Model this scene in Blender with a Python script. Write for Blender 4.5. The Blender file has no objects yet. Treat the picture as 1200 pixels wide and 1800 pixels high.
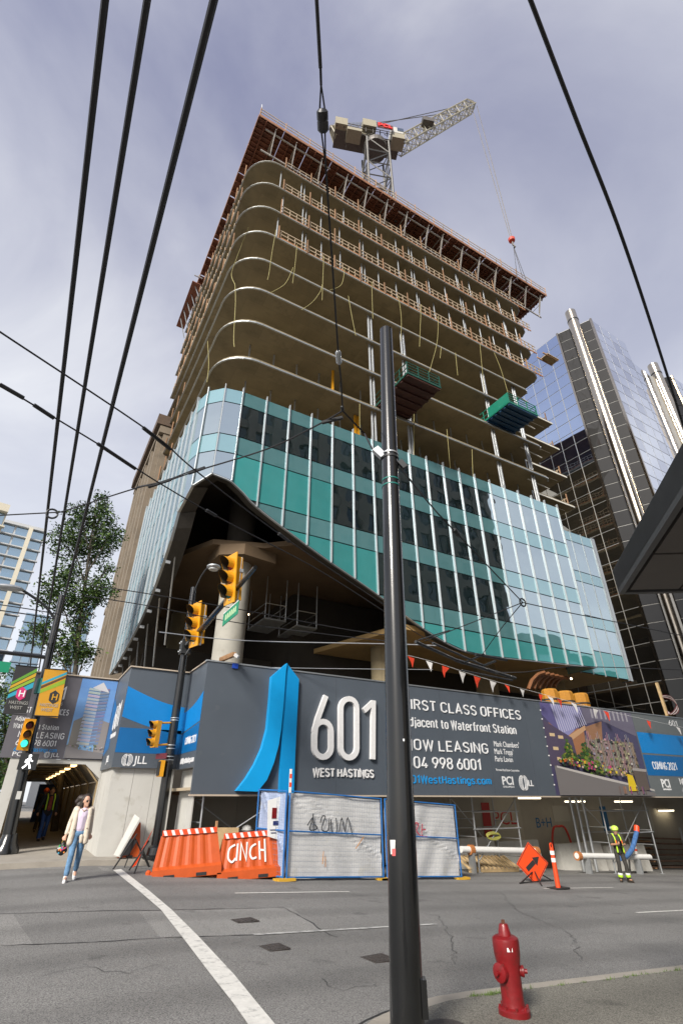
import bpy, bmesh, math, random
from mathutils import Vector, Matrix
random.seed(7)
R = math.radians
scene = bpy.context.scene
COL = scene.collection

# ------------------------------------------------------------------ camera
F_PX, PITCH, ALPHA, EYE = 885.0, R(29.77), R(60.0), 1.65
cam_data = bpy.data.cameras.new("camera")
cam_data.sensor_fit = 'VERTICAL'; cam_data.sensor_height = 36.0
cam_data.lens = F_PX/1800*36.0
cam_data.clip_start = 0.05; cam_data.clip_end = 5000
cam = bpy.data.objects.new("camera", cam_data); COL.objects.link(cam)
cam.location = (0, 0, EYE)
cam.rotation_euler = (R(90)+PITCH, 0, ALPHA-R(90))
scene.camera = cam

# ------------------------------------------------------------------ sky, sun, exposure
SUN_EL, SUN_AZ = R(34), R(217)          # azimuth measured from +X, counter-clockwise, towards the sun
world = bpy.data.worlds.new("World"); scene.world = world; world.use_nodes = True
wn, wl = world.node_tree.nodes, world.node_tree.links
wn.clear()
def N(tree, t, **kw):
    n = tree.nodes.new(t)
    for k, v in kw.items():
        if k in n.inputs.keys(): n.inputs[k].default_value = v
        else: setattr(n, k, v)
    return n
W_ = world.node_tree
out = N(W_, 'ShaderNodeOutputWorld'); bg = N(W_, 'ShaderNodeBackground'); bg.inputs['Strength'].default_value = 0.072
sky = N(W_, 'ShaderNodeTexSky'); sky.sky_type = 'NISHITA'; sky.sun_disc = False
sky.sun_elevation = SUN_EL; sky.sun_rotation = R(90)-SUN_AZ
sky.air_density = 1.0; sky.dust_density = 2.0
tc = N(W_, 'ShaderNodeTexCoord')
sep = N(W_, 'ShaderNodeSeparateXYZ'); wl.new(tc.outputs['Generated'], sep.inputs[0])
zz = N(W_, 'ShaderNodeMath', operation='MAXIMUM'); wl.new(sep.outputs['Z'], zz.inputs[0]); zz.inputs[1].default_value = 0.0
za = N(W_, 'ShaderNodeMath', operation='ADD'); wl.new(zz.outputs[0], za.inputs[0]); za.inputs[1].default_value = 0.22
dv = N(W_, 'ShaderNodeVectorMath', operation='DIVIDE'); wl.new(tc.outputs['Generated'], dv.inputs[0])
cb = N(W_, 'ShaderNodeCombineXYZ')
for i in range(3): wl.new(za.outputs[0], cb.inputs[i])
wl.new(cb.outputs[0], dv.inputs[1])
n1 = N(W_, 'ShaderNodeTexNoise'); n1.inputs['Scale'].default_value = 1.7; n1.inputs['Detail'].default_value = 8; n1.inputs['Roughness'].default_value = .52; n1.inputs['Distortion'].default_value = .35
wl.new(dv.outputs[0], n1.inputs['Vector'])
cr = N(W_, 'ShaderNodeValToRGB')                     # thin high cloud: lilac-grey body, paler streaks
cr.color_ramp.elements[0].position = .34; cr.color_ramp.elements[0].color = (1.02, 1.05, 1.55, 1)
cr.color_ramp.elements[1].position = .70; cr.color_ramp.elements[1].color = (2.9, 2.9, 3.05, 1)
e = cr.color_ramp.elements.new(.5); e.color = (1.66, 1.68, 2.08, 1)
wl.new(n1.outputs['Fac'], cr.inputs[0])
hz = N(W_, 'ShaderNodeMapRange'); wl.new(sep.outputs['Z'], hz.inputs[0])   # clouds thicken and whiten toward the horizon
hz.inputs[1].default_value = .05; hz.inputs[2].default_value = .95; hz.inputs[3].default_value = 1.0; hz.inputs[4].default_value = 0.0
hp = N(W_, 'ShaderNodeMath', operation='POWER'); wl.new(hz.outputs[0], hp.inputs[0]); hp.inputs[1].default_value = 1.0
hm = N(W_, 'ShaderNodeMath', operation='MULTIPLY'); wl.new(hp.outputs[0], hm.inputs[0]); hm.inputs[1].default_value = .85
mx = N(W_, 'ShaderNodeMix', data_type='RGBA'); wl.new(hm.outputs[0], mx.inputs['Factor']); wl.new(cr.outputs[0], mx.inputs[6]); mx.inputs[7].default_value = (3.9, 3.98, 4.1, 1)
m2 = N(W_, 'ShaderNodeMix', data_type='RGBA'); m2.inputs['Factor'].default_value = .88
wl.new(sky.outputs[0], m2.inputs[6]); wl.new(mx.outputs[2], m2.inputs[7])
wl.new(m2.outputs[2], bg.inputs['Color']); wl.new(bg.outputs[0], out.inputs['Surface'])

sun_d = bpy.data.lights.new("sun", 'SUN'); sun_d.energy = 1.5; sun_d.angle = R(14); sun_d.color = (1.0, .94, .86)
sun = bpy.data.objects.new("sun", sun_d); COL.objects.link(sun)
sd = Vector((math.cos(SUN_EL)*math.cos(SUN_AZ), math.cos(SUN_EL)*math.sin(SUN_AZ), math.sin(SUN_EL)))
sun.rotation_euler = sd.to_track_quat('Z', 'Y').to_euler(); sun.location = (-20, -40, 60)
vs = scene.view_settings
vs.view_transform = 'Standard'; vs.look = 'None'; vs.gamma = 1.0; vs.use_curve_mapping = False
vs.exposure = 1.95
scene.render.engine = 'CYCLES'
scene.cycles.use_denoising = True
scene.cycles.max_bounces = 8; scene.cycles.diffuse_bounces = 4; scene.cycles.glossy_bounces = 4; scene.cycles.sample_clamp_indirect = 6

# ------------------------------------------------------------------ photo pixel -> direction -> point
_c, _s = math.cos(PITCH), math.sin(PITCH)
FW = Vector((math.cos(ALPHA)*_c, math.sin(ALPHA)*_c, _s)); RT = Vector((math.sin(ALPHA), -math.cos(ALPHA), 0)); UP = RT.cross(FW)
EYEV = Vector((0, 0, EYE))
def ray(px, py): return FW + RT*((px-600)/F_PX) + UP*((900-py)/F_PX)
def P(px, py, X=None, Y=None, Z=None, D=None):
    d = ray(px, py)
    t = X/d.x if X is not None else Y/d.y if Y is not None else (Z-EYE)/d.z if Z is not None else D/math.hypot(d.x, d.y)
    return EYEV + d*t
def clamp(x, a, b): return max(a, min(b, x))
def gz(x, y):
    """ground height: the cross street falls away to the right, the far kerb lies a little higher"""
    u = clamp(x-2.0, 0, 60); s = u*u/(u+.6) if u > 0 else 0
    return -.055*s + .014*clamp(y-13, 0, 30)*clamp((14-x)/8, 0, 1)
def G(px, py, dz=0.0):
    d = ray(px, py); lo, hi = .1, 400
    for _ in range(60):
        m = (lo+hi)/2; q = EYEV + d*m
        if q.z-gz(q.x, q.y)-dz > 0: lo = m
        else: hi = m
    return EYEV + d*lo

# ------------------------------------------------------------------ materials
MATS = {}
def mat(name, col, rough=.6, metal=0.0, var=0.0, scale=4.0, bump=0.0, bscale=40.0, spec=.5, emit=None, dirt=None, rnd=0.0, coat=0.0):
    if name in MATS: return MATS[name]
    m = bpy.data.materials.new(name); m.use_nodes = True; t = m.node_tree; b = t.nodes['Principled BSDF']
    b.inputs['Base Color'].default_value = (*col, 1); b.inputs['Roughness'].default_value = rough; b.inputs['Metallic'].default_value = metal
    b.inputs['Specular IOR Level'].default_value = spec; b.inputs['Coat Weight'].default_value = coat
    if emit: b.inputs['Emission Color'].default_value = (*emit[:3], 1); b.inputs['Emission Strength'].default_value = emit[3]
    tcn = None
    last = None
    if var or dirt or bump or rnd: tcn = N(t, 'ShaderNodeTexCoord')
    if var or rnd:
        hsv = N(t, 'ShaderNodeHueSaturation'); hsv.inputs['Color'].default_value = (*col, 1)
        ns = N(t, 'ShaderNodeTexNoise'); ns.inputs['Scale'].default_value = scale; ns.inputs['Detail'].default_value = 7; ns.inputs['Roughness'].default_value = .62
        t.links.new(tcn.outputs['Object'], ns.inputs['Vector'])
        mr = N(t, 'ShaderNodeMapRange'); mr.inputs[1].default_value = .28; mr.inputs[2].default_value = .72; mr.inputs[3].default_value = 1-var; mr.inputs[4].default_value = 1+var
        t.links.new(ns.outputs['Fac'], mr.inputs[0]); v = mr.outputs[0]
        if rnd:
            oi = N(t, 'ShaderNodeObjectInfo'); mr2 = N(t, 'ShaderNodeMapRange'); mr2.inputs[3].default_value = 1-rnd; mr2.inputs[4].default_value = 1+rnd
            t.links.new(oi.outputs['Random'], mr2.inputs[0]); mu = N(t, 'ShaderNodeMath', operation='MULTIPLY')
            t.links.new(v, mu.inputs[0]); t.links.new(mr2.outputs[0], mu.inputs[1]); v = mu.outputs[0]
        t.links.new(v, hsv.inputs['Value']); t.links.new(hsv.outputs[0], b.inputs['Base Color']); last = hsv.outputs[0]
    if dirt:                                          # (colour, amount, scale): stains and wear of their own shape
        nd = N(t, 'ShaderNodeTexNoise'); nd.inputs['Scale'].default_value = dirt[2]; nd.inputs['Detail'].default_value = 9; nd.inputs['Roughness'].default_value = .7
        t.links.new(tcn.outputs['Object'], nd.inputs['Vector'])
        rp = N(t, 'ShaderNodeMapRange'); rp.inputs[1].default_value = .62-.22*dirt[1]; rp.inputs[2].default_value = .70-.12*dirt[1]; rp.inputs[4].default_value = min(1, .35+.6*dirt[1])
        t.links.new(nd.outputs['Fac'], rp.inputs[0])
        mm = N(t, 'ShaderNodeMix', data_type='RGBA'); t.links.new(rp.outputs[0], mm.inputs['Factor'])
        if last: t.links.new(last, mm.inputs[6])
        else: mm.inputs[6].default_value = (*col, 1)
        mm.inputs[7].default_value = (*dirt[0], 1); t.links.new(mm.outputs[2], b.inputs['Base Color'])
    if bump:
        nb = N(t, 'ShaderNodeTexNoise'); nb.inputs['Scale'].default_value = bscale; nb.inputs['Detail'].default_value = 5
        t.links.new(tcn.outputs['Object'], nb.inputs['Vector']); bp = N(t, 'ShaderNodeBump'); bp.inputs['Strength'].default_value = bump; bp.inputs['Distance'].default_value = .02
        t.links.new(nb.outputs['Fac'], bp.inputs['Height']); t.links.new(bp.outputs[0], b.inputs['Normal'])
    MATS[name] = m; return m
def glass_mat(name, base, refl, tint, rough=.015, wav=.02, var=.15, wscale=.7):
    """reflective coated glazing: a mirror coat over a tinted body, with the slight waviness of real panes"""
    if name in MATS: return MATS[name]
    m = bpy.data.materials.new(name); m.use_nodes = True; t = m.node_tree; t.nodes.clear()
    o = N(t, 'ShaderNodeOutputMaterial'); b = N(t, 'ShaderNodeBsdfPrincipled'); g = N(t, 'ShaderNodeBsdfGlossy'); mxs = N(t, 'ShaderNodeMixShader')
    b.inputs['Roughness'].default_value = .5; b.inputs['Specular IOR Level'].default_value = .1
    g.inputs['Color'].default_value = (*tint, 1); g.inputs['Roughness'].default_value = rough
    tcn = N(t, 'ShaderNodeTexCoord'); oi = N(t, 'ShaderNodeObjectInfo')
    ns = N(t, 'ShaderNodeTexNoise'); ns.inputs['Scale'].default_value = .9; ns.inputs['Detail'].default_value = 5; t.links.new(tcn.outputs['Object'], ns.inputs['Vector'])
    hsv = N(t, 'ShaderNodeHueSaturation'); hsv.inputs['Color'].default_value = (*base, 1)
    ad = N(t, 'ShaderNodeMath', operation='ADD'); t.links.new(ns.outputs['Fac'], ad.inputs[0]); t.links.new(oi.outputs['Random'], ad.inputs[1])
    mr = N(t, 'ShaderNodeMapRange'); mr.inputs[1].default_value = .3; mr.inputs[2].default_value = 1.7; mr.inputs[3].default_value = 1-var; mr.inputs[4].default_value = 1+var
    t.links.new(ad.outputs[0], mr.inputs[0]); t.links.new(mr.outputs[0], hsv.inputs['Value']); t.links.new(hsv.outputs[0], b.inputs['Base Color'])
    nb = N(t, 'ShaderNodeTexNoise'); nb.inputs['Scale'].default_value = wscale; nb.inputs['Detail'].default_value = 1; t.links.new(tcn.outputs['Object'], nb.inputs['Vector'])
    bp = N(t, 'ShaderNodeBump'); bp.inputs['Strength'].default_value = wav; bp.inputs['Distance'].default_value = .12; t.links.new(nb.outputs['Fac'], bp.inputs['Height']); t.links.new(bp.outputs[0], g.inputs['Normal'])
    lw = N(t, 'ShaderNodeLayerWeight'); lw.inputs['Blend'].default_value = .25
    mf = N(t, 'ShaderNodeMapRange'); mf.inputs[3].default_value = refl; mf.inputs[4].default_value = min(1, refl+.45); t.links.new(lw.outputs['Facing'], mf.inputs[0])
    pw = N(t, 'ShaderNodeMath', operation='POWER'); pw.inputs[1].default_value = 2.2; t.links.new(lw.outputs['Facing'], pw.inputs[0]); t.links.new(pw.outputs[0], mf.inputs[0])
    t.links.new(mf.outputs[0], mxs.inputs[0]); t.links.new(b.outputs[0], mxs.inputs[1]); t.links.new(g.outputs[0], mxs.inputs[2]); t.links.new(mxs.outputs[0], o.inputs[0])
    MATS[name] = m; return m
def vcol_mat(name, rough=.45):
    if name in MATS: return MATS[name]
    m = bpy.data.materials.new(name); m.use_nodes = True; t = m.node_tree; b = t.nodes['Principled BSDF']; b.inputs['Roughness'].default_value = rough
    a = N(t, 'ShaderNodeVertexColor'); a.layer_name = 'Col'; t.links.new(a.outputs[0], b.inputs['Base Color']); MATS[name] = m; return m

# ------------------------------------------------------------------ mesh helpers
def V3(p): return Vector(p)
class MB:
    def __init__(s): s.v = []; s.f = []; s.m = []
    def add(s, vs_, fs, mi=0):
        o = len(s.v); s.v += [Vector(v) for v in vs_]; s.f += [tuple(i+o for i in f) for f in fs]; s.m += [mi]*len(fs); return s
    def box(s, c, size, rz=0, mi=0, rot=None):
        c = Vector(c); hx, hy, hz_ = size[0]/2, size[1]/2, size[2]/2
        M = rot if rot is not None else Matrix.Rotation(rz, 3, 'Z')
        vs_ = [c + M @ Vector((x, y, z)) for z in (-hz_, hz_) for x, y in ((-hx, -hy), (hx, -hy), (hx, hy), (-hx, hy))]
        return s.add(vs_, [(3, 2, 1, 0), (4, 5, 6, 7), (0, 1, 5, 4), (1, 2, 6, 5), (2, 3, 7, 6), (3, 0, 4, 7)], mi)
    def box2(s, a, b, mi=0): return s.box([(a[i]+b[i])/2 for i in range(3)], [abs(b[i]-a[i]) for i in range(3)], mi=mi)
    def bar(s, p, q, w, h=None, mi=0, up=(0, 0, 1)):
        p, q = Vector(p), Vector(q); h = h or w; d = (q-p).normalized(); u = Vector(up)
        if abs(d.dot(u)) > .98: u = Vector((1, 0, 0)) if abs(d.x) < .9 else Vector((0, 1, 0))
        a = d.cross(u).normalized(); u = a.cross(d)
        vs_ = [b_ + a*x*w/2 + u*y*h/2 for b_ in (p, q) for x, y in ((-1, -1), (1, -1), (1, 1), (-1, 1))]
        return s.add(vs_, [(3, 2, 1, 0), (4, 5, 6, 7), (0, 1, 5, 4), (1, 2, 6, 5), (2, 3, 7, 6), (3, 0, 4, 7)], mi)
    def tube(s, p, q, r, r2=None, n=8, mi=0): return s.path([p, q], r, n, mi, [r, r if r2 is None else r2])
    def path(s, pts, r, n=6, mi=0, radii=None, closed=False):
        pts = [Vector(p) for p in pts]; k = len(pts); vs_ = []; prev = None
        for i, p in enumerate(pts):
            a = pts[i-1] if (i > 0 or closed) else p; b = pts[(i+1) % k] if (i < k-1 or closed) else p
            d = (b-a).normalized() if (b-a).length > 1e-9 else Vector((0, 0, 1))
            if prev is None:
                u = Vector((0, 0, 1)) if abs(d.z) < .9 else Vector((1, 0, 0)); x = d.cross(u).normalized()
            else: x = (prev - d*prev.dot(d)).normalized()
            prev = x; y = d.cross(x); rr = radii[i] if radii else r
            vs_ += [p + (x*math.cos(2*math.pi*j/n) + y*math.sin(2*math.pi*j/n))*rr for j in range(n)]
        fs = []
        for i in range(k if closed else k-1):
            i2 = (i+1) % k
            for j in range(n): fs.append((i*n+j, i*n+(j+1) % n, i2*n+(j+1) % n, i2*n+j))
        if not closed: fs += [tuple(reversed(range(n))), tuple((k-1)*n+j for j in range(n))]
        return s.add(vs_, fs, mi)
    def prism(s, pts, off, mi=0):
        """polygon (3D points) swept by a vector"""
        pts = [Vector(p) for p in pts]; off = Vector(off); k = len(pts)
        nrm = Vector((0, 0, 0))
        for i in range(k): nrm += pts[i].cross(pts[(i+1) % k])
        if nrm.dot(off) > 0: pts = pts[::-1]
        fs = [tuple(range(k)), tuple(reversed(range(k, 2*k)))] + [(i, k+i, k+(i+1) % k, (i+1) % k) for i in range(k)]
        return s.add(pts + [p+off for p in pts], [tuple(reversed(f)) if i > 1 else f for i, f in enumerate(fs)], mi)
    def lathe(s, prof, c, n=16, mi=0, M=None):
        c = Vector(c); M = M or Matrix.Identity(3); vs_ = []; k = len(prof)
        for r, z in prof: vs_ += [c + M @ Vector((r*math.cos(2*math.pi*j/n), r*math.sin(2*math.pi*j/n), z)) for j in range(n)]
        fs = [(i*n+j, i*n+(j+1) % n, (i+1)*n+(j+1) % n, (i+1)*n+j) for i in range(k-1) for j in range(n)]
        fs += [tuple(reversed(range(n))), tuple((k-1)*n+j for j in range(n))]
        return s.add(vs_, fs, mi)
    def ball(s, c, r, sc=(1, 1, 1), n=10, mi=0, M=None):
        k = n//2+1; prof = [(max(1e-4, r*math.sin(math.pi*i/k)), -r*math.cos(math.pi*i/k)) for i in range(k+1)]
        S = Matrix.Diagonal(Vector(sc)); return s.lathe(prof, c, n, mi, (M @ S) if M else S)
    def ribbon(s, pts, w, pl, d0, d1, closed=False, mi=0):
        """flat stroke of width w in plane pl (u,v), from depth d0 to d1 along the plane normal"""
        k = len(pts); L = []; Rr = []
        for i, (x, y) in enumerate(pts):
            a = pts[i-1] if (i > 0 or closed) else pts[i]; b = pts[(i+1) % k] if (i < k-1 or closed) else pts[i]
            d1_ = Vector((x-a[0], y-a[1])); d2_ = Vector((b[0]-x, b[1]-y))
            if d1_.length < 1e-9: d1_ = d2_
            if d2_.length < 1e-9: d2_ = d1_
            d1_.normalize(); d2_.normalize(); t = (d1_+d2_)
            t = t.normalized() if t.length > 1e-6 else d1_
            nn = Vector((-t.y, t.x)); c = max(.45, nn.dot(Vector((-d1_.y, d1_.x)))); h = w/2/c
            L.append((x+nn.x*h, y+nn.y*h)); Rr.append((x-nn.x*h, y-nn.y*h))
        vs_ = []
        for i in range(k): vs_ += [pl(*L[i], d0), pl(*Rr[i], d0), pl(*Rr[i], d1), pl(*L[i], d1)]
        fs = []
        for i in range(k if closed else k-1):
            a, b = i*4, ((i+1) % k)*4
            fs += [(a+j, a+(j+1) % 4, b+(j+1) % 4, b+j) for j in range(4)]
        if not closed: fs += [(3, 2, 1, 0), tuple((k-1)*4+j for j in range(4))]
        return s.add(vs_, fs, mi)
    def mesh(s, name, mats, off=Vector((0, 0, 0)), smooth=False, fix=True):
        me = bpy.data.meshes.new(name); me.from_pydata([tuple(v-off) for v in s.v], [], s.f)
        for m in (mats if isinstance(mats, (list, tuple)) else [mats]): me.materials.append(m)
        if any(s.m): me.polygons.foreach_set('material_index', s.m)
        if fix:
            bm = bmesh.new(); bm.from_mesh(me); bmesh.ops.recalc_face_normals(bm, faces=bm.faces); bm.to_mesh(me); bm.free()
        if smooth:
            me.polygons.foreach_set('use_smooth', [True]*len(me.polygons))
            me.set_sharp_from_angle(angle=R(35))
        me.update(); return me
    def build(s, name, mats, parent=None, smooth=False, fix=True, loc=None):
        """one mesh object; coordinates are world coordinates, kept relative to its thing's base"""
        off = ORG.get(parent.name, Vector((0, 0, 0))) if parent else (Vector(loc) if loc is not None else Vector((0, 0, 0)))
        o = bpy.data.objects.new(name, s.mesh(name, mats, off, smooth, fix)); COL.objects.link(o)
        if parent: o.parent = parent
        elif loc is not None: o.location = loc
        ORG[o.name] = off; return o
ORG = {}
def thing(name, label, cat, loc, group=None, kind=None):
    o = bpy.data.objects.new(name, None); COL.objects.link(o); o.location = loc; o.empty_display_size = .2
    ORG[o.name] = Vector(loc); return tag(o, label, cat, group, kind)
def tag(o, label=None, cat=None, group=None, kind=None):
    if label: o['label'] = label
    if cat: o['category'] = cat
    if group: o['group'] = group
    if kind: o['kind'] = kind
    return o
def inst(name, me, parent, loc, rz=0.0, scale=None):
    """a piece that shares its mesh; loc in world coordinates"""
    o = bpy.data.objects.new(name, me); COL.objects.link(o)
    o.location = Vector(loc) - (ORG[parent.name] if parent else Vector((0, 0, 0))); o.rotation_euler[2] = rz
    if scale: o.scale = scale
    if parent: o.parent = parent
    ORG[o.name] = Vector(loc); return o
def copy_tree(o, parent=None):
    c = o.copy(); COL.objects.link(c); c.parent = parent
    for ch in [x for x in bpy.data.objects if x.parent == o]: copy_tree(ch, c)
    return c
def plane(o, r, u):
    o, r, u = Vector(o), Vector(r), Vector(u); n = r.cross(u)
    def f(a, b, d=0.0): return o + r*a + u*b + n*d
    return f
_cap = {}
def text(s, parent, m, pl, u, v, width=None, cap=.3, depth=.012, d0=0.002, name='lettering', bold=0.0):
    """solid lettering lying in plane pl; u,v = left end of the baseline; cap = capital height"""
    cu = bpy.data.curves.new('lettering', 'FONT'); cu.body = s; cu.size = 1; cu.resolution_u = 3; cu.offset = bold
    ob = bpy.data.objects.new('lettering', cu); me0 = bpy.data.meshes.new_from_object(ob)
    xs = [p.co.x for p in me0.vertices]
    if not xs: return None
    x0, x1 = min(xs), max(xs)
    if 'H' not in _cap:
        c2 = bpy.data.curves.new('cap', 'FONT'); c2.body = 'H'; c2.size = 1; o2 = bpy.data.objects.new('cap', c2); m2_ = bpy.data.meshes.new_from_object(o2)
        _cap['H'] = max(p.co.y for p in m2_.vertices); bpy.data.objects.remove(o2); bpy.data.meshes.remove(m2_)
    sy = cap/_cap['H']; sx = width/(x1-x0) if width else sy*.86
    mb = MB(); nv = len(me0.vertices)
    front = [pl(u+(p.co.x-x0)*sx, v+p.co.y*sy, d0+depth) for p in me0.vertices]
    back = [pl(u+(p.co.x-x0)*sx, v+p.co.y*sy, d0) for p in me0.vertices]
    fs = [tuple(p.vertices) for p in me0.polygons]
    ec = {}
    for f in fs:
        for i in range(len(f)):
            a, b = f[i], f[(i+1) % len(f)]
            if (b, a) in ec: ec[(b, a)] = 2
            else: ec[(a, b)] = 1
    side = [(a, a+nv, b+nv, b) for (a, b), c in ec.items() if c == 1]
    mb.add(front+back, fs+side)
    bpy.data.objects.remove(ob); bpy.data.meshes.remove(me0)
    return mb.build(name, m, parent, fix=False)
# ---- a plain engineer's stroke alphabet for the sign lettering
def _arc(cx, cy, rx, ry, a0, a1, n=7): return [(cx+rx*math.cos(R(a0+(a1-a0)*i/n)), cy+ry*math.sin(R(a0+(a1-a0)*i/n))) for i in range(n+1)]
def _rr(w, y0, y1, r): return _arc(w-r, y1-r, r, r, 0, 90, 5)+_arc(r, y1-r, r, r, 90, 180, 5)+_arc(r, y0+r, r, r, 180, 270, 5)+_arc(w-r, y0+r, r, r, 270, 360, 5)
def _C(h, w): r = w/2; return _arc(r, h-r, r, r, 12, 180)+_arc(r, r, r, r, 180, 348)
GL = {
 'A': (.56, [[(0, 0), (.28, 1), (.56, 0)], [(.10, .30), (.46, .30)]]), 'C': (.50, [_C(1, .5)]), 'D': (.5, [[(0, 0), (0, 1), (.24, 1)]+_arc(.25, .75, .25, .25, 90, 0)+_arc(.25, .25, .25, .25, 0, -90)+[(0, 0)]]),
 'E': (.43, [[(.43, 1), (0, 1), (0, 0), (.43, 0)], [(0, .52), (.38, .52)]]), 'F': (.42, [[(.42, 1), (0, 1), (0, 0)], [(0, .5), (.37, .5)]]), 'G': (.50, [_C(1, .5)+[(.5, .25), (.5, .47), (.29, .47)]]),
 'H': (.5, [[(0, 0), (0, 1)], [(.5, 0), (.5, 1)], [(0, .52), (.5, .52)]]), 'I': (.0, [[(0, 0), (0, 1)]]), 'L': (.41, [[(0, 1), (0, 0), (.41, 0)]]), 'M': (.62, [[(0, 0), (0, 1), (.31, .38), (.62, 1), (.62, 0)]]), 'N': (.5, [[(0, 0), (0, 1), (.5, 0), (.5, 1)]]),
 'O': (.5, ['c', _rr(.5, 0, 1, .249)]), 'R': (.48, [[(0, 0), (0, 1), (.24, 1)]+_arc(.24, .75, .23, .25, 90, -90)+[(0, .5)], [(.24, .5), (.48, 0)]]), 'S': (.48, [_arc(.24, .76, .23, .24, 20, 180)+[(.03, .66), (.10, .57), (.24, .52), (.38, .46), (.46, .36)]+_arc(.24, .25, .235, .25, 0, -160)]),
 'T': (.48, [[(0, 1), (.48, 1)], [(.24, 1), (.24, 0)]]), 'W': (.80, [[(0, 1), (.19, 0), (.40, .95), (.61, 0), (.80, 1)]]), 'V': (.54, [[(0, 1), (.27, 0), (.54, 1)]]), 'P': (.47, [[(0, 0), (0, 1), (.24, 1)]+_arc(.24, .74, .23, .26, 90, -90)+[(0, .48)]]),
 '0': (.48, ['c', _rr(.48, 0, 1, .239)]), '1': (.24, [[(0, .78), (.22, .98), (.22, 0)]]), '2': (.46, [_arc(.23, .75, .23, .25, 165, 0)+[(.44, .62), (0, 0), (.46, 0)]]), '4': (.52, [[(.36, 0), (.36, .45)], [(.30, 1), (0, .22), (.52, .22)]]),
 '6': (.48, ['c', _rr(.48, 0, .60, .239), [(.0, .32), (.06, .5), (.32, 1)]]), '8': (.48, ['c', _rr(.48, 0, .53, .235), 'c', [(x*.92+.02, y) for x, y in _rr(.48, .53, 1, .233)]]), '9': (.48, ['c', _rr(.48, .40, 1, .239), [(.48, .68), (.42, .5), (.16, 0)]]),
 'a': (.42, [_arc(.21, .52, .20, .20, 155, 0)+[(.42, 0)], [(.41, .40), (.20, .40)]+_arc(.19, .20, .19, .20, 90, 270)+[(.41, .06)]]), 'c': (.40, [_C(.72, .42)]), 'd': (.43, ['c', _rr(.42, 0, .72, .209), [(.425, 0), (.425, 1)]]),
 'e': (.42, [[(.01, .37), (.42, .37)]+_arc(.21, .51, .21, .21, 0, 180)+_arc(.21, .21, .21, .21, 180, 330)]), 'f': (.30, [[(.30, 1), (.22, .99), (.12, .88), (.12, 0)], [(0, .70), (.28, .70)]]), 'g': (.42, ['c', _rr(.42, .02, .72, .209), [(.42, .72), (.42, -.05), (.34, -.20), (.18, -.22), (.04, -.16)]]),
 'i': (.0, [[(0, 0), (0, .72)], [(0, .88), (0, 1.0)]]), 'j': (.10, [[(.10, .72), (.10, -.12), (.0, -.22)], [(.10, .88), (.10, 1.0)]]), 'm': (.66, [[(0, 0), (0, .72)], [(0, .52)]+_arc(.165, .52, .165, .20, 180, 0)+[(.33, 0)], [(.33, .52)]+_arc(.495, .52, .165, .20, 180, 0)+[(.66, 0)]]),
 'n': (.41, [[(0, 0), (0, .72)], [(0, .50)]+_arc(.205, .515, .205, .205, 180, 0)+[(.41, 0)]]), 'o': (.43, ['c', _rr(.43, 0, .72, .214)]), 'r': (.27, [[(0, 0), (0, .72)], [(0, .48), (.06, .64), (.16, .71), (.27, .69)]]),
 's': (.38, [_arc(.19, .545, .18, .175, 25, 180)+[(.03, .46), (.19, .38), (.35, .29)]+_arc(.19, .18, .185, .18, 0, -160)]), 't': (.30, [[(.12, .94), (.12, .16), (.18, .03), (.30, .01)], [(0, .70), (.29, .70)]]), '.': (.0, [[(0, 0), (0, .10)]])}
def dtext(s, parent, m, pl, u, v, width, cap, depth=.012, d0=.002, weight=.125, name='lettering', split=False):
    pos, x, wd = [], 0.0, 0; last = 0
    for ch in s:
        if ch == ' ': x += .30; wd += 1; continue
        pos.append((ch, x, wd)); x += GL[ch][0]+.26
    tot = x-.26; weight = min(weight, .27*width/tot/cap); sx = (width-weight*cap)/tot; mb = MB(); k = 0; h = weight*cap/2
    for ch, x0, wi in pos:
        closed = False
        if split == 'word' and wi != last: mb.build(name, m, parent); mb = MB(); last = wi
        if split is True: mb = MB()
        for st in GL[ch][1]:
            if st == 'c': closed = True; continue
            mb.ribbon([(u+h+(x0+px_)*sx, v+h+py_*(cap-2*h)) for px_, py_ in st], weight*cap, pl, d0, d0+depth+.0005*(k % 3), closed=closed); closed = False; k += 1
        if split is True: mb.build('letter', m, parent)
    if split is True: return
    return mb.build(name, m, parent)
def interp(tab, x):
    if x <= tab[0][0]: return tab[0][1]
    for (a, ya), (b, yb) in zip(tab, tab[1:]):
        if x <= b: return ya+(yb-ya)*(x-a)/(b-a)
    return tab[-1][1]
def smooth_tab(tab, n=4):
    """Catmull-Rom refinement of a list of (x, z)"""
    o = []
    for i in range(len(tab)-1):
        p0, p1, p2, p3 = tab[max(0, i-1)], tab[i], tab[i+1], tab[min(len(tab)-1, i+2)]
        for k in range(n):
            t = k/n; o.append(tuple(.5*((2*p1[j])+(-p0[j]+p2[j])*t+(2*p0[j]-5*p1[j]+4*p2[j]-p3[j])*t*t+(-p0[j]+3*p1[j]-3*p2[j]+p3[j])*t**3) for j in range(len(p1))))
    return o+[tab[-1]]
def catpath(pts, n=6):
    return [Vector(q) for q in smooth_tab([tuple(p) for p in pts], n)]

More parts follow.
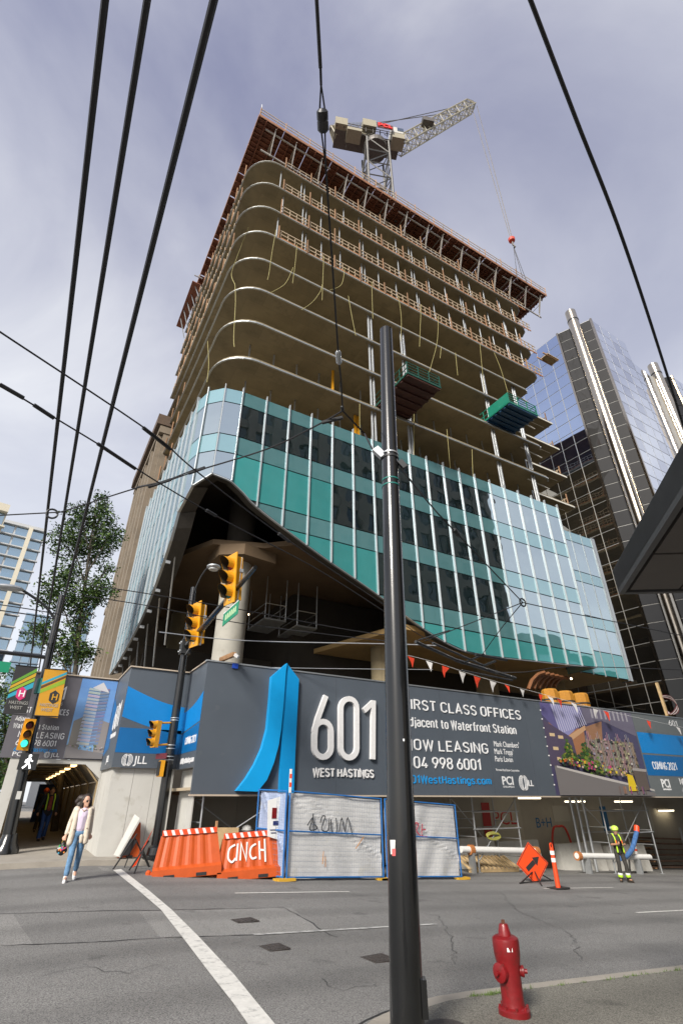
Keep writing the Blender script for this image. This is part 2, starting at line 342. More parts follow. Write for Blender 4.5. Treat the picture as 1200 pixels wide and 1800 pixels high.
M_conc = mat('concrete_soffit', (.27, .222, .135), .85, var=.20, scale=.5, bump=.25, bscale=6, dirt=((.165, .135, .085), .35, .9))
def add_joints(m, w, h, dark=.72, mortar=.012, vert=False):
    """formwork board joints: thin dark seams over a material's own colour"""
    t = m.node_tree; b = t.nodes['Principled BSDF']; tcn = N(t, 'ShaderNodeTexCoord'); bk = N(t, 'ShaderNodeTexBrick'); bk.offset = .5
    bk.inputs['Scale'].default_value = 1.0; bk.inputs['Brick Width'].default_value = w; bk.inputs['Row Height'].default_value = h; bk.inputs['Mortar Size'].default_value = mortar; bk.inputs['Mortar Smooth'].default_value = .3
    bk.inputs['Color1'].default_value = (1, 1, 1, 1); bk.inputs['Color2'].default_value = (.86, .86, .86, 1); bk.inputs['Mortar'].default_value = (dark, dark, dark, 1)
    t.links.new(tcn.outputs['Object'], bk.inputs['Vector']); mm = N(t, 'ShaderNodeMix', data_type='RGBA'); mm.blend_type = 'MULTIPLY'; mm.inputs['Factor'].default_value = 1
    src = b.inputs['Base Color'].links[0].from_socket; t.links.new(src, mm.inputs[6]); t.links.new(bk.outputs['Color'], mm.inputs[7]); t.links.new(mm.outputs[2], b.inputs['Base Color'])
add_joints(M_conc, 2.44, 1.22)
M_concl = mat('pale_concrete', (.34, .33, .29), .85, var=.10, scale=1.3, bump=.3, bscale=12, dirt=((.26, .245, .2), .3, 2.2))
M_alu = mat('brushed_aluminium', (.46, .49, .51), .42, .75, var=.05)
M_steel = mat('galvanised_steel', (.47, .49, .50), .42, .7, var=.12, scale=6)
M_dark = mat('dark_steel', (.03, .032, .034), .5, .3, var=.2)
M_black = mat('black_gloss_paint', (.006, .0065, .007), .24, 0.0, var=.25, scale=3, coat=.4)
M_cable = mat('black_cable', (.012, .012, .014), .6)
M_wood = mat('raw_timber', (.42, .24, .12), .75, var=.22, scale=5, rnd=.18, bump=.2, bscale=30)
M_ply = mat('weathered_plywood', (.50, .36, .19), .8, var=.18, scale=3, rnd=.12)
M_formply = mat('red_brown_formply', (.175, .055, .027), .55, var=.4, scale=1.2, rnd=.25)
M_rope = mat('yellow_rope', (.34, .30, .12), .8)
M_white = mat('white_paint', (.72, .72, .70), .5, var=.05)
M_orange = mat('orange_plastic', (.48, .078, .012), .45, var=.10, scale=5, dirt=((.45, .10, .03), .2, 7))
M_fluo = mat('fluorescent_orange', (.72, .065, .012), .5, var=.06)
M_red = mat('red_paint', (.17, .004, .006), .42, var=.18, scale=6, dirt=((.07, .012, .008), .42, 16), bump=.12, bscale=30, coat=.12)
M_yellow = mat('signal_yellow', (.62, .285, .01), .42, var=.07)
M_blue = mat('bright_blue_panel', (.003, .19, .52), .38, var=.04)
M_bluem = mat('blue_fence_paint', (.012, .12, .36), .45, var=.15)
M_grey = mat('slate_grey_print', (.078, .094, .115), .42, var=.05, scale=1.1, dirt=((.12, .13, .145), .12, 3))
M_lens_off = mat('dark_lens', (.05, .008, .004), .2)
M_navy = mat('navy_print', (.02, .03, .12), .5)
# ================================================================== ground, road, pavements
M_asph = mat('worn_asphalt', (.165, .162, .155), .88, var=.30, scale=55, bump=.5, bscale=120, dirt=((.118, .117, .113), .4, .35))
def asphalt_detail(m, tone):
    t = m.node_tree; b = t.nodes['Principled BSDF']; tcn = N(t, 'ShaderNodeTexCoord')
    vo = N(t, 'ShaderNodeTexVoronoi'); vo.inputs['Scale'].default_value = 75; t.links.new(tcn.outputs['Object'], vo.inputs['Vector'])
    mr = N(t, 'ShaderNodeMapRange'); mr.inputs[1].default_value = .0; mr.inputs[2].default_value = .8; mr.inputs[3].default_value = 1.9; mr.inputs[4].default_value = .65
    t.links.new(vo.outputs['Distance'], mr.inputs[0])
    ls = N(t, 'ShaderNodeTexNoise'); ls.inputs['Scale'].default_value = .22; ls.inputs['Detail'].default_value = 4; t.links.new(tcn.outputs['Object'], ls.inputs['Vector'])
    m3 = N(t, 'ShaderNodeMapRange'); m3.inputs[1].default_value = .3; m3.inputs[2].default_value = .7; m3.inputs[3].default_value = .84; m3.inputs[4].default_value = 1.14; t.links.new(ls.outputs['Fac'], m3.inputs[0])
    mu0 = N(t, 'ShaderNodeMath', operation='MULTIPLY'); t.links.new(mr.outputs[0], mu0.inputs[0]); t.links.new(m3.outputs[0], mu0.inputs[1])
    sp_ = N(t, 'ShaderNodeSeparateXYZ'); t.links.new(tcn.outputs['Object'], sp_.inputs[0])      # oil and rubber along the wheel paths
    wn_ = N(t, 'ShaderNodeTexNoise'); wn_.inputs['Scale'].default_value = .6; wn_.inputs['Detail'].default_value = 5; t.links.new(tcn.outputs['Object'], wn_.inputs['Vector'])
    ph = N(t, 'ShaderNodeMath', operation='MULTIPLY_ADD'); t.links.new(sp_.outputs['Y'], ph.inputs[0]); ph.inputs[1].default_value = 2*math.pi/2.05
    wo = N(t, 'ShaderNodeMath', operation='MULTIPLY'); t.links.new(wn_.outputs['Fac'], wo.inputs[0]); wo.inputs[1].default_value = 1.6; t.links.new(wo.outputs[0], ph.inputs[2])
    sn = N(t, 'ShaderNodeMath', operation='SINE'); t.links.new(ph.outputs[0], sn.inputs[0])
    st_ = N(t, 'ShaderNodeMapRange'); st_.inputs[1].default_value = .1; st_.inputs[2].default_value = 1.0; st_.inputs[3].default_value = 1.0; st_.inputs[4].default_value = .80; t.links.new(sn.outputs[0], st_.inputs[0])
    sp2 = N(t, 'ShaderNodeTexNoise'); sp2.inputs['Scale'].default_value = 1.7; sp2.inputs['Detail'].default_value = 3; t.links.new(tcn.outputs['Object'], sp2.inputs['Vector'])
    so = N(t, 'ShaderNodeMapRange'); so.inputs[1].default_value = .63; so.inputs[2].default_value = .72; so.inputs[3].default_value = 1.0; so.inputs[4].default_value = .70; t.links.new(sp2.outputs['Fac'], so.inputs[0])
    mu1 = N(t, 'ShaderNodeMath', operation='MULTIPLY'); t.links.new(st_.outputs[0], mu1.inputs[0]); t.links.new(so.outputs[0], mu1.inputs[1])
    mu = N(t, 'ShaderNodeMath', operation='MULTIPLY'); t.links.new(mu0.outputs[0], mu.inputs[0]); t.links.new(mu1.outputs[0], mu.inputs[1])
    hs = N(t, 'ShaderNodeHueSaturation'); src = b.inputs['Base Color'].links[0].from_socket
    t.links.new(src, hs.inputs['Color']); t.links.new(mu.outputs[0], hs.inputs['Value']); t.links.new(hs.outputs[0], b.inputs['Base Color'])
asphalt_detail(M_asph, 1)
M_asph2 = mat('patched_asphalt', (.205, .201, .191), .9, var=.26, scale=60, bump=.4, bscale=130, dirt=((.165, .163, .157), .3, .5)); asphalt_detail(M_asph2, 1)
M_side = mat('aggregate_pavement', (.155, .148, .125), .9, var=.35, scale=45, bump=.5, bscale=90); asphalt_detail(M_side, 1)
M_apron = mat('smooth_concrete_pavement', (.30, .275, .235), .88, var=.16, scale=1.5, bump=.2, bscale=30, dirt=((.2, .18, .15), .3, 1.2))
M_paint = mat('worn_road_paint', (.62, .61, .57), .7, var=.12, scale=9, dirt=((.17, .17, .165), .42, 7))
M_paint2 = mat('faded_road_paint', (.44, .44, .42), .75, var=.15, scale=9, dirt=((.15, .15, .15), .75, 6))
M_iron = mat('cast_iron_cover', (.055, .047, .043), .6, .2, var=.3, scale=12, bump=.6, bscale=60)

def frange(a, b, st):
    n = max(1, round((b-a)/st)); return [a+(b-a)*i/n for i in range(n+1)]
xs = [-900, -300, -100, -40, -20, -10, -5, -2, 0, 1] + frange(2, 16, .5) + frange(17, 62, 3) + [90, 150, 300, 900]
ys = [-900, -300, -100, -40, -20, -10, -4, 0, 3, 6, 9, 12] + frange(13, 43, 2) + [60, 100, 200, 400, 1200]
mb = MB(); nx = len(xs)
mb.add([(x, y, gz(x, y)) for y in ys for x in xs], [(j*nx+i, j*nx+i+1, (j+1)*nx+i+1, (j+1)*nx+i) for j in range(len(ys)-1) for i in range(nx-1)])
road = tag(mb.build('road', M_asph, fix=False), kind='structure')

def decal(name, pxs, h, m, parent, sub=6):
    """a thin sheet laid on the road; corners as photo pixels (a quad strip: left edge list, right edge list)"""
    Lp, Rp = pxs; vs_ = []; 
    for (a, b) in zip(Lp, Rp):
        A, B = G(*a), G(*b)
        for k in range(sub+1):
            q = A.lerp(B, k/sub); vs_.append((q.x, q.y, gz(q.x, q.y)+h))
    n = sub+1; mb = MB().add(vs_, [(i*n+k, i*n+k+1, (i+1)*n+k+1, (i+1)*n+k) for i in range(len(Lp)-1) for k in range(sub)])
    return mb.build(name, m, parent, fix=False)
def strip(name, A, B, w, h, m, parent, n=12):
    A, B = Vector(A), Vector(B); d = (B-A).normalized(); s_ = Vector((-d.y, d.x))*w/2; vs_ = []
    for i in range(n+1):
        q = A.lerp(B, i/n)
        for e_ in (q-s_, q+s_): vs_.append((e_.x, e_.y, gz(e_.x, e_.y)+h))
    return MB().add(vs_, [(2*i, 2*i+1, 2*i+3, 2*i+2) for i in range(n)]).build(name, m, parent, fix=False)
decal('asphalt_patch', ([(-60, 1609), (260, 1602), (512, 1596)], [(-60, 1668), (310, 1649), (566, 1638)]), .004, M_asph2, road, 8)
decal('asphalt_patch', ([(-40, 1516), (100, 1516), (190, 1526)], [(-40, 1527), (100, 1528), (196, 1531)]), .004, M_asph2, road, 3)
cl = [(199, 1530), (245, 1567), (283, 1600), (322, 1650), (371, 1715), (410, 1765), (452, 1825)]
crr = [(213, 1528), (262, 1566), (302, 1600), (348, 1646), (412, 1715), (450, 1762), (500, 1822)]
decal('crosswalk_line', (cl, crr), .008, M_paint, road, 2)
Y1, Y2 = 13.05, 8.95
strip('lane_line', (4.85, Y1), (7.75, Y1), .10, .008, M_paint, road)
strip('lane_line', (14.6, Y1+.12), (17.9, Y1+.2), .10, .008, M_paint, road)
strip('lane_line', (24.0, Y1+.2), (27.5, Y1+.2), .10, .008, M_paint, road)
strip('lane_line', (3.62, Y2-.12), (7.1, Y2), .10, .008, M_paint2, road)
strip('lane_line', (13.0, Y2+.2), (16.6, Y2+.25), .10, .008, M_paint, road)
for q in ([(408, 1619), (452, 1619)], [(461, 1667), (504, 1666)], [(640, 1686), (690, 1686)]):
    a = G(*q[0]); b = G(*q[1]); w = (b-a).length
    c = (a+b)/2; mb = MB()
    mb.box((c.x, c.y, gz(c.x, c.y)+.008), (w*.9, .34, .012), rz=.05)
    o = mb.build('utility_cover', M_iron, road)
    for k in range(5): MB().box((c.x-w*.36+k*w*.18, c.y, gz(c.x, c.y)+.017), (w*.07, .26, .008), rz=.05).build('cover_rib', M_iron, o)

def raised(name, rows, m, h=.13, skirt=.25):
    """raised pavement: rows of (x, y0, y1)"""
    vs_ = []; k = 9
    for x, a, b in rows:
        for i in range(k): y = a+(b-a)*i/(k-1); vs_.append((x, y, gz(x, y)+h))
    nr = len(rows); top = [(i*k+j, i*k+j+1, (i+1)*k+j+1, (i+1)*k+j) for i in range(nr-1) for j in range(k-1)]
    mb = MB().add(vs_, top); rim = [j for j in range(k)] + [i*k+k-1 for i in range(1, nr)] + [(nr-1)*k+j for j in range(k-2, -1, -1)] + [i*k for i in range(nr-2, 0, -1)]
    b0 = [Vector(vs_[i]) for i in rim]
    mb.add(b0+[p-Vector((0, 0, skirt)) for p in b0], [(i, (i+1) % len(rim), len(rim)+(i+1) % len(rim), len(rim)+i) for i in range(len(rim))])
    return tag(mb.build(name, m), kind='structure')
def near_y(x):                                   # near kerb line with its rounded corner
    r = 2.6; cx, cy = 4.4, 2.55
    return cy+r if x >= cx else cy+math.sqrt(max(0, r*r-(cx-x)**2))
rows = [(x, min(-3, near_y(x)-.3), near_y(x)-.17) for x in [1.85, 1.95, 2.1, 2.3, 2.6, 3.0, 3.5, 4.0, 4.4] + frange(5, 20, 1) + frange(22, 62, 4)]
near = raised('pavement', rows, M_side, h=.125)
pts = [(x, near_y(x)-.085) for x in [1.85, 1.9, 2.0, 2.15, 2.4, 2.7, 3.1, 3.5, 4.0, 4.4] + frange(5, 20, 1) + frange(22, 62, 4)]
mb = MB()
for (xa, ya), (xb, yb) in zip(pts, pts[1:]):
    A = Vector((xa, ya, 0)); B = Vector((xb, yb, 0)); d = (B-A).normalized(); s_ = Vector((-d.y, d.x, 0))*.08
    q = [A-s_, B-s_, B+s_, A+s_]
    lo = [Vector((p.x, p.y, gz(p.x, p.y)-.1)) for p in q]; hi = [Vector((p.x, p.y, gz(p.x, p.y)+.12)) for p in q]
    mb.add(lo+hi, [(4, 5, 6, 7), (0, 1, 5, 4), (2, 3, 7, 6), (1, 2, 6, 5), (3, 0, 4, 7)])
tag(mb.build('kerb', M_apron), kind='structure')
# grass growing in the joint behind the kerb
mb = MB(); rg = random.Random(3)
for c in [(rg.uniform(4.3, 9.5), 0) for _ in range(46)] + [(4.6+rg.gauss(0, .12), 0) for _ in range(26)]:
    x = c[0]; y = near_y(x)-.18+rg.gauss(0, .012); z = gz(x, y)+.12; big = rg.uniform(.35, 1.1)
    for _ in range(14):
        a = rg.uniform(0, 6.28); l = rg.uniform(.015, .045)*big; t = Vector((math.cos(a), math.sin(a), 0)); p = Vector((x+rg.gauss(0, .03), y+rg.gauss(0, .012), z))
        mb.add([p-t.cross(Vector((0, 0, 1)))*.003, p+t.cross(Vector((0, 0, 1)))*.003, p+t*l*.7+Vector((0, 0, l))], [(0, 1, 2)])
tag(mb.build('grass', mat('kerb_grass', (.09, .15, .025), .7, var=.3, scale=20), fix=False), 'thin green grass growing in the joint along the near kerb', 'grass', kind='stuff')
# manhole lid beside the pole
c = G(768, 1802, .125); mb = MB(); mb.lathe([(.0, 0), (.17, 0), (.17, .012), (.14, .018), (0, .018)], (c.x+.02, c.y-.08, gz(c.x, c.y)+.122), 24)
tag(mb.build('manhole_lid', M_iron), 'round dark iron lid set in the pavement beside the black pole', 'manhole lid')
# far corner pavement
rows = [(x, 18.25 if x > -.5 else 18.6+(-.5-x)*.8, 75) for x in (-1.9, -1.5, -1.0, -.5, 0, .5, 1, 1.5, 2, 2.5, 3, 3.5, 4, 4.6)]
rows = [(x, a, b) for x, a, b in rows]
far = raised('pavement', rows, M_apron, h=.13)

# cracks and sealed joints in the asphalt
rcx = random.Random(21)
M_seal = mat('tar_seal', (.035, .035, .035), .6, var=.3, scale=8)
def crack(pxs, w, m=M_seal, jitter=.035):
    pts = []
    for (a, b) in zip(pxs, pxs[1:]):
        A, B = G(*a), G(*b); n = max(3, int((B-A).length/.14))
        for i in range(n): q = A.lerp(B, i/n); pts.append(Vector((q.x+rcx.gauss(0, jitter), q.y+rcx.gauss(0, jitter), 0)))
    vs_ = []
    for i, p in enumerate(pts):
        d = (pts[min(i+1, len(pts)-1)]-pts[max(0, i-1)]).normalized(); s_ = Vector((-d.y, d.x, 0))*w*rcx.uniform(.25, .75)
        for e_ in (p-s_, p+s_): vs_.append((e_.x, e_.y, gz(e_.x, e_.y)+.0062))
    MB().add(vs_, [(2*i, 2*i+1, 2*i+3, 2*i+2) for i in range(len(pts)-1)]).build('crack', m, road, fix=False)
for c_ in ([(0, 1663), (180, 1656), (331, 1648), (450, 1643), (568, 1638)], [(500, 1597), (540, 1618), (575, 1642), (600, 1650)], [(0, 1607), (260, 1601), (512, 1596)], [(330, 1650), (350, 1672), (372, 1690)]): crack(c_, .025, jitter=.012)
for c_ in ([(880, 1570), (905, 1600), (1000, 1640), (1020, 1690)], [(1010, 1575), (1060, 1590), (1140, 1588)], [(60, 1720), (150, 1700), (230, 1712), (300, 1690)], [(560, 1720), (600, 1740), (680, 1735)], [(770, 1610), (800, 1660), (790, 1700)]): crack(c_, .008)
# gutter seam along the near kerb
vs_ = []
for x in frange(3.0, 14, .25):
    y = near_y(x)+.30+rcx.gauss(0, .008)
    for e_ in (-.012, .012): vs_.append((x, y+e_, gz(x, y)+.005))
MB().add(vs_, [(2*i, 2*i+1, 2*i+3, 2*i+2) for i in range(len(vs_)//2-1)]).build('gutter_seam', M_seal, road, fix=False)
# ================================================================== the building under construction
bld = thing('office_building', 'unfinished office block with rounded slab corners above a curved green glass band', 'building', (20, 33, 0))
GV = glass_mat('vision_glass', (.010, .024, .026), .60, (.84, .96, 1.0), wav=.09, var=.5)
GT = glass_mat('teal_filmed_glass', (.05, .27, .27), .22, (.80, .95, 1.0), wav=.05, var=.18)
GS = glass_mat('spandrel_glass', (.11, .27, .29), .40, (.80, .95, 1.0), wav=.04, var=.12)
GLV = glass_mat('side_vision_glass', (.03, .06, .07), .35, (.7, .82, .9), wav=0, var=.3); GLS = glass_mat('side_spandrel_glass', (.10, .19, .21), .3, (.7, .82, .9), wav=0, var=.2)
M_fin = mat('satin_mullion', (.40, .43, .45), .5, .35, var=.05)
M_void = mat('interior_shade_paint', (.035, .03, .024), .9, var=.2, scale=.6)  # near-black base colour paints the interior shade onto core walls, slab and columns
SLABZ = [26.75, 30.25, 33.75, 37.2, 40.6, 44.05, 47.6, 51.15]
DECKZ = 54.6
# ---- plan outline of slabs (rounded corner at lower left)
def rounded_corner(cx, cy, r, n=8):
    return [(cx-r*math.cos(a), cy-r*math.sin(a)) for a in [math.pi/2*i/n for i in range(n+1)]]
SX0, SY0 = 4.75, 23.25
outline = [(SX0, 46.0)] + rounded_corner(SX0+2.4, SY0+2.4, 2.4) + [(34.5, SY0), (34.9, SY0+.3), (34.9, 25.5), (41.0, 25.5), (41.0, 46.0)]
out_hi = [(SX0, 46.0)] + rounded_corner(SX0+2.4, SY0+2.4, 2.4) + [(36.6, SY0), (37.3, SY0+.35), (37.6, SY0+1.0), (37.6, 46.0)]
def slab_mesh(ol):
    mb = MB(); mb.prism([(x, y, 0) for x, y in ol], (0, 0, .30)); return mb.mesh('floor_slab', M_conc)
def trim_mesh(pts, h=.16):
    mb = MB()
    for (xa, ya), (xb, yb) in zip(pts, pts[1:]):
        d = Vector((xb-xa, yb-ya, 0)).normalized(); n = Vector((d.y, -d.x, 0))*.022
        A = Vector((xa, ya, 0))+n-d*.012; B = Vector((xb, yb, 0))+n+d*.012
        mb.bar(A+Vector((0, 0, h/2-.01)), B+Vector((0, 0, h/2-.01)), .05, h)
        mb.bar(A+n*1.8+Vector((0, 0, -.005)), B+n*1.8+Vector((0, 0, -.005)), .10, .03)
    return mb.mesh('edge_trim', M_alu)
sm1, sm2 = slab_mesh(outline), slab_mesh(out_hi)
tm1, tm2 = trim_mesh(outline[:-4]+[(34.9, SY0+.3)]), trim_mesh(out_hi[:-1])
M_led = mat('pale_edge_angle', (.78, .76, .68), .5)
for i, z in enumerate(SLABZ):
    hi = i >= 4
    s_ = inst('floor_slab', sm2 if hi else sm1, bld, (0, 0, z-.30))
    t_ = bpy.data.objects.new('edge_trim', tm2 if hi else tm1); COL.objects.link(t_); t_.parent = s_; t_.location = (0, 0, 0.0)
    if not hi:                                    # stepped-back end of the slab with its pale edge angles
        mb = MB()
        for (xa, ya, xb, yb) in ((35.0, 25.44, 41.0, 25.44), (36.4, 26.3, 40.6, 26.3)):
            mb.bar((xa, ya, z-.24), (xb, yb, z-.24), .06, .14)
        mb.bar((33.0, 24.1, z-.33), (36.0, 24.3, z-.33), .10, .05)
        o = mb.build('edge_angle', M_led, bld)
# slab behind the head of the glass band and the lower floors
mb = MB(); mb.prism([(x, y, 22.9) for x, y in [(4.95, 46)]+rounded_corner(7.3, 25.7, 2.35)+[(34.2, 23.35), (34.2, 25.7), (41.5, 25.7), (41.5, 46)]], (0, 0, .28)); mb.build('floor_slab', M_conc, bld)
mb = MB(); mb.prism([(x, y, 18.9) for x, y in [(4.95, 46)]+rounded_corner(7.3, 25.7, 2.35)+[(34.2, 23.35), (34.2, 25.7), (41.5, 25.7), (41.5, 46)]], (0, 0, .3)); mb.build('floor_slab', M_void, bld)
# lobby soffits seen under the curve
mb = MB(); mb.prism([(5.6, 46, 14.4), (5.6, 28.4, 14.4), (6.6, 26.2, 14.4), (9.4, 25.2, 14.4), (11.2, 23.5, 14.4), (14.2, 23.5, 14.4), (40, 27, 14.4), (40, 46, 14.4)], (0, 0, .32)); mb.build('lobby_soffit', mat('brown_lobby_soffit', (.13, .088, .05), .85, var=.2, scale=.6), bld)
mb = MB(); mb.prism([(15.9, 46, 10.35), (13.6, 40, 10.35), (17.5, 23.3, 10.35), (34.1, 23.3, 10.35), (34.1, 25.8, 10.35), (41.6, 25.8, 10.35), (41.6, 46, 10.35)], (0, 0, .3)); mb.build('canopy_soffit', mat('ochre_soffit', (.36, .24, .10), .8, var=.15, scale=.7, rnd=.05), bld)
# drop cap and big round columns
mb = MB(); mb.prism([(7.0, 26.0, 13.75), (8.2, 25.2, 13.75), (10.3, 25.6, 13.75), (10.6, 28.0, 13.75), (8.6, 28.9, 13.75), (6.9, 28.0, 13.75)], (0, 0, .66)); mb.build('column_capital', mat('brown_lobby_soffit', (.20, .14, .085)), bld)
for x, y, r, m in ((8.45, 27.0, .83, M_concl), (8.1, 38.0, .8, M_conc), (19.0, 27.5, .8, M_conc), (28.5, 28, .8, M_conc), (36.2, 28.2, .8, M_conc)):
    MB().lathe([(r, gz(x, y)-.3), (r, 13.8 if x < 14 else 10.4)], (x, y, 0), 40).build('column', m, bld, smooth=True)
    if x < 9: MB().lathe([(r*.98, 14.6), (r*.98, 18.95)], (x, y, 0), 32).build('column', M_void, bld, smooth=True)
# core and back walls
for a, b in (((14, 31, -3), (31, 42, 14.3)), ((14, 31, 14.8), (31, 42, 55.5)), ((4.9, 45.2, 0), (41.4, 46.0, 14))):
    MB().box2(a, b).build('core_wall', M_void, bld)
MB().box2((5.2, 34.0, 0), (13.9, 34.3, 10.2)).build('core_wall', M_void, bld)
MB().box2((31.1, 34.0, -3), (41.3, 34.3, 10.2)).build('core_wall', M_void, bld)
for z in (26.75, 30.25):                              # interior stud frames standing on the floors
    for k in range(16):
        x = 7.0+k*1.85
        MB().box2((x, 25.2, z-3.5+.02), (x+.09, 25.29, z-.31)).build('stud', M_steel, bld)
# ---- glass band
zw = smooth_tab([(6.32, 16.75), (7.09, 16.22), (8.04, 15.5), (11.8, 13.65), (15.18, 12.2), (18.72, 10.5), (20.78, 9.75), (22.8, 9.45), (27.0, 9.6), (34.4, 9.95)], 4)
zl = smooth_tab([(25.08, 15.3), (25.98, 13.75), (28.2, 12.0), (30.93, 10.86), (34.5, 10.1), (38.46, 9.63), (41.2, 9.5)], 4)
plan = []
ylst = [25.08+1.55*i for i in range(10, -1, -1)]
for y in ylst: plan.append((4.25, y, interp(zl, y), 'L'))
plan += [(4.52, 23.93, 16.45, 'C'), (5.28, 23.16, 17.05, 'C'), (6.32, 22.95, 16.78, 'R')]
for k in range(1, 19): x = 6.32+1.56*k; plan.append((x, 22.95, interp(zw, x), 'R'))
TOP = 23.3
BR = [(23.3, 22.22, 's'), (22.22, 19.85, 'v'), (19.85, 18.6, 's'), (18.6, 15.9, 'v'), (15.9, 14.7, 's'), (14.7, 12.0, 'v'), (12.0, 10.85, 's'), (10.85, 8.0, 'v')]
def clip(poly, f):
    o = []
    for i in range(len(poly)):
        a, b = poly[i], poly[(i+1) % len(poly)]; fa, fb = f(a), f(b)
        if fa >= 0: o.append(a)
        if (fa >= 0) != (fb >= 0): t = fa/(fa-fb); o.append((a[0]+(b[0]-a[0])*t, a[1]+(b[1]-a[1])*t))
    return o
back = MB(); npane = 0
def facade_bay(p0, p1, kind, bay, breaks=BR, fin=.16):
    A = Vector((p0[0], p0[1], 0)); B = Vector((p1[0], p1[1], 0)); d = (B-A); L = d.length; d.normalize(); n = Vector((d.y, -d.x, 0))
    z0, z1 = p0[2], p1[2]; low = lambda q: q[1]-(z0+(z1-z0)*q[0]/L)-.05
    for r, (zt, zb, typ) in enumerate(breaks):
        g = .035
        poly = clip([(g, zb+g), (L-g, zb+g), (L-g, zt-g), (g, zt-g)], low)
        if len(poly) < 3: continue
        ar = abs(sum(poly[i][0]*poly[(i+1) % len(poly)][1]-poly[(i+1) % len(poly)][0]*poly[i][1] for i in range(len(poly))))/2
        if ar < .03: continue
        m = GS if typ == 's' else GV
        if typ == 'v':
            if kind == 'R' and ((r == 3 and bay < 4) or (r == 5 and bay < 6) or r == 7): m = GT
            if kind == 'W' and r == len(breaks)-1: m = GT
        if kind == 'L': m = GLV if typ == 'v' else GLS
        if kind == 'C': m = GV if typ == 'v' else GS
        jit = random.Random(bay*31+r*7+len(kind)).uniform(-.0015, .0015)
        rj = random.Random(bay*131+r*17+ord(kind[0])); ta, tb_ = rj.uniform(-.006, .006), rj.uniform(-.008, .008); zc = (zt+zb)/2
        MB().prism([A+d*u+Vector((0, 0, v))+n*(-.012+ta*(v-zc)+tb_*(u-L/2)) for u, v in poly], n*.03).build('glass_pane', m, bld)
    bp = clip([(0, breaks[-1][1]), (L, breaks[-1][1]), (L, TOP), (0, TOP)], lambda q: low(q)+.03)
    back.prism([A+d*u+Vector((0, 0, v))-n*.10 for u, v in bp], n*.06)
    fm = MB(); fm.box2((-.028, -.06, 0), (.028, fin, 1))
    return d, n
fin_me = MB().box2((-.028, -.05, 0), (.028, .12, 1)).mesh('mullion', M_fin)
for i in range(len(plan)-1):
    p0, p1 = plan[i], plan[i+1]; kind = p1[3] if p1[3] != 'R' or p0[3] == 'R' else 'C'
    bay = i-13 if kind == 'R' else i
    d, n = facade_bay(p0, p1, kind, bay)
    ang = math.atan2(n.y, n.x)-math.pi/2
    inst('mullion', fin_me, bld, (p0[0], p0[1], p0[2]-.02), ang, (1, .9 if kind == 'L' else 1, TOP+.25-p0[2]))
inst('mullion', fin_me, bld, (plan[-1][0], plan[-1][1], plan[-1][2]), math.pi, (1, 1, TOP+.25-plan[-1][2]))
WB = [(23.3, 22.3, 's'), (22.3, 19.3, 'v'), (19.3, 18.3, 's'), (18.3, 15.2, 'v'), (15.2, 14.2, 's'), (14.2, 12.2, 'v'), (12.2, 10.2, 'v')]
wx = [34.5+1.52*k for k in range(6)]
for k in range(5):
    facade_bay((wx[k], 25.4, 10.25), (wx[k+1], 25.4, 10.25), 'W', k, WB)
    inst('mullion', fin_me, bld, (wx[k], 25.4, 10.2), math.pi, (.8, .5, 13.2))
inst('mullion', fin_me, bld, (wx[-1], 25.4, 10.2), math.pi, (2.4, .8, 13.2))
back.build('glazing_backing', M_dark, bld)
MB().box2((34.38, 23.0, 9.9), (34.46, 25.35, 23.3)).build('return_panel', GS, bld)
MB().box2((42.1, 25.36, 10.2), (42.6, 26.2, 23.4)).build('end_panel', mat('mirror_trim', (.5, .5, .47), .2, .9), bld)
MB().box2((42.66, 25.6, 10.2), (42.8, 26.2, 23.4)).build('end_strip', mat('orange_membrane', (.5, .16, .03), .7), bld)
# bright edging and dark inner lip along the curve
edge = MB(); lip = MB(); ep = [Vector((x, y, z)) for x, y, z, _ in plan]
fine = []
for i in range(len(ep)-1):
    for k in range(4):
        q = ep[i].lerp(ep[i+1], k/4)
        if plan[i][3] == 'R' and plan[i+1][3] == 'R': q.z = interp(zw, q.x)
        if plan[i+1][3] == 'L': q.z = interp(zl, q.y)
        fine.append(q)
fine.append(ep[-1])
for a, b in zip(fine, fine[1:]): edge.bar(a+Vector((0, 0, -.03)), b+Vector((0, 0, -.03)), .14, .05)
edge.build('edge_flashing', M_alu, bld)
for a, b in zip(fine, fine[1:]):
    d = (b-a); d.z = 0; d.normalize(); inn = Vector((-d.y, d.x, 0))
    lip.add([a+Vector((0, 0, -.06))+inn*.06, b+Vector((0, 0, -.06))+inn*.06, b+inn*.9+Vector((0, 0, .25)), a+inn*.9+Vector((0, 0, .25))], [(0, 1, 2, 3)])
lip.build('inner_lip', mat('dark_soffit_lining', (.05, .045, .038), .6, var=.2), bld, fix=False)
br = MB()
for y in ylst[1:-1]:
    z = interp(zl, y); br.box2((4.3, y-.05, z-.28), (4.55, y+.05, z-.12))
br.build('clamp', M_steel, bld)
for k in range(6):                                     # sloping tubes bracing the inside of the left edge
    y = 26.5+k*2.4; MB().tube((4.7, y, interp(zl, y)+.2), (5.6, y+3.2, interp(zl, y+3.2)-2.0), .05, n=6).build('brace_tube', M_steel, bld)
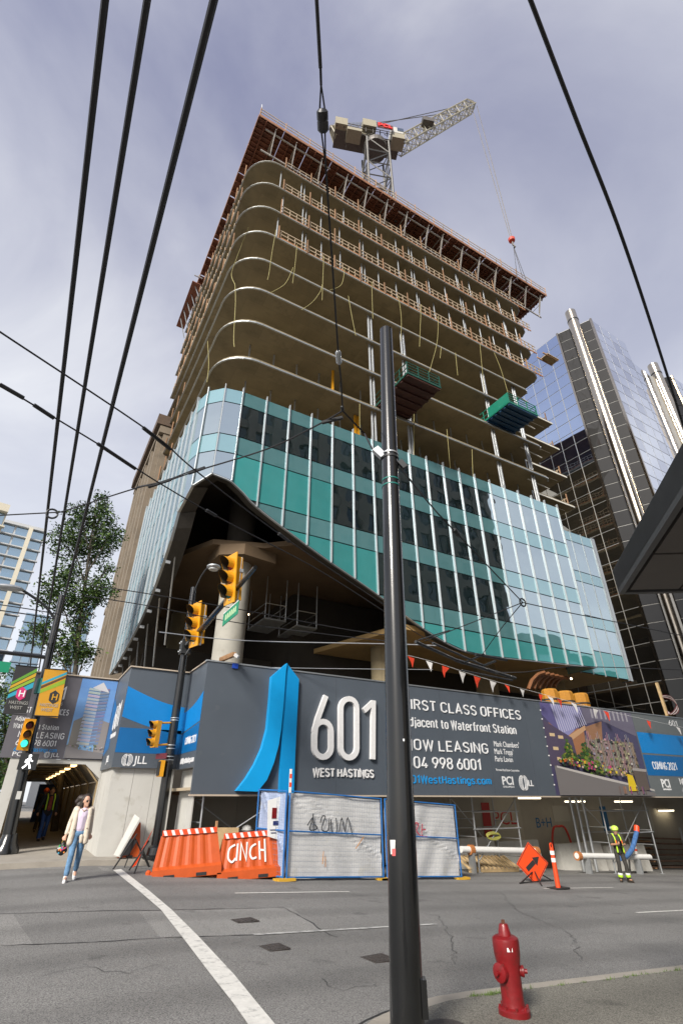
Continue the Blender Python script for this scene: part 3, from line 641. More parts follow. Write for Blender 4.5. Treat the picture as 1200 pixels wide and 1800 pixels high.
# swing stages and lights in the lobby void
for (px, py) in ((468, 1100), (522, 1112)):
    c = P(px, py, Y=30.5); st = thing('swing_stage', 'grey %s suspended work platform hanging in the dark lobby' % ('left' if px < 500 else 'right'), 'work platform', c, 'suspended platforms in the lobby')
    MB().box(c, (1.5, 3.0, .1)).build('deck', M_steel, st)
    for sx in (-.7, .7):
        for sy in (-1.45, 1.45): MB().tube(c+Vector((sx, sy, 0)), Vector((c.x+sx, c.y+sy, 14.38)), .035, n=6).build('hanger', M_steel, st)
        MB().tube(c+Vector((sx, -1.45, 1.0)), c+Vector((sx, 1.45, 1.0)), .03, n=6).build('rail', M_steel, st)
        MB().tube(c+Vector((sx, -1.45, .5)), c+Vector((sx, 1.45, .5)), .03, n=6).build('rail', M_steel, st)
    MB().tube(c+Vector((-.7, -1.45, 1.0)), c+Vector((.7, -1.45, 1.0)), .03, n=6).build('rail', M_steel, st)
M_bulb = mat('lit_bulb', (1, .85, .6), .5, emit=(1, .72, .4, 4))
for k, (px, py) in enumerate(((411, 1057), (438, 1080), (593, 1077), (624, 1093), (1003, 1193))):
    c = P(px, py, Y=32.5 if k < 4 else 24)
    o = thing('work_light', ['small lit bulb hanging by the big column', 'second lit bulb hanging by the big column, lower one', 'lit bulb hanging in the dark lobby, left of the pair', 'lit bulb hanging in the dark lobby, right of the pair', 'lit bulb under the right end of the glass band'][k], 'lamp', c, 'hanging work lights')
    MB().ball(c, .07, n=8).build('bulb', M_bulb, o); MB().tube(c+Vector((0, 0, .06)), Vector((c.x, c.y, 14.38 if k < 4 else 10.34)), .012, n=5).build('cord', M_cable, o)
# ---- shoring posts, guard rails, ropes on the open floors
post_me = MB().lathe([(.058, 0), (.058, 3.15)], (0, 0, 0), 8).mesh('shoring_post', M_steel)
rp = random.Random(11)
for i, z in enumerate(SLABZ):
    if i >= 4 and i < 7:
        h = SLABZ[i+1]-.30-z
        for k in range(15):
            x = 7.6+k*2.02+rp.uniform(-.25, .25); inst('shoring_post', post_me, bld, (x, SY0+.30+rp.uniform(0, .15), z), 0, (1, 1, h/3.15))
            if k % 3 == 1: inst('shoring_post', post_me, bld, (x+.35, SY0+.45, z), 0, (1, 1, h/3.15))
        for k in range(7): inst('shoring_post', post_me, bld, (5.6+rp.uniform(0, .3), 26.5+k*2.6, z), 0, (1, 1, h/3.15))
for x in (16.3, 19.6, 28.9, 33.0):                     # paired hoist masts through the lower open floors
    for i in range(-1, 3):
        z = SLABZ[i] if i >= 0 else 23.18; h = SLABZ[i+1]-.30-z
        for dx in (-.14, .14): inst('shoring_post', post_me, bld, (x+dx, 23.55, z), 0, (1.5, 1.5, h/3.15))
for z in (23.18, 26.75):
    for x in ((15.2, 15.45) if z < 26 else (13.3,)): MB().box2((x, 24.4, z), (x+.14, 24.55, z+3.2)).build('orange_stud', M_yellow, bld)
def rail_mesh(L, seed):
    r_ = random.Random(seed); mb = MB()
    mb.bar((0, 0, 1.05), (L, 0, 1.05), .04, .10, up=(0, 0, 1)); mb.bar((0, 0, .58), (L, 0, .58), .04, .09); mb.bar((0, -.01, .07), (L, -.01, .07), .04, .18, mi=1)
    for k in range(4): x = .25+k*(L-.4)/3.4; mb.bar((x, .045, -.05), (x, .045, 1.12), .09, .05)
    return mb.mesh('guardrail', [mat('weathered_rail_timber', (.40, .31, .21), .8, var=.2, scale=4), mat('orange_toe_board', (.34, .145, .06), .7, var=.25)])
RM = [rail_mesh(2.5, s_) for s_ in range(3)]
up_me = MB().box2((-.04, -.06, -.30), (.04, .02, 1.4)).mesh('rail_upright', mat('orange_upright', (.29, .165, .09), .75, var=.3, scale=6, rnd=.2))
for i in range(4, 8):
    z = SLABZ[i]; x0 = 7.6; x1 = 36.6; n = int((x1-x0)/2.55)
    if i == 3: x0, n = 8.2, 10
    for k in range(n+1):
        inst('guardrail', RM[k % 3], bld, (x0+k*2.55, SY0+.06+rp.uniform(-.02, .02), z+.01), rp.uniform(-.008, .008))
        inst('rail_upright', up_me, bld, (x0+k*2.55, SY0-.06, z), rp.uniform(-.03, .03), (1, 1, rp.uniform(.9, 1.3)))
    for k in range(8):
        inst('guardrail', RM[k % 3], bld, (SX0+.06, 25.9+k*2.52, z+.01), math.pi/2+rp.uniform(-.01, .01))
        inst('rail_upright', up_me, bld, (SX0-.06, 25.9+k*2.52, z), math.pi/2, (1.3, 1, rp.uniform(1.0, 1.7)))
for i in range(8):                                     # rails along the right-hand end, mirrored in the dark tower
    for k in range(6):
        xe = 37.55 if i >= 4 else 40.95; inst('guardrail', RM[k % 3], bld, (xe, 26.0+k*2.55, SLABZ[i]+.01), math.pi/2); inst('rail_upright', up_me, bld, (xe+.05, 26.0+k*2.55, SLABZ[i]), -math.pi/2, (1.2, 1, rp.uniform(.9, 1.4)))
for i in (0, 1, 2):
    for k in range(4): inst('rail_upright', up_me, bld, (SX0-.05, 37+k*2.3, SLABZ[i]), math.pi/2, (1.2, 1, rp.uniform(.9, 1.4)))
def rope(pts, r=.022): MB().path(catpath(pts, 5), r, 5).build('hanging_rope', M_rope, bld)
def front(px, py, dy=0): return P(px, py, Y=SY0-.12+dy)
for a in ([(485, 405), (478, 445), (473, 480), (470, 492)], [(522, 430), (518, 470), (514, 498)], [(475, 515), (500, 500), (512, 478), (515, 470)], [(569, 450), (567, 500), (566, 528)], [(606, 470), (600, 500), (580, 510)], [(530, 545), (550, 530), (563, 512), (566, 500)],
          [(653, 495), (654, 530), (655, 560)], [(612, 520), (618, 555), (625, 590)], [(700, 520), (705, 560), (704, 600)], [(740, 535), (738, 580), (737, 610)], [(770, 555), (768, 600), (758, 640), (752, 660)], [(775, 610), (773, 630)], [(843, 605), (846, 640), (851, 690)],
          [(800, 620), (804, 660)], [(868, 620), (880, 650), (892, 690)], [(725, 660), (727, 720), (727, 800), (728, 845)], [(785, 755), (788, 790), (791, 825)], [(632, 710), (632, 740), (633, 765)], [(829, 790), (830, 820), (831, 840)], [(437, 400), (425, 430), (410, 470), (407, 485), (413, 500)], [(413, 500), (414, 530), (411, 590), (412, 610)], [(365, 600), (367, 640), (364, 672)]):
    if a[0][0] < 420 or a[0] == (437, 400): rope([P(x, y, X=SX0-.12) if x < 415 else P(x, y, X=SX0+.02) for x, y in a], .02)
    else: rope([front(x, y) for x, y in a])
# ---- top deck of formwork
def dpanel(w, l):
    mb = MB(); mb.box2((0, 0, 0), (w-.05, l, .05))
    for k in range(int(l/.42)): mb.box2((.02, .1+k*.42, -.17), (w-.07, .2+k*.42, 0))
    for x in (w*.28, w*.72): mb.box2((x-.05, .0, -.36), (x+.05, l, -.17))
    return mb.mesh('deck_panel', M_formply)
DX0, DX1, DY0, DY1 = 4.4, 41.4, 22.18, 45.5
dm = dpanel(2.46, 5.4); n = 15
for k in range(n): inst('deck_panel', dm, bld, (DX0+k*2.467, DY0+rp.uniform(-.05, .05), DECKZ+rp.uniform(-.03, .03)))
dm2 = dpanel(2.46, 3.6)
for k in range(7): inst('deck_panel', dm2, bld, (DX0+3.6, DY0+5.45+k*2.55, DECKZ+rp.uniform(-.02, .02)), math.pi/2)
MB().box2((DX0+3.65, DY0+5.45, DECKZ), (DX1, DY1, DECKZ+.06)).build('deck_sheet', M_formply, bld)
fascia = MB()
for k in range(n): fascia.box2((DX0+k*2.467+.03, DY0-.09, DECKZ-.22), (DX0+(k+1)*2.467-.06, DY0-.03, DECKZ+.16))
for k in range(9): fascia.box2((DX0-.08, DY0+k*2.58, DECKZ-.22), (DX0-.02, DY0+2.52+k*2.58, DECKZ+.16))
fascia.build('deck_fascia', mat('weathered_formply_edge', (.26, .12, .06), .7, var=.3, scale=2), bld)
brace = MB()                                            # aluminium knee frame holding a deck panel off the slab edge
brace.bar((0, 0, -2.6), (0, -1.0, 1.0), .07, .10); brace.bar((0, .1, -3.2), (0, -.75, -.45), .06, .08); brace.bar((0, 1.3, -.45), (0, -.9, -.45), .07, .12)
brace.bar((0, 1.2, -.5), (0, .1, -3.2), .05, .05); brace.bar((0, .75, -1.6), (0, -.45, -1.5), .04, .04)
bm_ = brace.mesh('knee_brace', mat('aluminium_formwork', (.40, .37, .33), .45, .5, var=.2))
for k in range(15):
    x = DX0+1.5+k*2.46+rp.uniform(-.35, .35)
    inst('knee_brace', bm_, bld, (x, DY0+.95, DECKZ), rp.uniform(-.05, .05))
for k in range(3): inst('knee_brace', bm_, bld, (DX0+.9, 41.2+k*1.7, DECKZ), -math.pi/2)
for z, y in ((DECKZ-.62, DY0+.45), (DECKZ-2.9, DY0+1.15)):
    for k in range(5):
        a = DX0+.8+k*7.3; MB().bar((a, y, z), (a+6.6, y, z), .10, .16).build('stringer', mat('aluminium_formwork', (.40, .37, .33)), bld)
for k in range(16):
    x = DX0+k*2.46; MB().bar((x, DY0-.05, DECKZ), (x+.03, DY0-.12, DECKZ+1.25+rp.uniform(-.1, .3)), .06, .06).build('deck_post', M_wood, bld)
    if k < 15:
        for h in (.6, 1.1): MB().bar((x, DY0-.1, DECKZ+h), (x+2.46, DY0-.1, DECKZ+h+rp.uniform(-.05, .05)), .04, .09).build('deck_rail', mat('weathered_rail_timber', (.40, .31, .21)), bld)
MB().tube((DX0+.1, DY0, DECKZ), (DX0+.05, DY0-.05, DECKZ+2.0), .05, n=6).build('deck_post', M_steel, bld)
# brackets with timber at the left end of the deck
for k in range(5):
    y = 40.5+k*1.3; MB().bar((SX0-.05, y, 51.2-k*.4), (SX0-.95, y, 53.4-k*.2), .07, .09).build('knee_brace', M_steel, bld)
    MB().bar((SX0-1.05, y-.6, 53.6-k*.2), (SX0-.1, y-.6, 53.6-k*.2), .10, .14).build('bracket', M_steel, bld)
MB().box2((SX0-1.1, 40.0, 52.6), (SX0-.15, 47.2, 52.7)).build('deck_panel', M_formply, bld)
# little timber outrigger at the right end
c = P(965, 632, Y=24.0); MB().box(c, (1.9, 1.1, .08)).build('outrigger_board', M_ply, bld)
for dy in (-.4, .4): MB().bar(c+Vector((-1.6, dy, -.12)), c+Vector((.9, dy, -.12)), .1, .14).build('outrigger_beam', M_wood, bld)

# ---- loading platforms
def loading_platform(label, z, x0, x1, y0, rail, floor, rear=23.6, ribs=False):
    t = thing('loading_platform', label, 'platform', ((x0+x1)/2, 23.6, z), 'loading platforms')
    mb = MB(); mb.box2((x0, y0, z-.06), (x1, rear, z))
    mb.build('floor', floor, t)
    nb = 7
    for k in range(nb):
        y = y0+.1+k*(rear-y0-.3)/(nb-1)
        MB().box2((x0+.03, y-.09, z-.20), (x1-.03, y+.09, z-.06)).build('floor_beam', floor, t)
    for k in range(4):
        x = x0+.03+k*(x1-x0-.06)/3
        for yy in (y0+.03,): MB().box2((x-.035, yy-.035, z), (x+.035, yy+.035, z+1.1)).build('rail_post', rail, t)
    for xx in (x0+.03, x1-.03):
        for k in range(3): y = y0+.9+k*1.0; MB().box2((xx-.03, y-.03, z), (xx+.03, y+.03, z+1.1)).build('rail_post', rail, t)
        for h in (.55, 1.08): MB().bar((xx, y0, z+h), (xx, rear, z+h), .05, .05).build('side_rail', rail, t)
    for h in (.28, .55, .82, 1.08): MB().bar((x0, y0+.03, z+h), (x1, y0+.03, z+h), .05, .05).build('front_rail', rail, t)
    MB().box2((x0-.02, y0-.04, z-.06), (x1+.02, y0, z+.10)).build('toe_board', rail, t)
    MB().box2((x0-.05, y0, z-.06), (x0, rear, z+.10)).build('toe_board', rail, t)
    return t
M_green = mat('green_rail_paint', (.012, .07, .05), .45, var=.1)
loading_platform('loading platform with dark brown underside and green rails, beside the pole top', 26.95, 16.45, 19.35, 19.5, M_green, mat('dark_brown_deck', (.055, .018, .012), .7, var=.3, scale=2), rear=23.9)
t2 = loading_platform('loading platform with ribbed blue underside and green side panel', 30.4, 28.0, 31.4, 20.6, mat('teal_green_paint', (.012, .18, .12), .4, var=.1), mat('dark_blue_deck', (.015, .06, .13), .45, var=.3), rear=23.9)
MB().box2((27.93, 20.6, 30.4), (27.98, 22.9, 31.4)).build('side_panel', mat('teal_green_paint', (.02, .30, .20)), t2)
# ================================================================== tower crane
M_cr = mat('cream_crane_paint', (.31, .28, .20), .5, var=.1)
M_crd = mat('dark_crane_steel', (.12, .11, .10), .55, .3, var=.2)
MX, MY = 19.6, 25.6
CPHI = R(-20)                                     # slewing angle of the crane
_Mi = Matrix.Rotation(-CPHI, 3, 'Z')
def PC(px, py, Y):
    """photo pixel -> point, in the crane's own unslewed frame"""
    c = Vector((MX, MY, 0)); return c + _Mi @ (P(px, py, Y=Y)-c)
crane = thing('tower_crane', 'cream luffing tower crane with raised lattice jib on top of the building', 'crane', (MX, MY, 54.7))
def lattice(p, q, w, n, r, up=(0, 1, 0), w2=None, rb=None):
    mb = MB(); p, q = Vector(p), Vector(q); d = (q-p).normalized(); a = d.cross(Vector(up)).normalized(); b = a.cross(d); w2 = w2 or w; rb = rb or r*.55
    def ring(t):
        ww = (w+(w2-w)*t)/2; c = p.lerp(q, t); return [c+a*ww+b*ww, c-a*ww+b*ww, c-a*ww-b*ww, c+a*ww-b*ww]
    rs = [ring(i/n) for i in range(n+1)]
    for j in range(4): mb.tube(rs[0][j], rs[-1][j], r, n=6)
    for i in range(n):
        for j in range(4):
            k = (j+1) % 4
            mb.tube(rs[i][j], rs[i][k], rb, n=4)
            mb.tube(rs[i][j] if (i+j) % 2 else rs[i][k], rs[i+1][k] if (i+j) % 2 else rs[i+1][j], rb, n=4)
    return mb
zb, zt = 54.6, 71.5
lattice((MX, MY, zb), (MX, MY, zt), 2.7, 6, .13, rb=.075).build('mast', mat('grey_mast_steel', (.14, .135, .125), .5, .4, var=.2), crane)
MB().lathe([(1.45, zt), (1.5, zt+.3), (1.5, zt+.8), (1.3, zt+1.0)], (MX, MY, 0), 20).build('slewing_ring', M_crd, crane)
pd = zt+1.0
mb = MB(); mb.box2((MX-5.2, MY-1.0, pd), (MX+3.0, MY+1.0, pd+.3)); 
for k in range(9): mb.box2((MX-5.1+k*.9, MY-1.5, pd), (MX-5.03+k*.9, MY-1.3, pd+1.1))
mb.bar((MX-5.1, MY-1.45, pd+1.1), (MX+3, MY-1.45, pd+1.1), .06); mb.bar((MX-5.1, MY-1.45, pd+.55), (MX+3, MY-1.45, pd+.55), .05)
mb.build('slewing_platform', M_crd, crane)
for x, z, s_, m, nm in ((MX-4.5, pd+.9, (1.5, 1.6, 1.6), M_cr, 'counterweight'), (MX-2.9, pd-.35, (1.8, 1.5, .6), M_cr, 'counterweight'), (MX-1.0, pd+1.9, (1.7, 1.6, 1.6), M_cr, 'winch_house'), (MX+2.5, pd+1.5, (1.5, 1.5, 1.3), mat('off_white_cab', (.5, .49, .45), .5), 'cab'), (MX+2.6, pd+.2, (1.6, 1.5, 1.1), M_cr, 'cab_base')):
    o = MB().box((x, MY-.9, z), s_).build(nm, m, crane)
    if nm == 'cab':
        MB().box((x+.4, MY-1.68, z+.15), (.8, .06, .7)).build('window', glass_mat('crane_glass', (.02, .03, .04), .3, (.8, .9, 1)), o)
        MB().box((x+.78, MY-.9, z+.15), (.06, 1.2, .7)).build('window', glass_mat('crane_glass', (.02, .03, .04), .3, (.8, .9, 1)), o)
mb = MB(); rq = random.Random(5)
for k in range(34):
    a = Vector((MX+rq.uniform(-4, 2.8), MY+rq.uniform(-1.4, .2), pd+rq.uniform(-.6, 1.6))); b = a+Vector((rq.uniform(-1.4, 1.4), rq.uniform(-.3, .3), rq.uniform(-.8, .8))); mb.bar(a, b, .07)
mb.build('machinery_frame', M_crd, crane)
pl = plane((MX-.1, MY-2.04, pd+.45), (1, 0, 0), (0, 0, 1)); sg = MB().box2((MX-.15, MY-2.02, pd+.38), (MX+1.85, MY-1.96, pd+1.42)).build('sign_board', mat('brown_sign_board', (.10, .02, .015), .6), crane)
dtext('PCL', sg, mat('bright_red_letters', (.75, .03, .02), .4), pl, .05, .08, 1.85, .88, .06, weight=.24, split=True)
tip = PC(832, 183, 20.0); foot = Vector((MX+2.9, MY-.2, pd+.6))
mid = foot.lerp(tip, .12); m2_ = foot.lerp(tip, .93)
lattice(foot, m2_, 1.5, 17, .09, rb=.045, w2=1.35).build('jib', M_cr, crane)
lattice(m2_, tip, 1.35, 3, .10, rb=.05, w2=.5).build('jib_head', M_cr, crane)
pp = foot.lerp(tip, .34); MB().box(pp+Vector((-.1, -.9, .1)), (1.5, 1.0, .9)).build('jib_winch', M_crd, crane)
apex = PC(585, 226, MY+1.5); aft = Vector((MX-4.6, MY, pd+.3)); fwd = Vector((MX-.6, MY-.3, pd+.4))
lattice(aft, apex, 1.1, 8, .08, rb=.045, w2=.7).build('a_frame', M_cr, crane)
for dy in (-.6, .6): MB().bar(fwd+Vector((0, dy, 0)), apex+Vector((0, dy*.5, 0)), .22, .22).build('a_frame_strut', M_cr, crane)
MB().lathe([(.5, -.2), (.5, .2)], apex, 10, M=Matrix.Rotation(R(90), 3, 'X')).build('sheave', M_crd, crane)
blk = PC(643, 219, MY+.2)
MB().box(blk, (1.0, .7, .7)).build('luffing_block', M_crd, crane)
for d_ in (-.35, .35):
    MB().tube(blk+Vector((.4, 0, d_)), foot.lerp(tip, .80)+Vector((0, d_, .9)), .05, n=5).build('pendant_line', M_crd, crane)
for k in range(5): MB().tube(apex+Vector((0, -.4+.2*k, .3)), blk+Vector((-.4, -.3+.15*k, -.3+.15*k)), .03, n=4).build('luffing_rope', M_steel, crane)
hook = PC(898.5, 421, 20.0)
for d_ in (-.45, .45): MB().tube(tip+Vector((d_, 0, -.3)), hook+Vector((d_*.25, 0, .3)), .05, n=4).build('hoist_rope', M_crd, crane)
hb = MB(); hb.lathe([(.05, -.42), (.34, -.28), (.38, .08), (.22, .34), (.05, .38)], hook, 12); hb.build('hook_block', mat('red_hook_block', (.55, .06, .03), .5), crane)
MB().path([hook+Vector((0, 0, -.5)), hook+Vector((0, 0, -1.0)), hook+Vector((.2, 0, -1.3)), hook+Vector((.05, 0, -1.5))], .1, 6).build('hook', M_crd, crane)
for px, py in ((909, 486), (918, 483), (926, 492)):
    MB().tube(hook+Vector((0, 0, -1.4)), PC(px, py+6, 21.9), .03, n=4).build('sling', M_steel, crane)
crane.rotation_euler[2] = CPHI
# ================================================================== neighbouring buildings
# ---- dark mirror-glass tower on the right
tw = thing('glass_tower', 'dark mirror glass tower with polished steel corner pipes on the right', 'building', (66, 36, -3.2))
GB = glass_mat('tower_blue_mirror', (.01, .015, .03), .72, (.62, .74, 1.0), wav=.06, var=.2, wscale=.5)
GD = glass_mat('tower_dark_mirror', (.010, .010, .010), .06, (.5, .5, .5), wav=.25, var=.3, wscale=.45)
GR = glass_mat('tower_pale_mirror', (.02, .025, .035), .86, (.93, .95, 1.0), wav=.06, var=.2, wscale=.5)
GR2 = glass_mat('tower_grey_mirror', (.02, .025, .035), .74, (.86, .88, .95), wav=.06, var=.2, wscale=.5)
GK = glass_mat('tower_bronze_mirror', (.012, .011, .009), .42, (.95, .86, .68), wav=.12, var=.3, wscale=.4)
M_chrome = mat('polished_steel', (.46, .41, .34), .2, 1.0, var=.08, scale=3)
M_frame = mat('tower_frame', (.30, .30, .29), .6, .2)
ZB = -3.3
A0 = Vector((53.6, 46.5, 0)); A1 = Vector((54.7, 29.5, 0)); A2 = Vector((56.7, 25.2, 0)); H1 = 63.0; A3 = P(1097, 603, Z=H1); H2 = P(1113, 641, Y=A3.y+.2).z; A4 = P(1139, 659, Z=H2); A4b = P(1158, 664, Z=H2); A5 = P(1179, 661, Z=H2); A3.z = A4.z = A4b.z = A5.z = 0; A6 = A5+(A3-A2).normalized()*18
core = MB()
core.prism([(v.x, v.y, ZB) for v in (A0, A1, A2, A3, Vector((70, 46.5, 0)))], (0, 0, H1-ZB)); core.prism([(v.x+.05, v.y+.05, ZB) for v in (A3, A4, A4b, A5, A6, Vector((A6.x+1, 50, 0)), Vector((A3.x+.6, 50, 0)))], (0, 0, H2-ZB))
core.build('frame', M_frame, tw)
cells = []
def facet(A, B, H, cw, rh, mats, zmin, pri):
    d = B-A; L = d.length; d.normalize(); n = Vector((d.y, -d.x, 0)); nc = max(1, round(L/cw)); w = L/nc; nr = int((H-ZB)/rh)
    for c in range(nc):
        for r in range(nr):
            zt = H-.12-r*rh; zb_ = zt-rh+.10
            if zt < zmin: continue
            cells.append((pri(c, r), [A+d*(c*w+.05)+Vector((0, 0, zb_)), A+d*((c+1)*w-.05)+Vector((0, 0, zb_)), A+d*((c+1)*w-.05)+Vector((0, 0, zt)), A+d*(c*w+.05)+Vector((0, 0, zt))], n, mats(c, r)))
facet(A0, A1, H1, 1.9, 1.95, lambda c, r: GB if r < 12 else GK, 2, lambda c, r: r+(9-c)*3 if c > 4 else 200)
facet(A1, A2, H1, 2.3, 1.95, lambda c, r: GD, 4, lambda c, r: r*.3)
facet(A2, A3, H1, 2.1, 1.95, lambda c, r: GR if (r*7+c*3) % 11 > 2 or r > 14 else GR2, 6, lambda c, r: r*.9 if r < 26 else 150)
facet(A3, A4, H2, 2.0, 1.95, lambda c, r: GR, 8, lambda c, r: 6+r)
facet(A4b, A5, H2, 1.8, 1.95, lambda c, r: GD, 10, lambda c, r: 8+r)
facet(A5, A6, H2, 2.1, 1.95, lambda c, r: GR, 10, lambda c, r: 30+r)
cells.sort(key=lambda q: q[0])
rest = {}
for i, (p, q, n, m) in enumerate(cells):
    if i < 300: MB().prism([v-n*.03 for v in q], n*.07).build('window_pane', m, tw)
    else: rest.setdefault(m.name, (m, MB()))[1].prism([v-n*.03 for v in q], n*.07)
for m, mb in rest.values(): tag(mb.build('window_panes', m, tw), kind='stuff')
def pipe(c, r, z1):
    mb = MB(); z = ZB; k = 0
    while z < z1:
        zn = min(z1, z+3.9); mb.lathe([(r, z), (r, zn-.06), (r*.985, zn-.05), (r*.985, zn)], c, 28); z = zn
    o = mb.build('corner_pipe', M_chrome, tw, smooth=True)
    MB().lathe([(r*1.05, z1-2.1), (r*1.05, z1-1.9)], c, 28).build('pipe_collar', M_dark, o, smooth=True)
pipe((55.35, 26.95, 0), .75, H1+2.5); _pp = P(1150, 655, Z=H2+1.2); pipe((_pp.x-.3, _pp.y-.2, 0), .75, H2+2.4)
for v, H in ((A1, H1), (A2, H1), (A5, H2)): MB().box((v.x-.05, v.y-.06, (H+ZB)/2), (.26, .26, H-ZB)).build('corner_trim', M_chrome, tw)

# ---- old stone building beyond the site, with cornice and tall windows
M_stone = mat('buff_stone', (.19, .155, .115), .85, var=.15, scale=.8, bump=.3, bscale=5, dirt=((.12, .10, .075), .4, .6))
ob = thing('stone_building', 'old buff stone building with dark cornice just left of the curved glass', 'building', (12, 48, 0))
MB().box2((4.35, 41.6, 0), (22, 54.5, 33)).build('wall', M_stone, ob)
MB().box2((3.55, 41.4, 33.05), (22, 54.9, 34.2)).build('cornice', mat('brown_cornice', (.085, .055, .035), .7, var=.2), ob)
MB().box2((3.9, 41.5, 32.2), (22, 54.7, 33.0)).build('cornice_moulding', M_stone, ob)
gw = glass_mat('old_window_glass', (.015, .02, .025), .35, (.8, .9, 1))
for k in range(5):
    MB().box2((3.95, 42.0+k*2.85, 3.5), (4.34, 42.7+k*2.85, 32.1)).build('pilaster', M_stone, ob)
    for f in range(7):
        if k == 4: continue
        y0 = 42.95+k*2.85; z0 = 4.4+f*4.0
        w_ = MB().box2((4.28, y0, z0), (4.33, y0+1.75, z0+2.7)).build('window', gw, ob)
        MB().box2((4.2, y0-.08, z0-.16), (4.335, y0+1.83, z0-.02)).build('sill', M_stone, w_)
        MB().box2((4.22, y0+.83, z0), (4.335, y0+.91, z0+2.7)).build('glazing_bar', M_white, w_)
br_ = thing('brick_building', 'pale brick building standing behind the stone one, at the far left of the site', 'building', (14, 64, 0))
MB().box2((5.4, 56, 0), (26, 72, 23)).build('wall', mat('sunlit_brick', (.42, .30, .19), .85, var=.15, scale=2), br_)  # the warm sunlit look is put into the brick's base colour
for f in range(5):
    for k in range(4):
        w_ = MB().box2((5.33, 57.5+k*3.7, 3+f*3.9), (5.395, 59.4+k*3.7, 5.6+f*3.9)).build('window', gw, br_)
        MB().box2((5.25, 57.4+k*3.7, 2.85+f*3.9), (5.39, 59.5+k*3.7, 2.98+f*3.9)).build('sill', M_stone, w_)
MB().box2((5.1, 55.8, 23.02), (26, 72.2, 23.8)).build('parapet', M_stone, br_)
hb_ = thing('brick_tower', 'weathered brick upper storeys showing behind the left edge of the slabs', 'building', (14, 52, 33))
MB().box2((6.3, 47, 0), (20, 62, 45)).build('wall', mat('grey_brick', (.24, .20, .155), .85, var=.2, scale=3), hb_)
for k in range(3): MB().box2((6.2, 48.3+k*4.2, 38), (6.29, 50.2+k*4.2, 41)).build('window', gw, hb_)

# ---- far residential towers on the left
def far_tower(label, pxl, pxr, pytop, D, depth, slabm, glm, nbay, floor=3.0, parapet=None, strip=None):
    a = P(pxl, pytop, D=D); b = P(pxr, pytop, D=D); H = (a.z+b.z)/2; d = Vector((b.x-a.x, b.y-a.y, 0)); L = d.length; d.normalize(); n = Vector((d.y, -d.x, 0))
    a = Vector((a.x, a.y, 0)); t = thing('apartment_tower', label, 'building', a+d*L/2-n*depth/2)
    MB().prism([a, a+d*L, a+d*L-n*depth, a-n*depth], (0, 0, H)).build('wall', slabm, t)
    nf = int((H-14)/floor)
    for f in range(nf):
        z = H-(f+1)*floor
        MB().prism([a+d*-.3+n*.02+Vector((0, 0, z)), a+d*(L+.3)+n*.02+Vector((0, 0, z)), a+d*(L+.3)+n*.9+Vector((0, 0, z)), a-d*.3+n*.9+Vector((0, 0, z))], (0, 0, .28)).build('balcony', slabm, t)
        for k in range(nbay):
            u0 = L*k/nbay+.25; u1 = L*(k+1)/nbay-.25
            MB().prism([a+d*u0+n*.03+Vector((0, 0, z+.35)), a+d*u1+n*.03+Vector((0, 0, z+.35)), a+d*u1+n*.03+Vector((0, 0, z+floor-.1)), a+d*u0+n*.03+Vector((0, 0, z+floor-.1))], n*.06).build('window', glm, t)
    if strip:
        for k in range(1, nbay, 2): MB().box(a+d*(L*k/nbay)+n*1.1+Vector((0, 0, H/2+4)), (1.0, 1.0, H-8), rz=math.atan2(d.y, d.x)).build('pier', strip, t)
    if parapet: MB().prism([a+d*0+n*1.0+Vector((0, 0, H)), a+d*L+n*1.0+Vector((0, 0, H)), a+d*L-n*depth+Vector((0, 0, H)), a-n*depth+Vector((0, 0, H))], (0, 0, parapet)).build('parapet', slabm, t)
    return t
M_crm = mat('cream_render', (.62, .57, .45), .8, var=.06); M_hw = mat('pale_balcony', (.48, .49, .49), .7, var=.08)
GF = glass_mat('far_blue_glass', (.03, .07, .12), .45, (.7, .88, 1.0), wav=.02, var=.4)
far_tower('tall blue glass apartment tower with beige piers behind the tree', -30, 84, 925, 150, 22, M_hw, GF, 4, 3.0, .8, M_crm)
far_tower('cream apartment tower at the left edge of the frame', -70, 17, 893, 105, 18, M_crm, GF, 3, 3.1, 1.5)
far_tower('slender glass tower glimpsed between the tree and the stone building', 140, 168, 1062, 170, 14, M_white, GF, 2, 3.0)
far_tower('grey blue office tower low behind the street trees', 46, 92, 1080, 190, 20, mat('blue_grey_panel', (.24, .30, .36), .6), GF, 3, 3.2)

# ---- stone office block behind the viewer: it is what the glass band mirrors
gwb = glass_mat('dull_window_glass', (.02, .022, .024), .05, (.6, .65, .7), wav=.1, var=.6)  # low reflectance keeps these windows dark in the mirrored view
bb = thing('stone_office_block', 'dark stone office block that is mirrored in the curved glass band', 'building', (28, -10, 0))
M_bb = mat('dark_granite', (.13, .115, .098), .8, var=.15, scale=.5)
X0, X1, HB = 9.0, 55.0, 52.0
MB().box2((X0, -22, -4), (X1, -2.3, HB-.3)).build('wall', M_bb, bb)
nb = 15; bw = (X1-X0)/nb
pier_me = MB().box2((-.55, 0, 0), (.55, .5, HB-5)).mesh('pier', M_bb)
for k in range(nb+1): inst('pier', pier_me, bb, (clamp(X0+k*bw, X0+.55, X1-.55), -2.28, 4.4))
for f in range(13):
    MB().box2((X0, -2.28, 4.4+f*3.7), (X1, -1.92, 5.7+f*3.7)).build('spandrel', M_bb, bb)
    for k in range(nb):
        w_ = MB().box2((X0+k*bw+.7, -2.28, 5.75+f*3.7), (X0+(k+1)*bw-.7, -2.2, 8.0+f*3.7)).build('window', gwb, bb)
        MB().box2((X0+(k+.5)*bw-.06, -2.2, 5.75+f*3.7), (X0+(k+.5)*bw+.06, -2.12, 8.0+f*3.7)).build('glazing_bar', M_dark, w_)
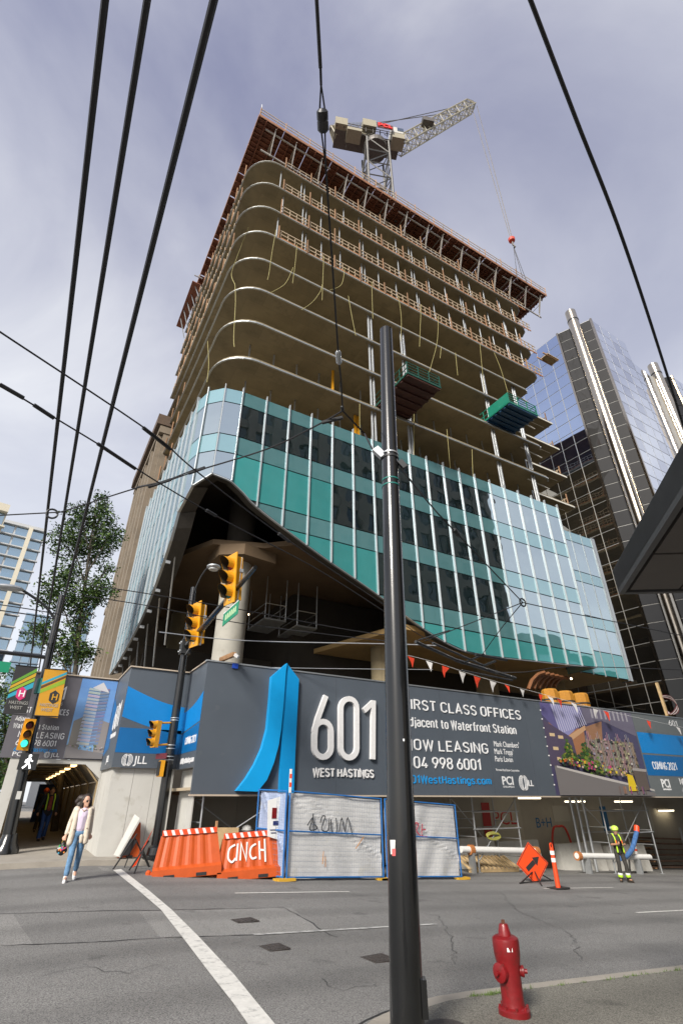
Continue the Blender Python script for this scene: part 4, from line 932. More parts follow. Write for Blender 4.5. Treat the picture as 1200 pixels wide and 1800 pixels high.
MB().box2((X0-.6, -22, HB-.25), (X1+.6, -1.3, HB+1.2)).build('cornice', M_bb, bb)
MB().box2((X0+.1, -2.28, -3.5), (X1-.1, -2.0, 4.3)).build('shopfront', glass_mat('shop_glass', (.02, .02, .02), .3, (.9, .9, .9)), bb)
lw_ = thing('low_office_block', 'lower office block with rooftop box mirrored at the right of the glass band', 'building', (70, -10, -3))
MB().box2((58, -24, -4), (86, -2.2, 20.5)).build('wall', mat('teal_grey_panel', (.12, .2, .2), .6, var=.1), lw_)
MB().box2((62, -18, 20.5), (72, -6, 24)).build('plant_room', mat('teal_grey_panel', (.12, .2, .2)), lw_)
for f in range(5):
    for k in range(8): MB().box2((58.8+k*3.4, -2.2, 1+f*3.9), (61.4+k*3.4, -2.1, 3.6+f*3.9)).build('window', gw, lw_)
# ---- canopy over the near pavement, its corner reaching into the frame
cz = 3.4
c0, c1, c2 = P(1087, 1045, Z=cz), P(1330, 1040, Z=cz), P(1260, 775, Z=cz)
c3 = c2+(c1-c0)*1.2
cp = thing('street_canopy', 'dark grey metal street canopy with panelled underside at the right edge', 'canopy', (c0+c2)/2)
M_can = mat('charcoal_metal', (.075, .075, .077), .5, .2, var=.1); M_canu = mat('taupe_soffit_panel', (.085, .075, .068), .6, var=.08, rnd=.06)
e1 = (c1-c0); e2 = (c2-c0)
for i in range(3):
    for j in range(3):
        a = c0+e1*(.06+.36*i)+e2*(.05+.34*j); q = [a, a+e1*.345, a+e1*.345+e2*.325, a+e2*.325]
        MB().prism(q, (0, 0, .04)).build('soffit_panel', M_canu, cp)
MB().prism([c0+Vector((0, 0, .045)), c0+e1*1.15+Vector((0, 0, .045)), c0+e1*1.15+e2*1.1+Vector((0, 0, .045)), c0+e2*1.1+Vector((0, 0, .045))], (0, 0, .2)).build('roof', M_can, cp)
n1_ = e1.normalized(); n2_ = e2.normalized()
MB().prism([c0, c0+e2*1.1, c0+e2*1.1+n1_*.05, c0+n1_*.05], (0, 0, .24)).build('fascia', M_can, cp)
MB().prism([c0+n1_*.055, c0+e1*1.15, c0+e1*1.15+n2_*.05, c0+n1_*.055+n2_*.05], (0, 0, .24)).build('fascia', M_can, cp)
hp_ = c0+e1*1.1+e2*1.05
MB().tube(hp_+Vector((0, 0, .2)), (hp_.x+.3, -2.3, 5.2), .04, n=6).build('hanger_rod', M_steel, cp)
MB().bar((hp_.x, hp_.y, cz+.15), (hp_.x+.4, -2.3, cz+.15), .12).build('support_beam', M_can, cp)
# ================================================================== hoarding, signs, covered walkway
ZT, ZS = 5.65, 1.80
FY = 16.9
hd = thing('site_hoarding', 'tall slate grey advertising hoarding wrapping the building corner', 'hoarding', (4.65, FY, 0))
S1 = plane((0, FY, 0), (1, 0, 0), (0, 0, 1))
def uv(px, py, d=0): q = P(px, py, Y=FY-d); return q.x, q.z
XR = 46.0
M_wt = mat('white_lettering', (.72, .73, .74), .5, var=.04)
M_bl = mat('blue_lettering', (.01, .26, .62), .45)
M_blue2 = mat('mid_blue_print', (.002, .115, .33), .4, var=.04)
front_ = MB().box2((4.65, FY, ZS), (27.35, FY+.10, ZT)).build('front_panel', M_grey, hd)
MB().box2((27.354, FY, ZS), (XR, FY+.10, ZT)).build('front_panel', mat('grey_green_print', (.12, .135, .14), .42, var=.05), hd)
MB().box2((4.6, FY-.03, ZT+.003), (XR, FY+.16, ZT+.05)).build('top_trim', M_alu, hd)
MB().box2((4.62, FY-.02, ZS-.05), (XR, FY+.14, ZS-.003)).build('bottom_trim', mat('raw_edge_trim', (.45, .38, .3), .6), hd)
MB().box2((4.65, FY+.104, ZS+.1), (XR, 20.9, ZS+.18)).build('gantry_deck', mat('underdeck_board', (.40, .33, .23), .8, var=.15, scale=1.0), hd)
MB().box2((4.75, FY+.104, 5.0), (XR, 21.2, 5.08)).build('gantry_roof', M_ply, hd)
for k in range(18): MB().box2((5.0+k*2.4, FY+.11, ZS+.0), (5.1+k*2.4, 20.8, ZS+.097)).build('joist', M_wood, hd)
for k in range(1, 10): MB().box2((4.65+k*2.44-.004, FY-.0015, ZS), (4.65+k*2.44+.004, FY+.01, ZT)).build('panel_joint', mat('dark_panel_joint', (.045, .05, .06), .6), hd)  # thin dark strips marking the seams between hoarding panels
# side returns and left blocks (pixel-fitted plan: all tops level)
b1 = MB().box2((4.65, FY+.104, 2.52), (4.74, 19.06, ZT)).build('side_panel', M_grey, hd)
b2 = MB().box2((2.62, 19.06, 2.55), (4.74, 19.14, ZT)).build('block_panel', M_grey, hd)
b3 = MB().box2((2.62, 19.144, 2.55), (2.70, 21.66, ZT)).build('side_panel', M_grey, hd)
b4 = MB().box2((-.55, 21.66, 2.88), (2.70, 21.76, ZT)).build('tunnel_sign_panel', mat('plum_grey_print', (.105, .10, .115), .45, var=.05), hd)
for a, b in (((4.60, FY+.11, ZT), (4.78, 19.0, ZT+.04)), ((2.58, 19.0, ZT), (4.78, 19.2, ZT+.04)), ((2.58, 19.2, ZT), (2.74, 21.6, ZT+.04)), ((-.6, 21.6, ZT), (2.74, 21.8, ZT+.04))):
    MB().box2(a, b).build('top_trim', mat('raw_edge_trim', (.45, .38, .3)), hd)
MB().box2((2.75, 19.15, 5.0), (4.6, 30, 5.08)).build('gantry_roof', M_ply, hd)
# blue bands on the left blocks
SB = plane((0, 19.06, 0), (1, 0, 0), (0, 0, 1)); SL = plane((4.65, 0, 0), (0, -1, 0), (0, 0, 1)); SC = plane((2.62, 0, 0), (0, -1, 0), (0, 0, 1)); SA = plane((0, 21.66, 0), (1, 0, 0), (0, 0, 1))
def band(pl, tops, bots, m, parent, d=.006):
    mb = MB(); k = len(tops)
    pts = [pl(*p, .001) for p in tops]+[pl(*p, .001) for p in reversed(bots)]
    vs_ = [pl(*p, d) for p in tops]+[pl(*p, d) for p in bots]
    mb.add(vs_, [(i, i+1, k+i+1, k+i) for i in range(k-1)]); return mb.build('printed_band', m, parent, fix=False)
def curve(a, b, f, n=10): return [(a+(b-a)*i/n, f(i/n)) for i in range(n+1)]
band(SB, curve(2.63, 4.64, lambda t: 5.02-.55*math.sin(t*1.45)), curve(2.63, 4.64, lambda t: 4.05-.45*math.sin(t*1.4)), M_blue, b2)
band(SB, curve(2.63, 4.64, lambda t: 3.72), curve(2.63, 4.64, lambda t: 2.98), M_blue2, b2)
band(SL, curve(-19.05, -16.92, lambda t: 4.30+.42*t*t), curve(-19.05, -16.92, lambda t: 3.62+.20*t), M_blue, b1)
band(SL, curve(-19.05, -16.92, lambda t: 3.58+.20*t), curve(-19.05, -16.92, lambda t: 2.98), M_blue2, b1)
dtext('COMING 2021', b1, M_wt, SL, -18.35, 3.22, 1.25, .22)
dtext('601WestHastings.com', b1, M_wt, SL, -18.6, 2.66, 1.55, .17)
band(SC, curve(-21.64, -20.6, lambda t: 5.0-.5*t), curve(-21.64, -20.6, lambda t: 3.0+.2*t), M_blue2, b3)
dtext('601', b3, M_wt, SC, -20.7, 3.75, 1.15, .85); text('WEST HASTINGS', b3, M_wt, SC, -20.7, 3.5, 1.1, .14); text('JLL', b3, M_wt, SC, -20.5, 2.75, .5, .2)
def rings(pl, cx, cz_, r, parent, m=M_wt):
    mb = MB()
    for dx in (-.42, 0, .42):
        mb.ribbon([(cx+dx*r*.55+r*(.72-.16*abs(k))*math.cos(a)*1, cz_+r*math.sin(a)) for k in (0,) for a in [2*math.pi*i/20 for i in range(20)]], r*.10, pl, .004, .012, closed=True)
    mb.ribbon([(cx+r*.26*math.cos(a), cz_+r*.86*math.sin(a)) for a in [2*math.pi*i/20 for i in range(20)]], r*.09, pl, .004, .012, closed=True)
    mb.build('ring_emblem', m, parent)
rings(SB, 3.05, 2.77, .17, b2); text('JLL', b2, M_wt, SB, 3.25, 2.67, .42, .22, bold=.01)
# ---- printed sign above the walkway
rp4 = random.Random(2)
def printed(name, parent, quads, pl):
    """flat print: coloured shapes, later ones laid a hair above earlier ones"""
    vs_, fs, cols = [], [], []
    for i, (poly, c) in enumerate(quads):
        o = len(vs_); vs_ += [pl(u, v, .003+.0004*i) for u, v in poly]; fs.append(tuple(range(o, o+len(poly)))); cols.append((c, len(poly)))
    me = bpy.data.meshes.new(name); off = ORG[parent.name]; me.from_pydata([tuple(v-off) for v in vs_], [], fs); me.materials.append(vcol_mat('printed_picture'))
    ca = me.color_attributes.new('Col', 'FLOAT_COLOR', 'CORNER'); k = 0
    for c, n in cols:
        for _ in range(n): ca.data[k].color = (*c, 1); k += 1
    o = bpy.data.objects.new(name, me); COL.objects.link(o); o.parent = parent; ORG[o.name] = off; return o
def jit(c, a, r): return tuple(max(0, x*(1+r.uniform(-a, a))) for x in c)
q = []
u0, u1, v0, v1 = 1.35, 2.60, 2.92, 5.60
for i in range(8): t0, t1 = i/8, (i+1)/8; q.append(([(u0, v0+(v1-v0)*t0), (u1, v0+(v1-v0)*t0), (u1, v0+(v1-v0)*t1), (u0, v0+(v1-v0)*t1)], (.10+.10*(1-t0), .24+.12*(1-t0), .55)))
q.append(([(u0+.05, v0+.2), (u0+.4, v0+.2), (u0+.4, v0+1.4), (u0+.05, v0+1.2)], (.22, .20, .17))); q.append(([(u1-.35, v0+.2), (u1, v0+.2), (u1, v0+1.2), (u1-.35, v0+1.3)], (.25, .22, .2)))
for i in range(17):                      # tower picture: two faces in courses
    z = v0+.45+i*.115
    q.append(([(u0+.30, z), (u0+.72, z-.03), (u0+.72, z+.055), (u0+.32, z+.08)], jit((.36, .37, .42), .12, rp4))); q.append(([(u0+.72, z-.03), (u0+1.02, z+.02), (u0+1.02, z+.10), (u0+.72, z+.055)], jit((.17, .19, .30), .15, rp4)))
q.append(([(u0+.42, v0+2.38), (u0+.72, v0+2.3), (u0+1.02, v0+2.25), (u0+.75, v0+2.6)], (.5, .5, .52)))
for i in range(60): x = rp4.uniform(u0, u1-.1); z = v0+rp4.uniform(.02, .42); s_ = rp4.uniform(.02, .08); q.append(([(x, z), (x+s_, z), (x+s_, z+s_*.7), (x, z+s_*.7)], jit(rp4.choice([(.16, .14, .11), (.3, .28, .25), (.12, .15, .07), (.4, .36, .3)]), .2, rp4)))
q.append(([(u0, v0), (u1, v0), (u1, v0+.18), (u0+.3, v0+.30), (u0, v0+.42)], (.17, .16, .16)))
printed('printed_picture', b4, q, SA)
for s_, u, v, w, c, m in (('601', .20, 4.78, .72, .48, M_wt), ('WEST HASTINGS', .22, 4.60, .68, .10, M_wt), ('FIRST CLASS OFFICES', -.42, 4.28, 1.6, .20, M_wt), ('Adjacent to', -.42, 4.02, .7, .15, M_wt), ('Waterfront Station', -.42, 3.78, 1.4, .17, M_wt), ('NOW LEASING', -.2, 3.50, 1.42, .20, M_wt), ('604 998 6001', -.2, 3.26, 1.22, .19, M_wt), ('601WestHastings.com', -.2, 3.08, 1.3, .13, M_bl), ('PCI', -.2, 2.93, .34, .13, M_wt)):
    (text if s_ == 'PCI' else dtext)(s_, b4, m, SA, u, v, w, c, .008)
rings(SA, .83, 3.0, .09, b4); text('JLL', b4, M_wt, SA, .94, 2.94, .28, .12, .008)
# ---- front sign: blue arrow, big numerals, lettering
def pxpoly(pts): return [uv(*p) for p in pts]
def zb3(x, y): return 190+x/3.636, 1140+y/3.636
arrow_l = [zb3(*p) for p in [(1130, 100), (1032, 185), (1020, 340), (1003, 515), (970, 640), (925, 740), (870, 830), (807, 910), (940, 915), (1000, 840), (1045, 730), (1075, 620), (1092, 510), (1108, 340), (1122, 150)]]
arrow_r = [(502.0, 1168), (522.5, 1195), (519, 1260), (515.5, 1330), (513, 1398), (488, 1398), (491, 1330), (493.5, 1270), (498, 1210)]
lg = thing('blue_arrow_emblem', 'raised bright blue split arrow emblem on the grey hoarding', 'emblem', (*uv(490, 1390)[:1], FY, uv(490, 1390)[1]))
for poly, m, d in ((arrow_l, mat('cyan_blue_panel', (.006, .30, .66), .35, var=.03), .20), (arrow_r, mat('deep_cyan_panel', (.005, .245, .56), .35, var=.03), .14)):
    MB().prism([S1(*uv(*p), .003) for p in poly], Vector((0, -d, 0))).build('arrow_half', m, lg)
num = thing('building_number', 'big raised white numerals six zero one on the grey hoarding', 'sign', (13, FY, 2.9))
def px2(pts): return [uv(*p) for p in pts]
M_num = mat('white_numeral_face', (.70, .70, .70), .45, var=.05, scale=8, dirt=((.45, .44, .43), .15, 9))
sw = (uv(601, 1280)[0]-uv(592, 1280)[0])*.86
def arc(cx, cy, rx, ry, a0, a1, n=10): return [(cx+rx*math.cos(R(a0+(a1-a0)*i/n)), cy-ry*math.sin(R(a0+(a1-a0)*i/n))) for i in range(n+1)]
six = arc(565, 1287, 14.5, 18, 180, 0, 10) + arc(565, 1314, 14.5, 17, 0, -180, 10) + [(550.5, 1290)]
MB().ribbon(px2(six), sw, S1, .003, .13).ribbon(px2([(550.5, 1296), (552, 1280), (556, 1264), (570.5, 1224)]), sw, S1, .004, .131).build('numeral', M_num, num)
zero = arc(610.5, 1246, 14, 17, 180, 0, 10) + arc(610.5, 1315, 14, 17, 0, -180, 10)
MB().ribbon(px2(zero), sw, S1, .003, .13, closed=True).build('numeral', M_num, num)
MB().ribbon(px2([(653.5, 1232), (652.5, 1335)]), sw, S1, .003, .13).ribbon(px2([(652, 1236), (637, 1250)]), sw, S1, .0035, .128).build('numeral', M_num, num)
def tpx(s_, x0, y0, x1, y1, cap, m, d=.012, bold=0.0):
    a, b = uv(x0, y0), uv(x1, y1); ct = uv(x0, y0-cap)
    pl = plane((a[0], FY, a[1]), (Vector((b[0]-a[0], 0, 0))).normalized(), (0, 0, 1))
    if all(c_ in GL or c_ == ' ' for c_ in s_) and cap > 12 and s_ not in ('PCI', 'JLL'): return dtext(s_, hd, m, pl, 0, 0, b[0]-a[0], ct[1]-a[1], d, weight=.15 if bold else .125, split='word')
    return text(s_, hd, m, pl, 0, 0, b[0]-a[0], ct[1]-a[1], d, bold=bold)
_a, _b, _t = uv(548.7, 1365.5), uv(656, 1368), uv(548.7, 1349.5)
dtext('WEST HASTINGS', num, M_num, S1, _a[0], _a[1], _b[0]-_a[0], _t[1]-_a[1], .05, weight=.16, split=True)
tpx('FIRST CLASS OFFICES', 709, 1246, 915, 1266, 19, M_wt, .03)
tpx('Adjacent to Waterfront Station', 709, 1276, 907, 1290, 17.5, M_wt, .02)
tpx('NOW LEASING', 711, 1317.5, 857.5, 1325, 20, M_wt, .03)
tpx('604 998 6001', 713.5, 1350, 845, 1354.6, 21.5, M_wt, .03)
tpx('601WestHastings.com', 713, 1377, 864, 1386, 15, M_bl, .02, .01)
for i, s_ in enumerate(("Mark Chambers'", "Mark Trepp'", "Paris Lavan")): tpx(s_, 868+i*1, 1312+i*13.2, (912, 902, 901)[i], 1315.5+i*12.7, 9.5, M_wt, .006)
tpx("'Personal Real Estate Corporation", 871, 1355, 912, 1357, 4, M_wt, .004)
tpx('PCI', 883, 1379, 902.5, 1381, 14, M_wt, .01, .02); tpx('DEVELOPMENTS', 884, 1384.5, 904, 1386, 3.2, M_wt, .004)
a = uv(919.5, 1376); rings(S1, a[0], a[1], .27, hd); tpx('JLL', 925, 1381.5, 937.5, 1382.5, 10, M_wt, .01, .02)
# right-hand section
gx0 = uv(1113, 1330)[0]
mbq = [(27.36, XR)]
band(S1, [(27.40, 4.72), (XR, 4.72)], [(27.40, 3.74), (XR, 3.74)], M_blue, hd); band(S1, [(27.40, 3.66), (XR, 3.66)], [(27.40, 2.72), (XR, 2.72)], M_blue2, hd)
a = uv(1132, 1343); dtext('COMING 2021', hd, M_wt, S1, 28.0, 3.0, 2.1, .36); text('PCI', hd, M_wt, S1, 28.35, 2.2, .7, .36, bold=.02); text('DEVELOPMENTS', hd, M_wt, S1, 28.37, 2.08, .7, .07); dtext('NOW LEASING', hd, M_wt, S1, 30.0, 2.33, 2.6, .3); dtext('604 998 6001', hd, M_wt, S1, 30.05, 1.92, 2.4, .3); dtext('601', hd, M_wt, S1, 30.6, 5.2, .8, .3)
# printed street rendering
q = []; a0 = uv(949, 1245)[0]; a1_ = 27.30; W = a1_-a0; Hh = ZT-ZS-.06; rp5 = random.Random(9)
def U(x, y): return (a0+x*W, ZS+.03+y*Hh)
def quad(x0, y0, x1, y1, c): q.append(([U(x0, y0), U(x1, y0), U(x1, y1), U(x0, y1)], c))
def pol(pts, c): q.append(([U(*p) for p in pts], c))
quad(0, 0, 1, 1, (.06, .055, .11))
pol([(0, 1), (.45, 1), (.30, .62), (.12, .70), (0, .86)], (.10, .09, .22)); pol([(.1, 1), (.42, 1), (.28, .66), (.16, .62)], (.22, .22, .42))
for i in range(14): x = .11+i*.022; pol([(x, 1), (x+.008, 1), (x+.05, .66+.01*i), (x+.04, .66+.01*i)], (.42, .42, .55))
pol([(.42, 1), (1, 1), (1, .70), (.62, .86), (.44, .80)], (.13, .12, .17))
for i in range(9): quad(.52+i*.05, .88, .54+i*.05, .995, (.30, .29, .33))
pol([(.05, .78), (.20, .62), (.34, .74), (.40, .70), (.38, .40), (.28, .42), (.20, .55), (.10, .58)], (.30, .14, .07)); pol([(.20, .62), (.42, .78), (.44, .74), (.24, .58)], (.46, .28, .16)); pol([(.42, .76), (.62, .85), (.58, .60), (.45, .50)], (.26, .14, .08))
pol([(.0, .30), (.28, .30), (.26, .62), (.0, .80)], (.075, .06, .10))
for (x, y) in ((.04, .62), (.12, .60), (.05, .47), (.07, .36), (.18, .44), (.21, .36)): quad(x, y, x+.05, y+.035, (.55, .42, .25))
quad(.40, .22, .93, .62, (.17, .14, .12))
for i in range(30):
    x = .38+i*.0185; h = .60+.06*math.sin(i); pol([(x, .25), (x+.006, .25), (x+.012-.03*(i-12)/20, h+.06), (x+.006-.03*(i-12)/20, h+.06)], jit((.30, .27, .24), .3, rp5))
for i in range(160): x = rp5.uniform(.40, .92); y = rp5.uniform(.20, .62); s_ = rp5.uniform(.006, .022); quad(x, y, x+s_, y+s_*1.3, jit(rp5.choice([(.30, .26, .21), (.08, .065, .055), (.22, .15, .08), (.14, .15, .08), (.40, .36, .31), (.05, .04, .05)]), .3, rp5))
for cx, cy, n, hgt in ((.18, .40, 90, .22), (.34, .38, 110, .24), (.44, .30, 40, .15)):
    for _ in range(n):
        t = rp5.random(); x = cx+rp5.gauss(0, .045*(1.15-t)); y = cy-.08+t*hgt+rp5.gauss(0, .02); s_ = rp5.uniform(.012, .028)
        pol([(x-s_, y), (x, y-s_*.8), (x+s_*.8, y), (x, y+s_)], jit(rp5.choice([(.05, .10, .02), (.12, .18, .03), (.03, .06, .02), (.2, .2, .04)]), .3, rp5))
pol([(0, 0), (1, 0), (1, .03), (.45, .18), (0, .30)], (.15, .14, .14)); pol([(.02, .28), (.45, .17), (1, .05), (1, .07), (.45, .20), (.02, .30)], (.42, .40, .38))
for i in range(90): x = rp5.uniform(.05, .72); y = .33-.18*x+rp5.uniform(0, .08); s_ = rp5.uniform(.008, .03); quad(x, y, x+s_*.7, y+s_, jit(rp5.choice([(.35, .10, .03), (.5, .42, .3), (.07, .07, .09), (.55, .38, .03), (.15, .2, .05), (.4, .03, .15)]), .3, rp5))
pol([(.70, .05), (.80, .05), (.78, .22), (.72, .24)], (.62, .45, .02)); quad(.80, .06, .94, .28, (.10, .08, .07)); pol([(.79, .28), (.95, .27), (.96, .30), (.80, .31)], (.3, .28, .27))
for i in range(12): x = rp5.uniform(.5, .9); pol([(x, .02), (x+.01, .02), (x+.012, .10), (x, .10)], jit((.2, .1, .12), .6, rp5))
printed('printed_street_scene', front_, q, S1)
for k in range(9): MB().box2((a0-.05, FY-.018, 2.2+k*.38), (a0+.01, FY-.002, 2.25+k*.38)).build('fixing_clip', M_white, hd)

# ---- white plywood base of the left block, tunnel walls and roof
M_wply = mat('white_painted_plywood', (.47, .465, .435), .7, var=.07, scale=1.2, rnd=.05, dirt=((.33, .31, .26), .3, 1.6))
wk = thing('covered_walkway', 'white plywood covered pedestrian tunnel under the hoarding at left', 'walkway', (1.5, 22, .2))
def gzz(x, y): return gz(x, y)+.13
for x0, x1, y in ((2.72, 3.36, 19.22), (3.37, 4.0, 19.225), (4.01, 4.64, 19.22)):
    MB().box2((x0, y, gzz(3, 19)-.1), (x1, y+.04, 2.545)).build('plywood_sheet', M_wply, wk)
for k, (y0, y1) in enumerate(((19.27, 20.4), (20.41, 21.6))): MB().box2((2.70, y0, gzz(3, 20)-.1), (2.74, y1, 2.545)).build('plywood_sheet', M_wply, wk)
for k, (y0, y1) in enumerate(((FY+.6, 18.0), (18.01, 19.2))): MB().box2((4.9, y0, gz(5, 18)), (4.94, y1, 2.5)).build('plywood_sheet', M_wply, wk)
TX0, TX1, TZ = .10, 2.66, 2.86
zs = gzz(1, 22)
# portal frame with cut top corners
portal = [(TX0-.32, zs-.05), (TX0, zs-.05), (TX0, zs+2.05), (TX0+.55, TZ-.12), (TX1-.55, TZ-.12), (TX1, zs+2.05), (TX1, zs-.05), (TX1+.05, zs-.05), (TX1+.05, TZ+.01), (TX0-.32, TZ+.01)]
pts = [Vector((u, 21.70, v)) for u, v in portal]
pm = MB(); N1 = [0, 1, 2, 9]; 
for idx in ([0, 1, 2, 9], [2, 3, 9], [3, 4, 8, 9], [4, 5, 8], [5, 6, 7, 8]): pm.prism([pts[i] for i in idx], (0, .12, 0))
pm.build('portal', M_wply, wk)
YE = 47.0
n = 10
for k in range(n):
    y0 = 21.84+k*(YE-21.84)/n; y1 = y0+(YE-21.84)/n-.01; zf = gzz(1, y0)
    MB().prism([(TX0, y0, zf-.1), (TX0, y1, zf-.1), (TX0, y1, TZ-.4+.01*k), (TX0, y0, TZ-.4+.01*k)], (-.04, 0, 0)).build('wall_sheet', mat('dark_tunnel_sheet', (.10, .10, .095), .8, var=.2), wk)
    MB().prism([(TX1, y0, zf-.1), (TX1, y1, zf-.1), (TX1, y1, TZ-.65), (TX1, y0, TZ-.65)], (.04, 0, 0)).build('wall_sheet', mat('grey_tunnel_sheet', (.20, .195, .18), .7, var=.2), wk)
    MB().prism([(TX0+.55, y0, TZ-.05), (TX0+.55, y1, TZ-.05), (TX1-.55, y1, TZ-.05), (TX1-.55, y0, TZ-.05)], (0, 0, .04)).build('roof_sheet', mat('grey_tunnel_sheet', (.20, .195, .18)), wk)
    for xa, xb in ((TX0, TX0+.55), (TX1, TX1-.55)):
        MB().prism([(xa, y0, TZ-.62), (xa, y1, TZ-.62), (xb, y1, TZ-.055), (xb, y0, TZ-.055)], (0, 0, .04)).build('roof_sheet', mat('grey_tunnel_sheet', (.20, .195, .18)), wk)
    o = MB()
    o.bar((TX1-.02, y0, zf), (TX1-.02, y0, TZ-.66), .05, .09, up=(0, 1, 0)); o.bar((TX1-.03, y0, TZ-.67), (TX1-.57, y0, TZ-.10), .05, .09, up=(0, 1, 0)); o.bar((TX0+.57, y0, TZ-.10), (TX1-.57, y0, TZ-.10), .05, .09, up=(0, 1, 0)); o.bar((TX0+.03, y0, TZ-.67), (TX0+.57, y0, TZ-.10), .05, .09, up=(0, 1, 0)); o.bar((TX0+.02, y0, zf), (TX0+.02, y0, TZ-.66), .05, .09, up=(0, 1, 0))
    o.build('timber_frame', mat('yellowed_timber', (.26, .19, .10), .75, var=.2), wk)
    if k > 6: continue
    MB().box2((1.75, y0+.5, TZ-.15), (1.9, y0+1.3, TZ-.06)).build('lamp', mat('warm_tunnel_lamp', (1, .8, .5), .5, emit=(1, .62, .25, 1.0)), wk)
MB().box2((TX0-.7, 21.9, gz(0, 22)), (TX0-.12, 24.0, zs+.65)).build('concrete_block', M_concl, wk)
bpn = MB().box2((1.55, 40.0, gzz(1, 40)), (2.6, 40.06, 2.5)); bpn.build('blue_sheet', mat('deep_blue_sheet', (.01, .06, .25), .6), wk)

# ---- back wall of the site under the gantry, with notices, and lamps
bw_ = thing('gantry_back_wall', 'beige boarded wall with notices in the shade under the gantry', 'wall', (20, 20.6, -1))
M_bw = mat('beige_board', (.40, .37, .31), .8, var=.1, scale=.8, rnd=.06)
for k in range(17):
    x0 = 4.98+k*2.44; MB().box2((x0, 20.55, gz(x0, 20.5)-.5), (x0+2.43, 20.62, ZS+.09)).build('board', M_bw, bw_)
SW = plane((0, 20.55, 0), (1, 0, 0), (0, 0, 1))
def wtext(s_, px, py, w, cap, m): c = P(px, py, Y=20.55); text(s_, bw_, m, SW, c.x, c.z, w, cap, .006)
M_lred = mat('faded_red_print', (.40, .03, .03), .6); M_lblue = mat('faded_blue_print', (.02, .12, .28), .6)
wtext('PCL', 868, 1450, 1.5, .55, M_lred); wtext('B+H', 943, 1455, 1.1, .42, M_lblue)
c = P(856, 1450, Y=20.54); MB().box((c.x, c.y-.01, c.z+.1), (.5, .015, 1.6)).build('notice', M_lred, bw_)
for px, py, w, h in ((985, 1430, 1.2, .7), (1130, 1440, 1.6, 1.3), (1062, 1440, .5, 1.2)):
    c = P(px, py, Y=20.54); MB().box((c.x, c.y-.01, c.z), (w, .015, h)).build('notice', mat('pale_notice', (.46, .44, .38), .6) if px != 1062 else M_lblue, bw_)
M_tube = mat('lit_fluorescent', (1, .95, .8), .5, emit=(1, .86, .60, 1.3))
for k, (px, py) in enumerate(((930, 1403), (1010, 1409), (1095, 1409), (1170, 1425))):
    c = P(px, py, Y=19.0 if k < 3 else 20.3); c.z = min(c.z, ZS-.04)
    o = thing('fluorescent_lamp', 'lit strip lamp under the gantry, %s from the left' % ['first', 'second', 'third', 'fourth'][k], 'lamp', c, 'strip lamps under the gantry')
    MB().box(c, (1.35, .13, .06)).build('tube', M_tube, o); MB().box(c+Vector((0, .03, .055)), (1.42, .2, .05)).build('housing', M_white, o)
# ---- yellow drums and bent formwork behind the hoarding top
for k in range(3):
    x = uv(960+k*26, 1230)[0]*1.12+.3
    c = P(966+k*27, 1222+k*4, Y=19.4); o = thing('yellow_drum', 'yellow ribbed column form behind the hoarding top, %s of three' % ['left', 'middle', 'right'][k], 'column form', (c.x, c.y, 5.08), 'yellow column forms')
    MB().lathe([(.40, 5.08), (.46, 5.12), (.46, 5.9), (.50, 5.95), (.50, 6.05), (.46, 6.1), (.44, 6.85), (.36, 6.95)], (c.x, c.y, 0), 10).build('shell', mat('ochre_drum', (.36, .16, .012), .6, var=.2, scale=4), o)
    for z in (5.5, 6.35): MB().lathe([(.485, z), (.485, z+.07)], (c.x, c.y, 0), 10).build('band', M_dark, o)
cf = thing('curved_formwork', 'stack of bent brown timber ribs under the right end of the soffit', 'formwork', (27, 23, 6))
for k in range(6):
    cpx = [(928+k*9, 1212-k*1), (934+k*9, 1196), (944+k*9, 1186+k), (956+k*8, 1182+k*2)]
    MB().path([P(x, y, Y=22.5+.25*k) for x, y in cpx], .13, 5).build('rib', mat('rusty_rib', (.17, .065, .02), .7, var=.2), cf)
# camera and post on the hoarding edge
c = P(405, 1158, Y=FY+.1); sc_ = thing('security_camera', 'small white security camera on a timber arm above the grey hoarding', 'camera', c)
MB().bar(P(388, 1160, Y=FY+.6), P(412, 1150, Y=FY-.35), .12, .14).build('timber_arm', M_wood, sc_); MB().bar(P(413, 1151, Y=FY-.36), P(419, 1155, Y=FY-.5), .08, .1).build('camera_body', M_white, sc_); MB().tube(P(412, 1152, Y=FY-.36), P(416, 1149, Y=FY-.36), .02, n=6).build('bracket', M_white, sc_)
c = P(413, 1171, Y=FY); bt = MB().box((c.x, c.y-.03, c.z), (.2, .05, .16)).build('blue_tag', mat('royal_blue', (.02, .08, .5), .4), hd)
mp = thing('cable_post', 'timber post with looped white cables above the right end of the hoarding', 'post', P(1172, 1250, Y=18.5))
MB().bar(P(1172, 1258, Y=18.5), P(1153, 1200, Y=18.5), .14).build('post', M_ply, mp)
for k in range(5): MB().path(catpath([P(1164, 1222+k, Y=18.4), P(1178+k, 1224+2*k, Y=18.3), P(1188+k, 1240+2*k, Y=18.3), P(1176+2*k, 1256, Y=18.3), P(1172, 1250, Y=18.4)], 5), .018, 5).build('cable', M_white if k % 2 else M_red, mp)
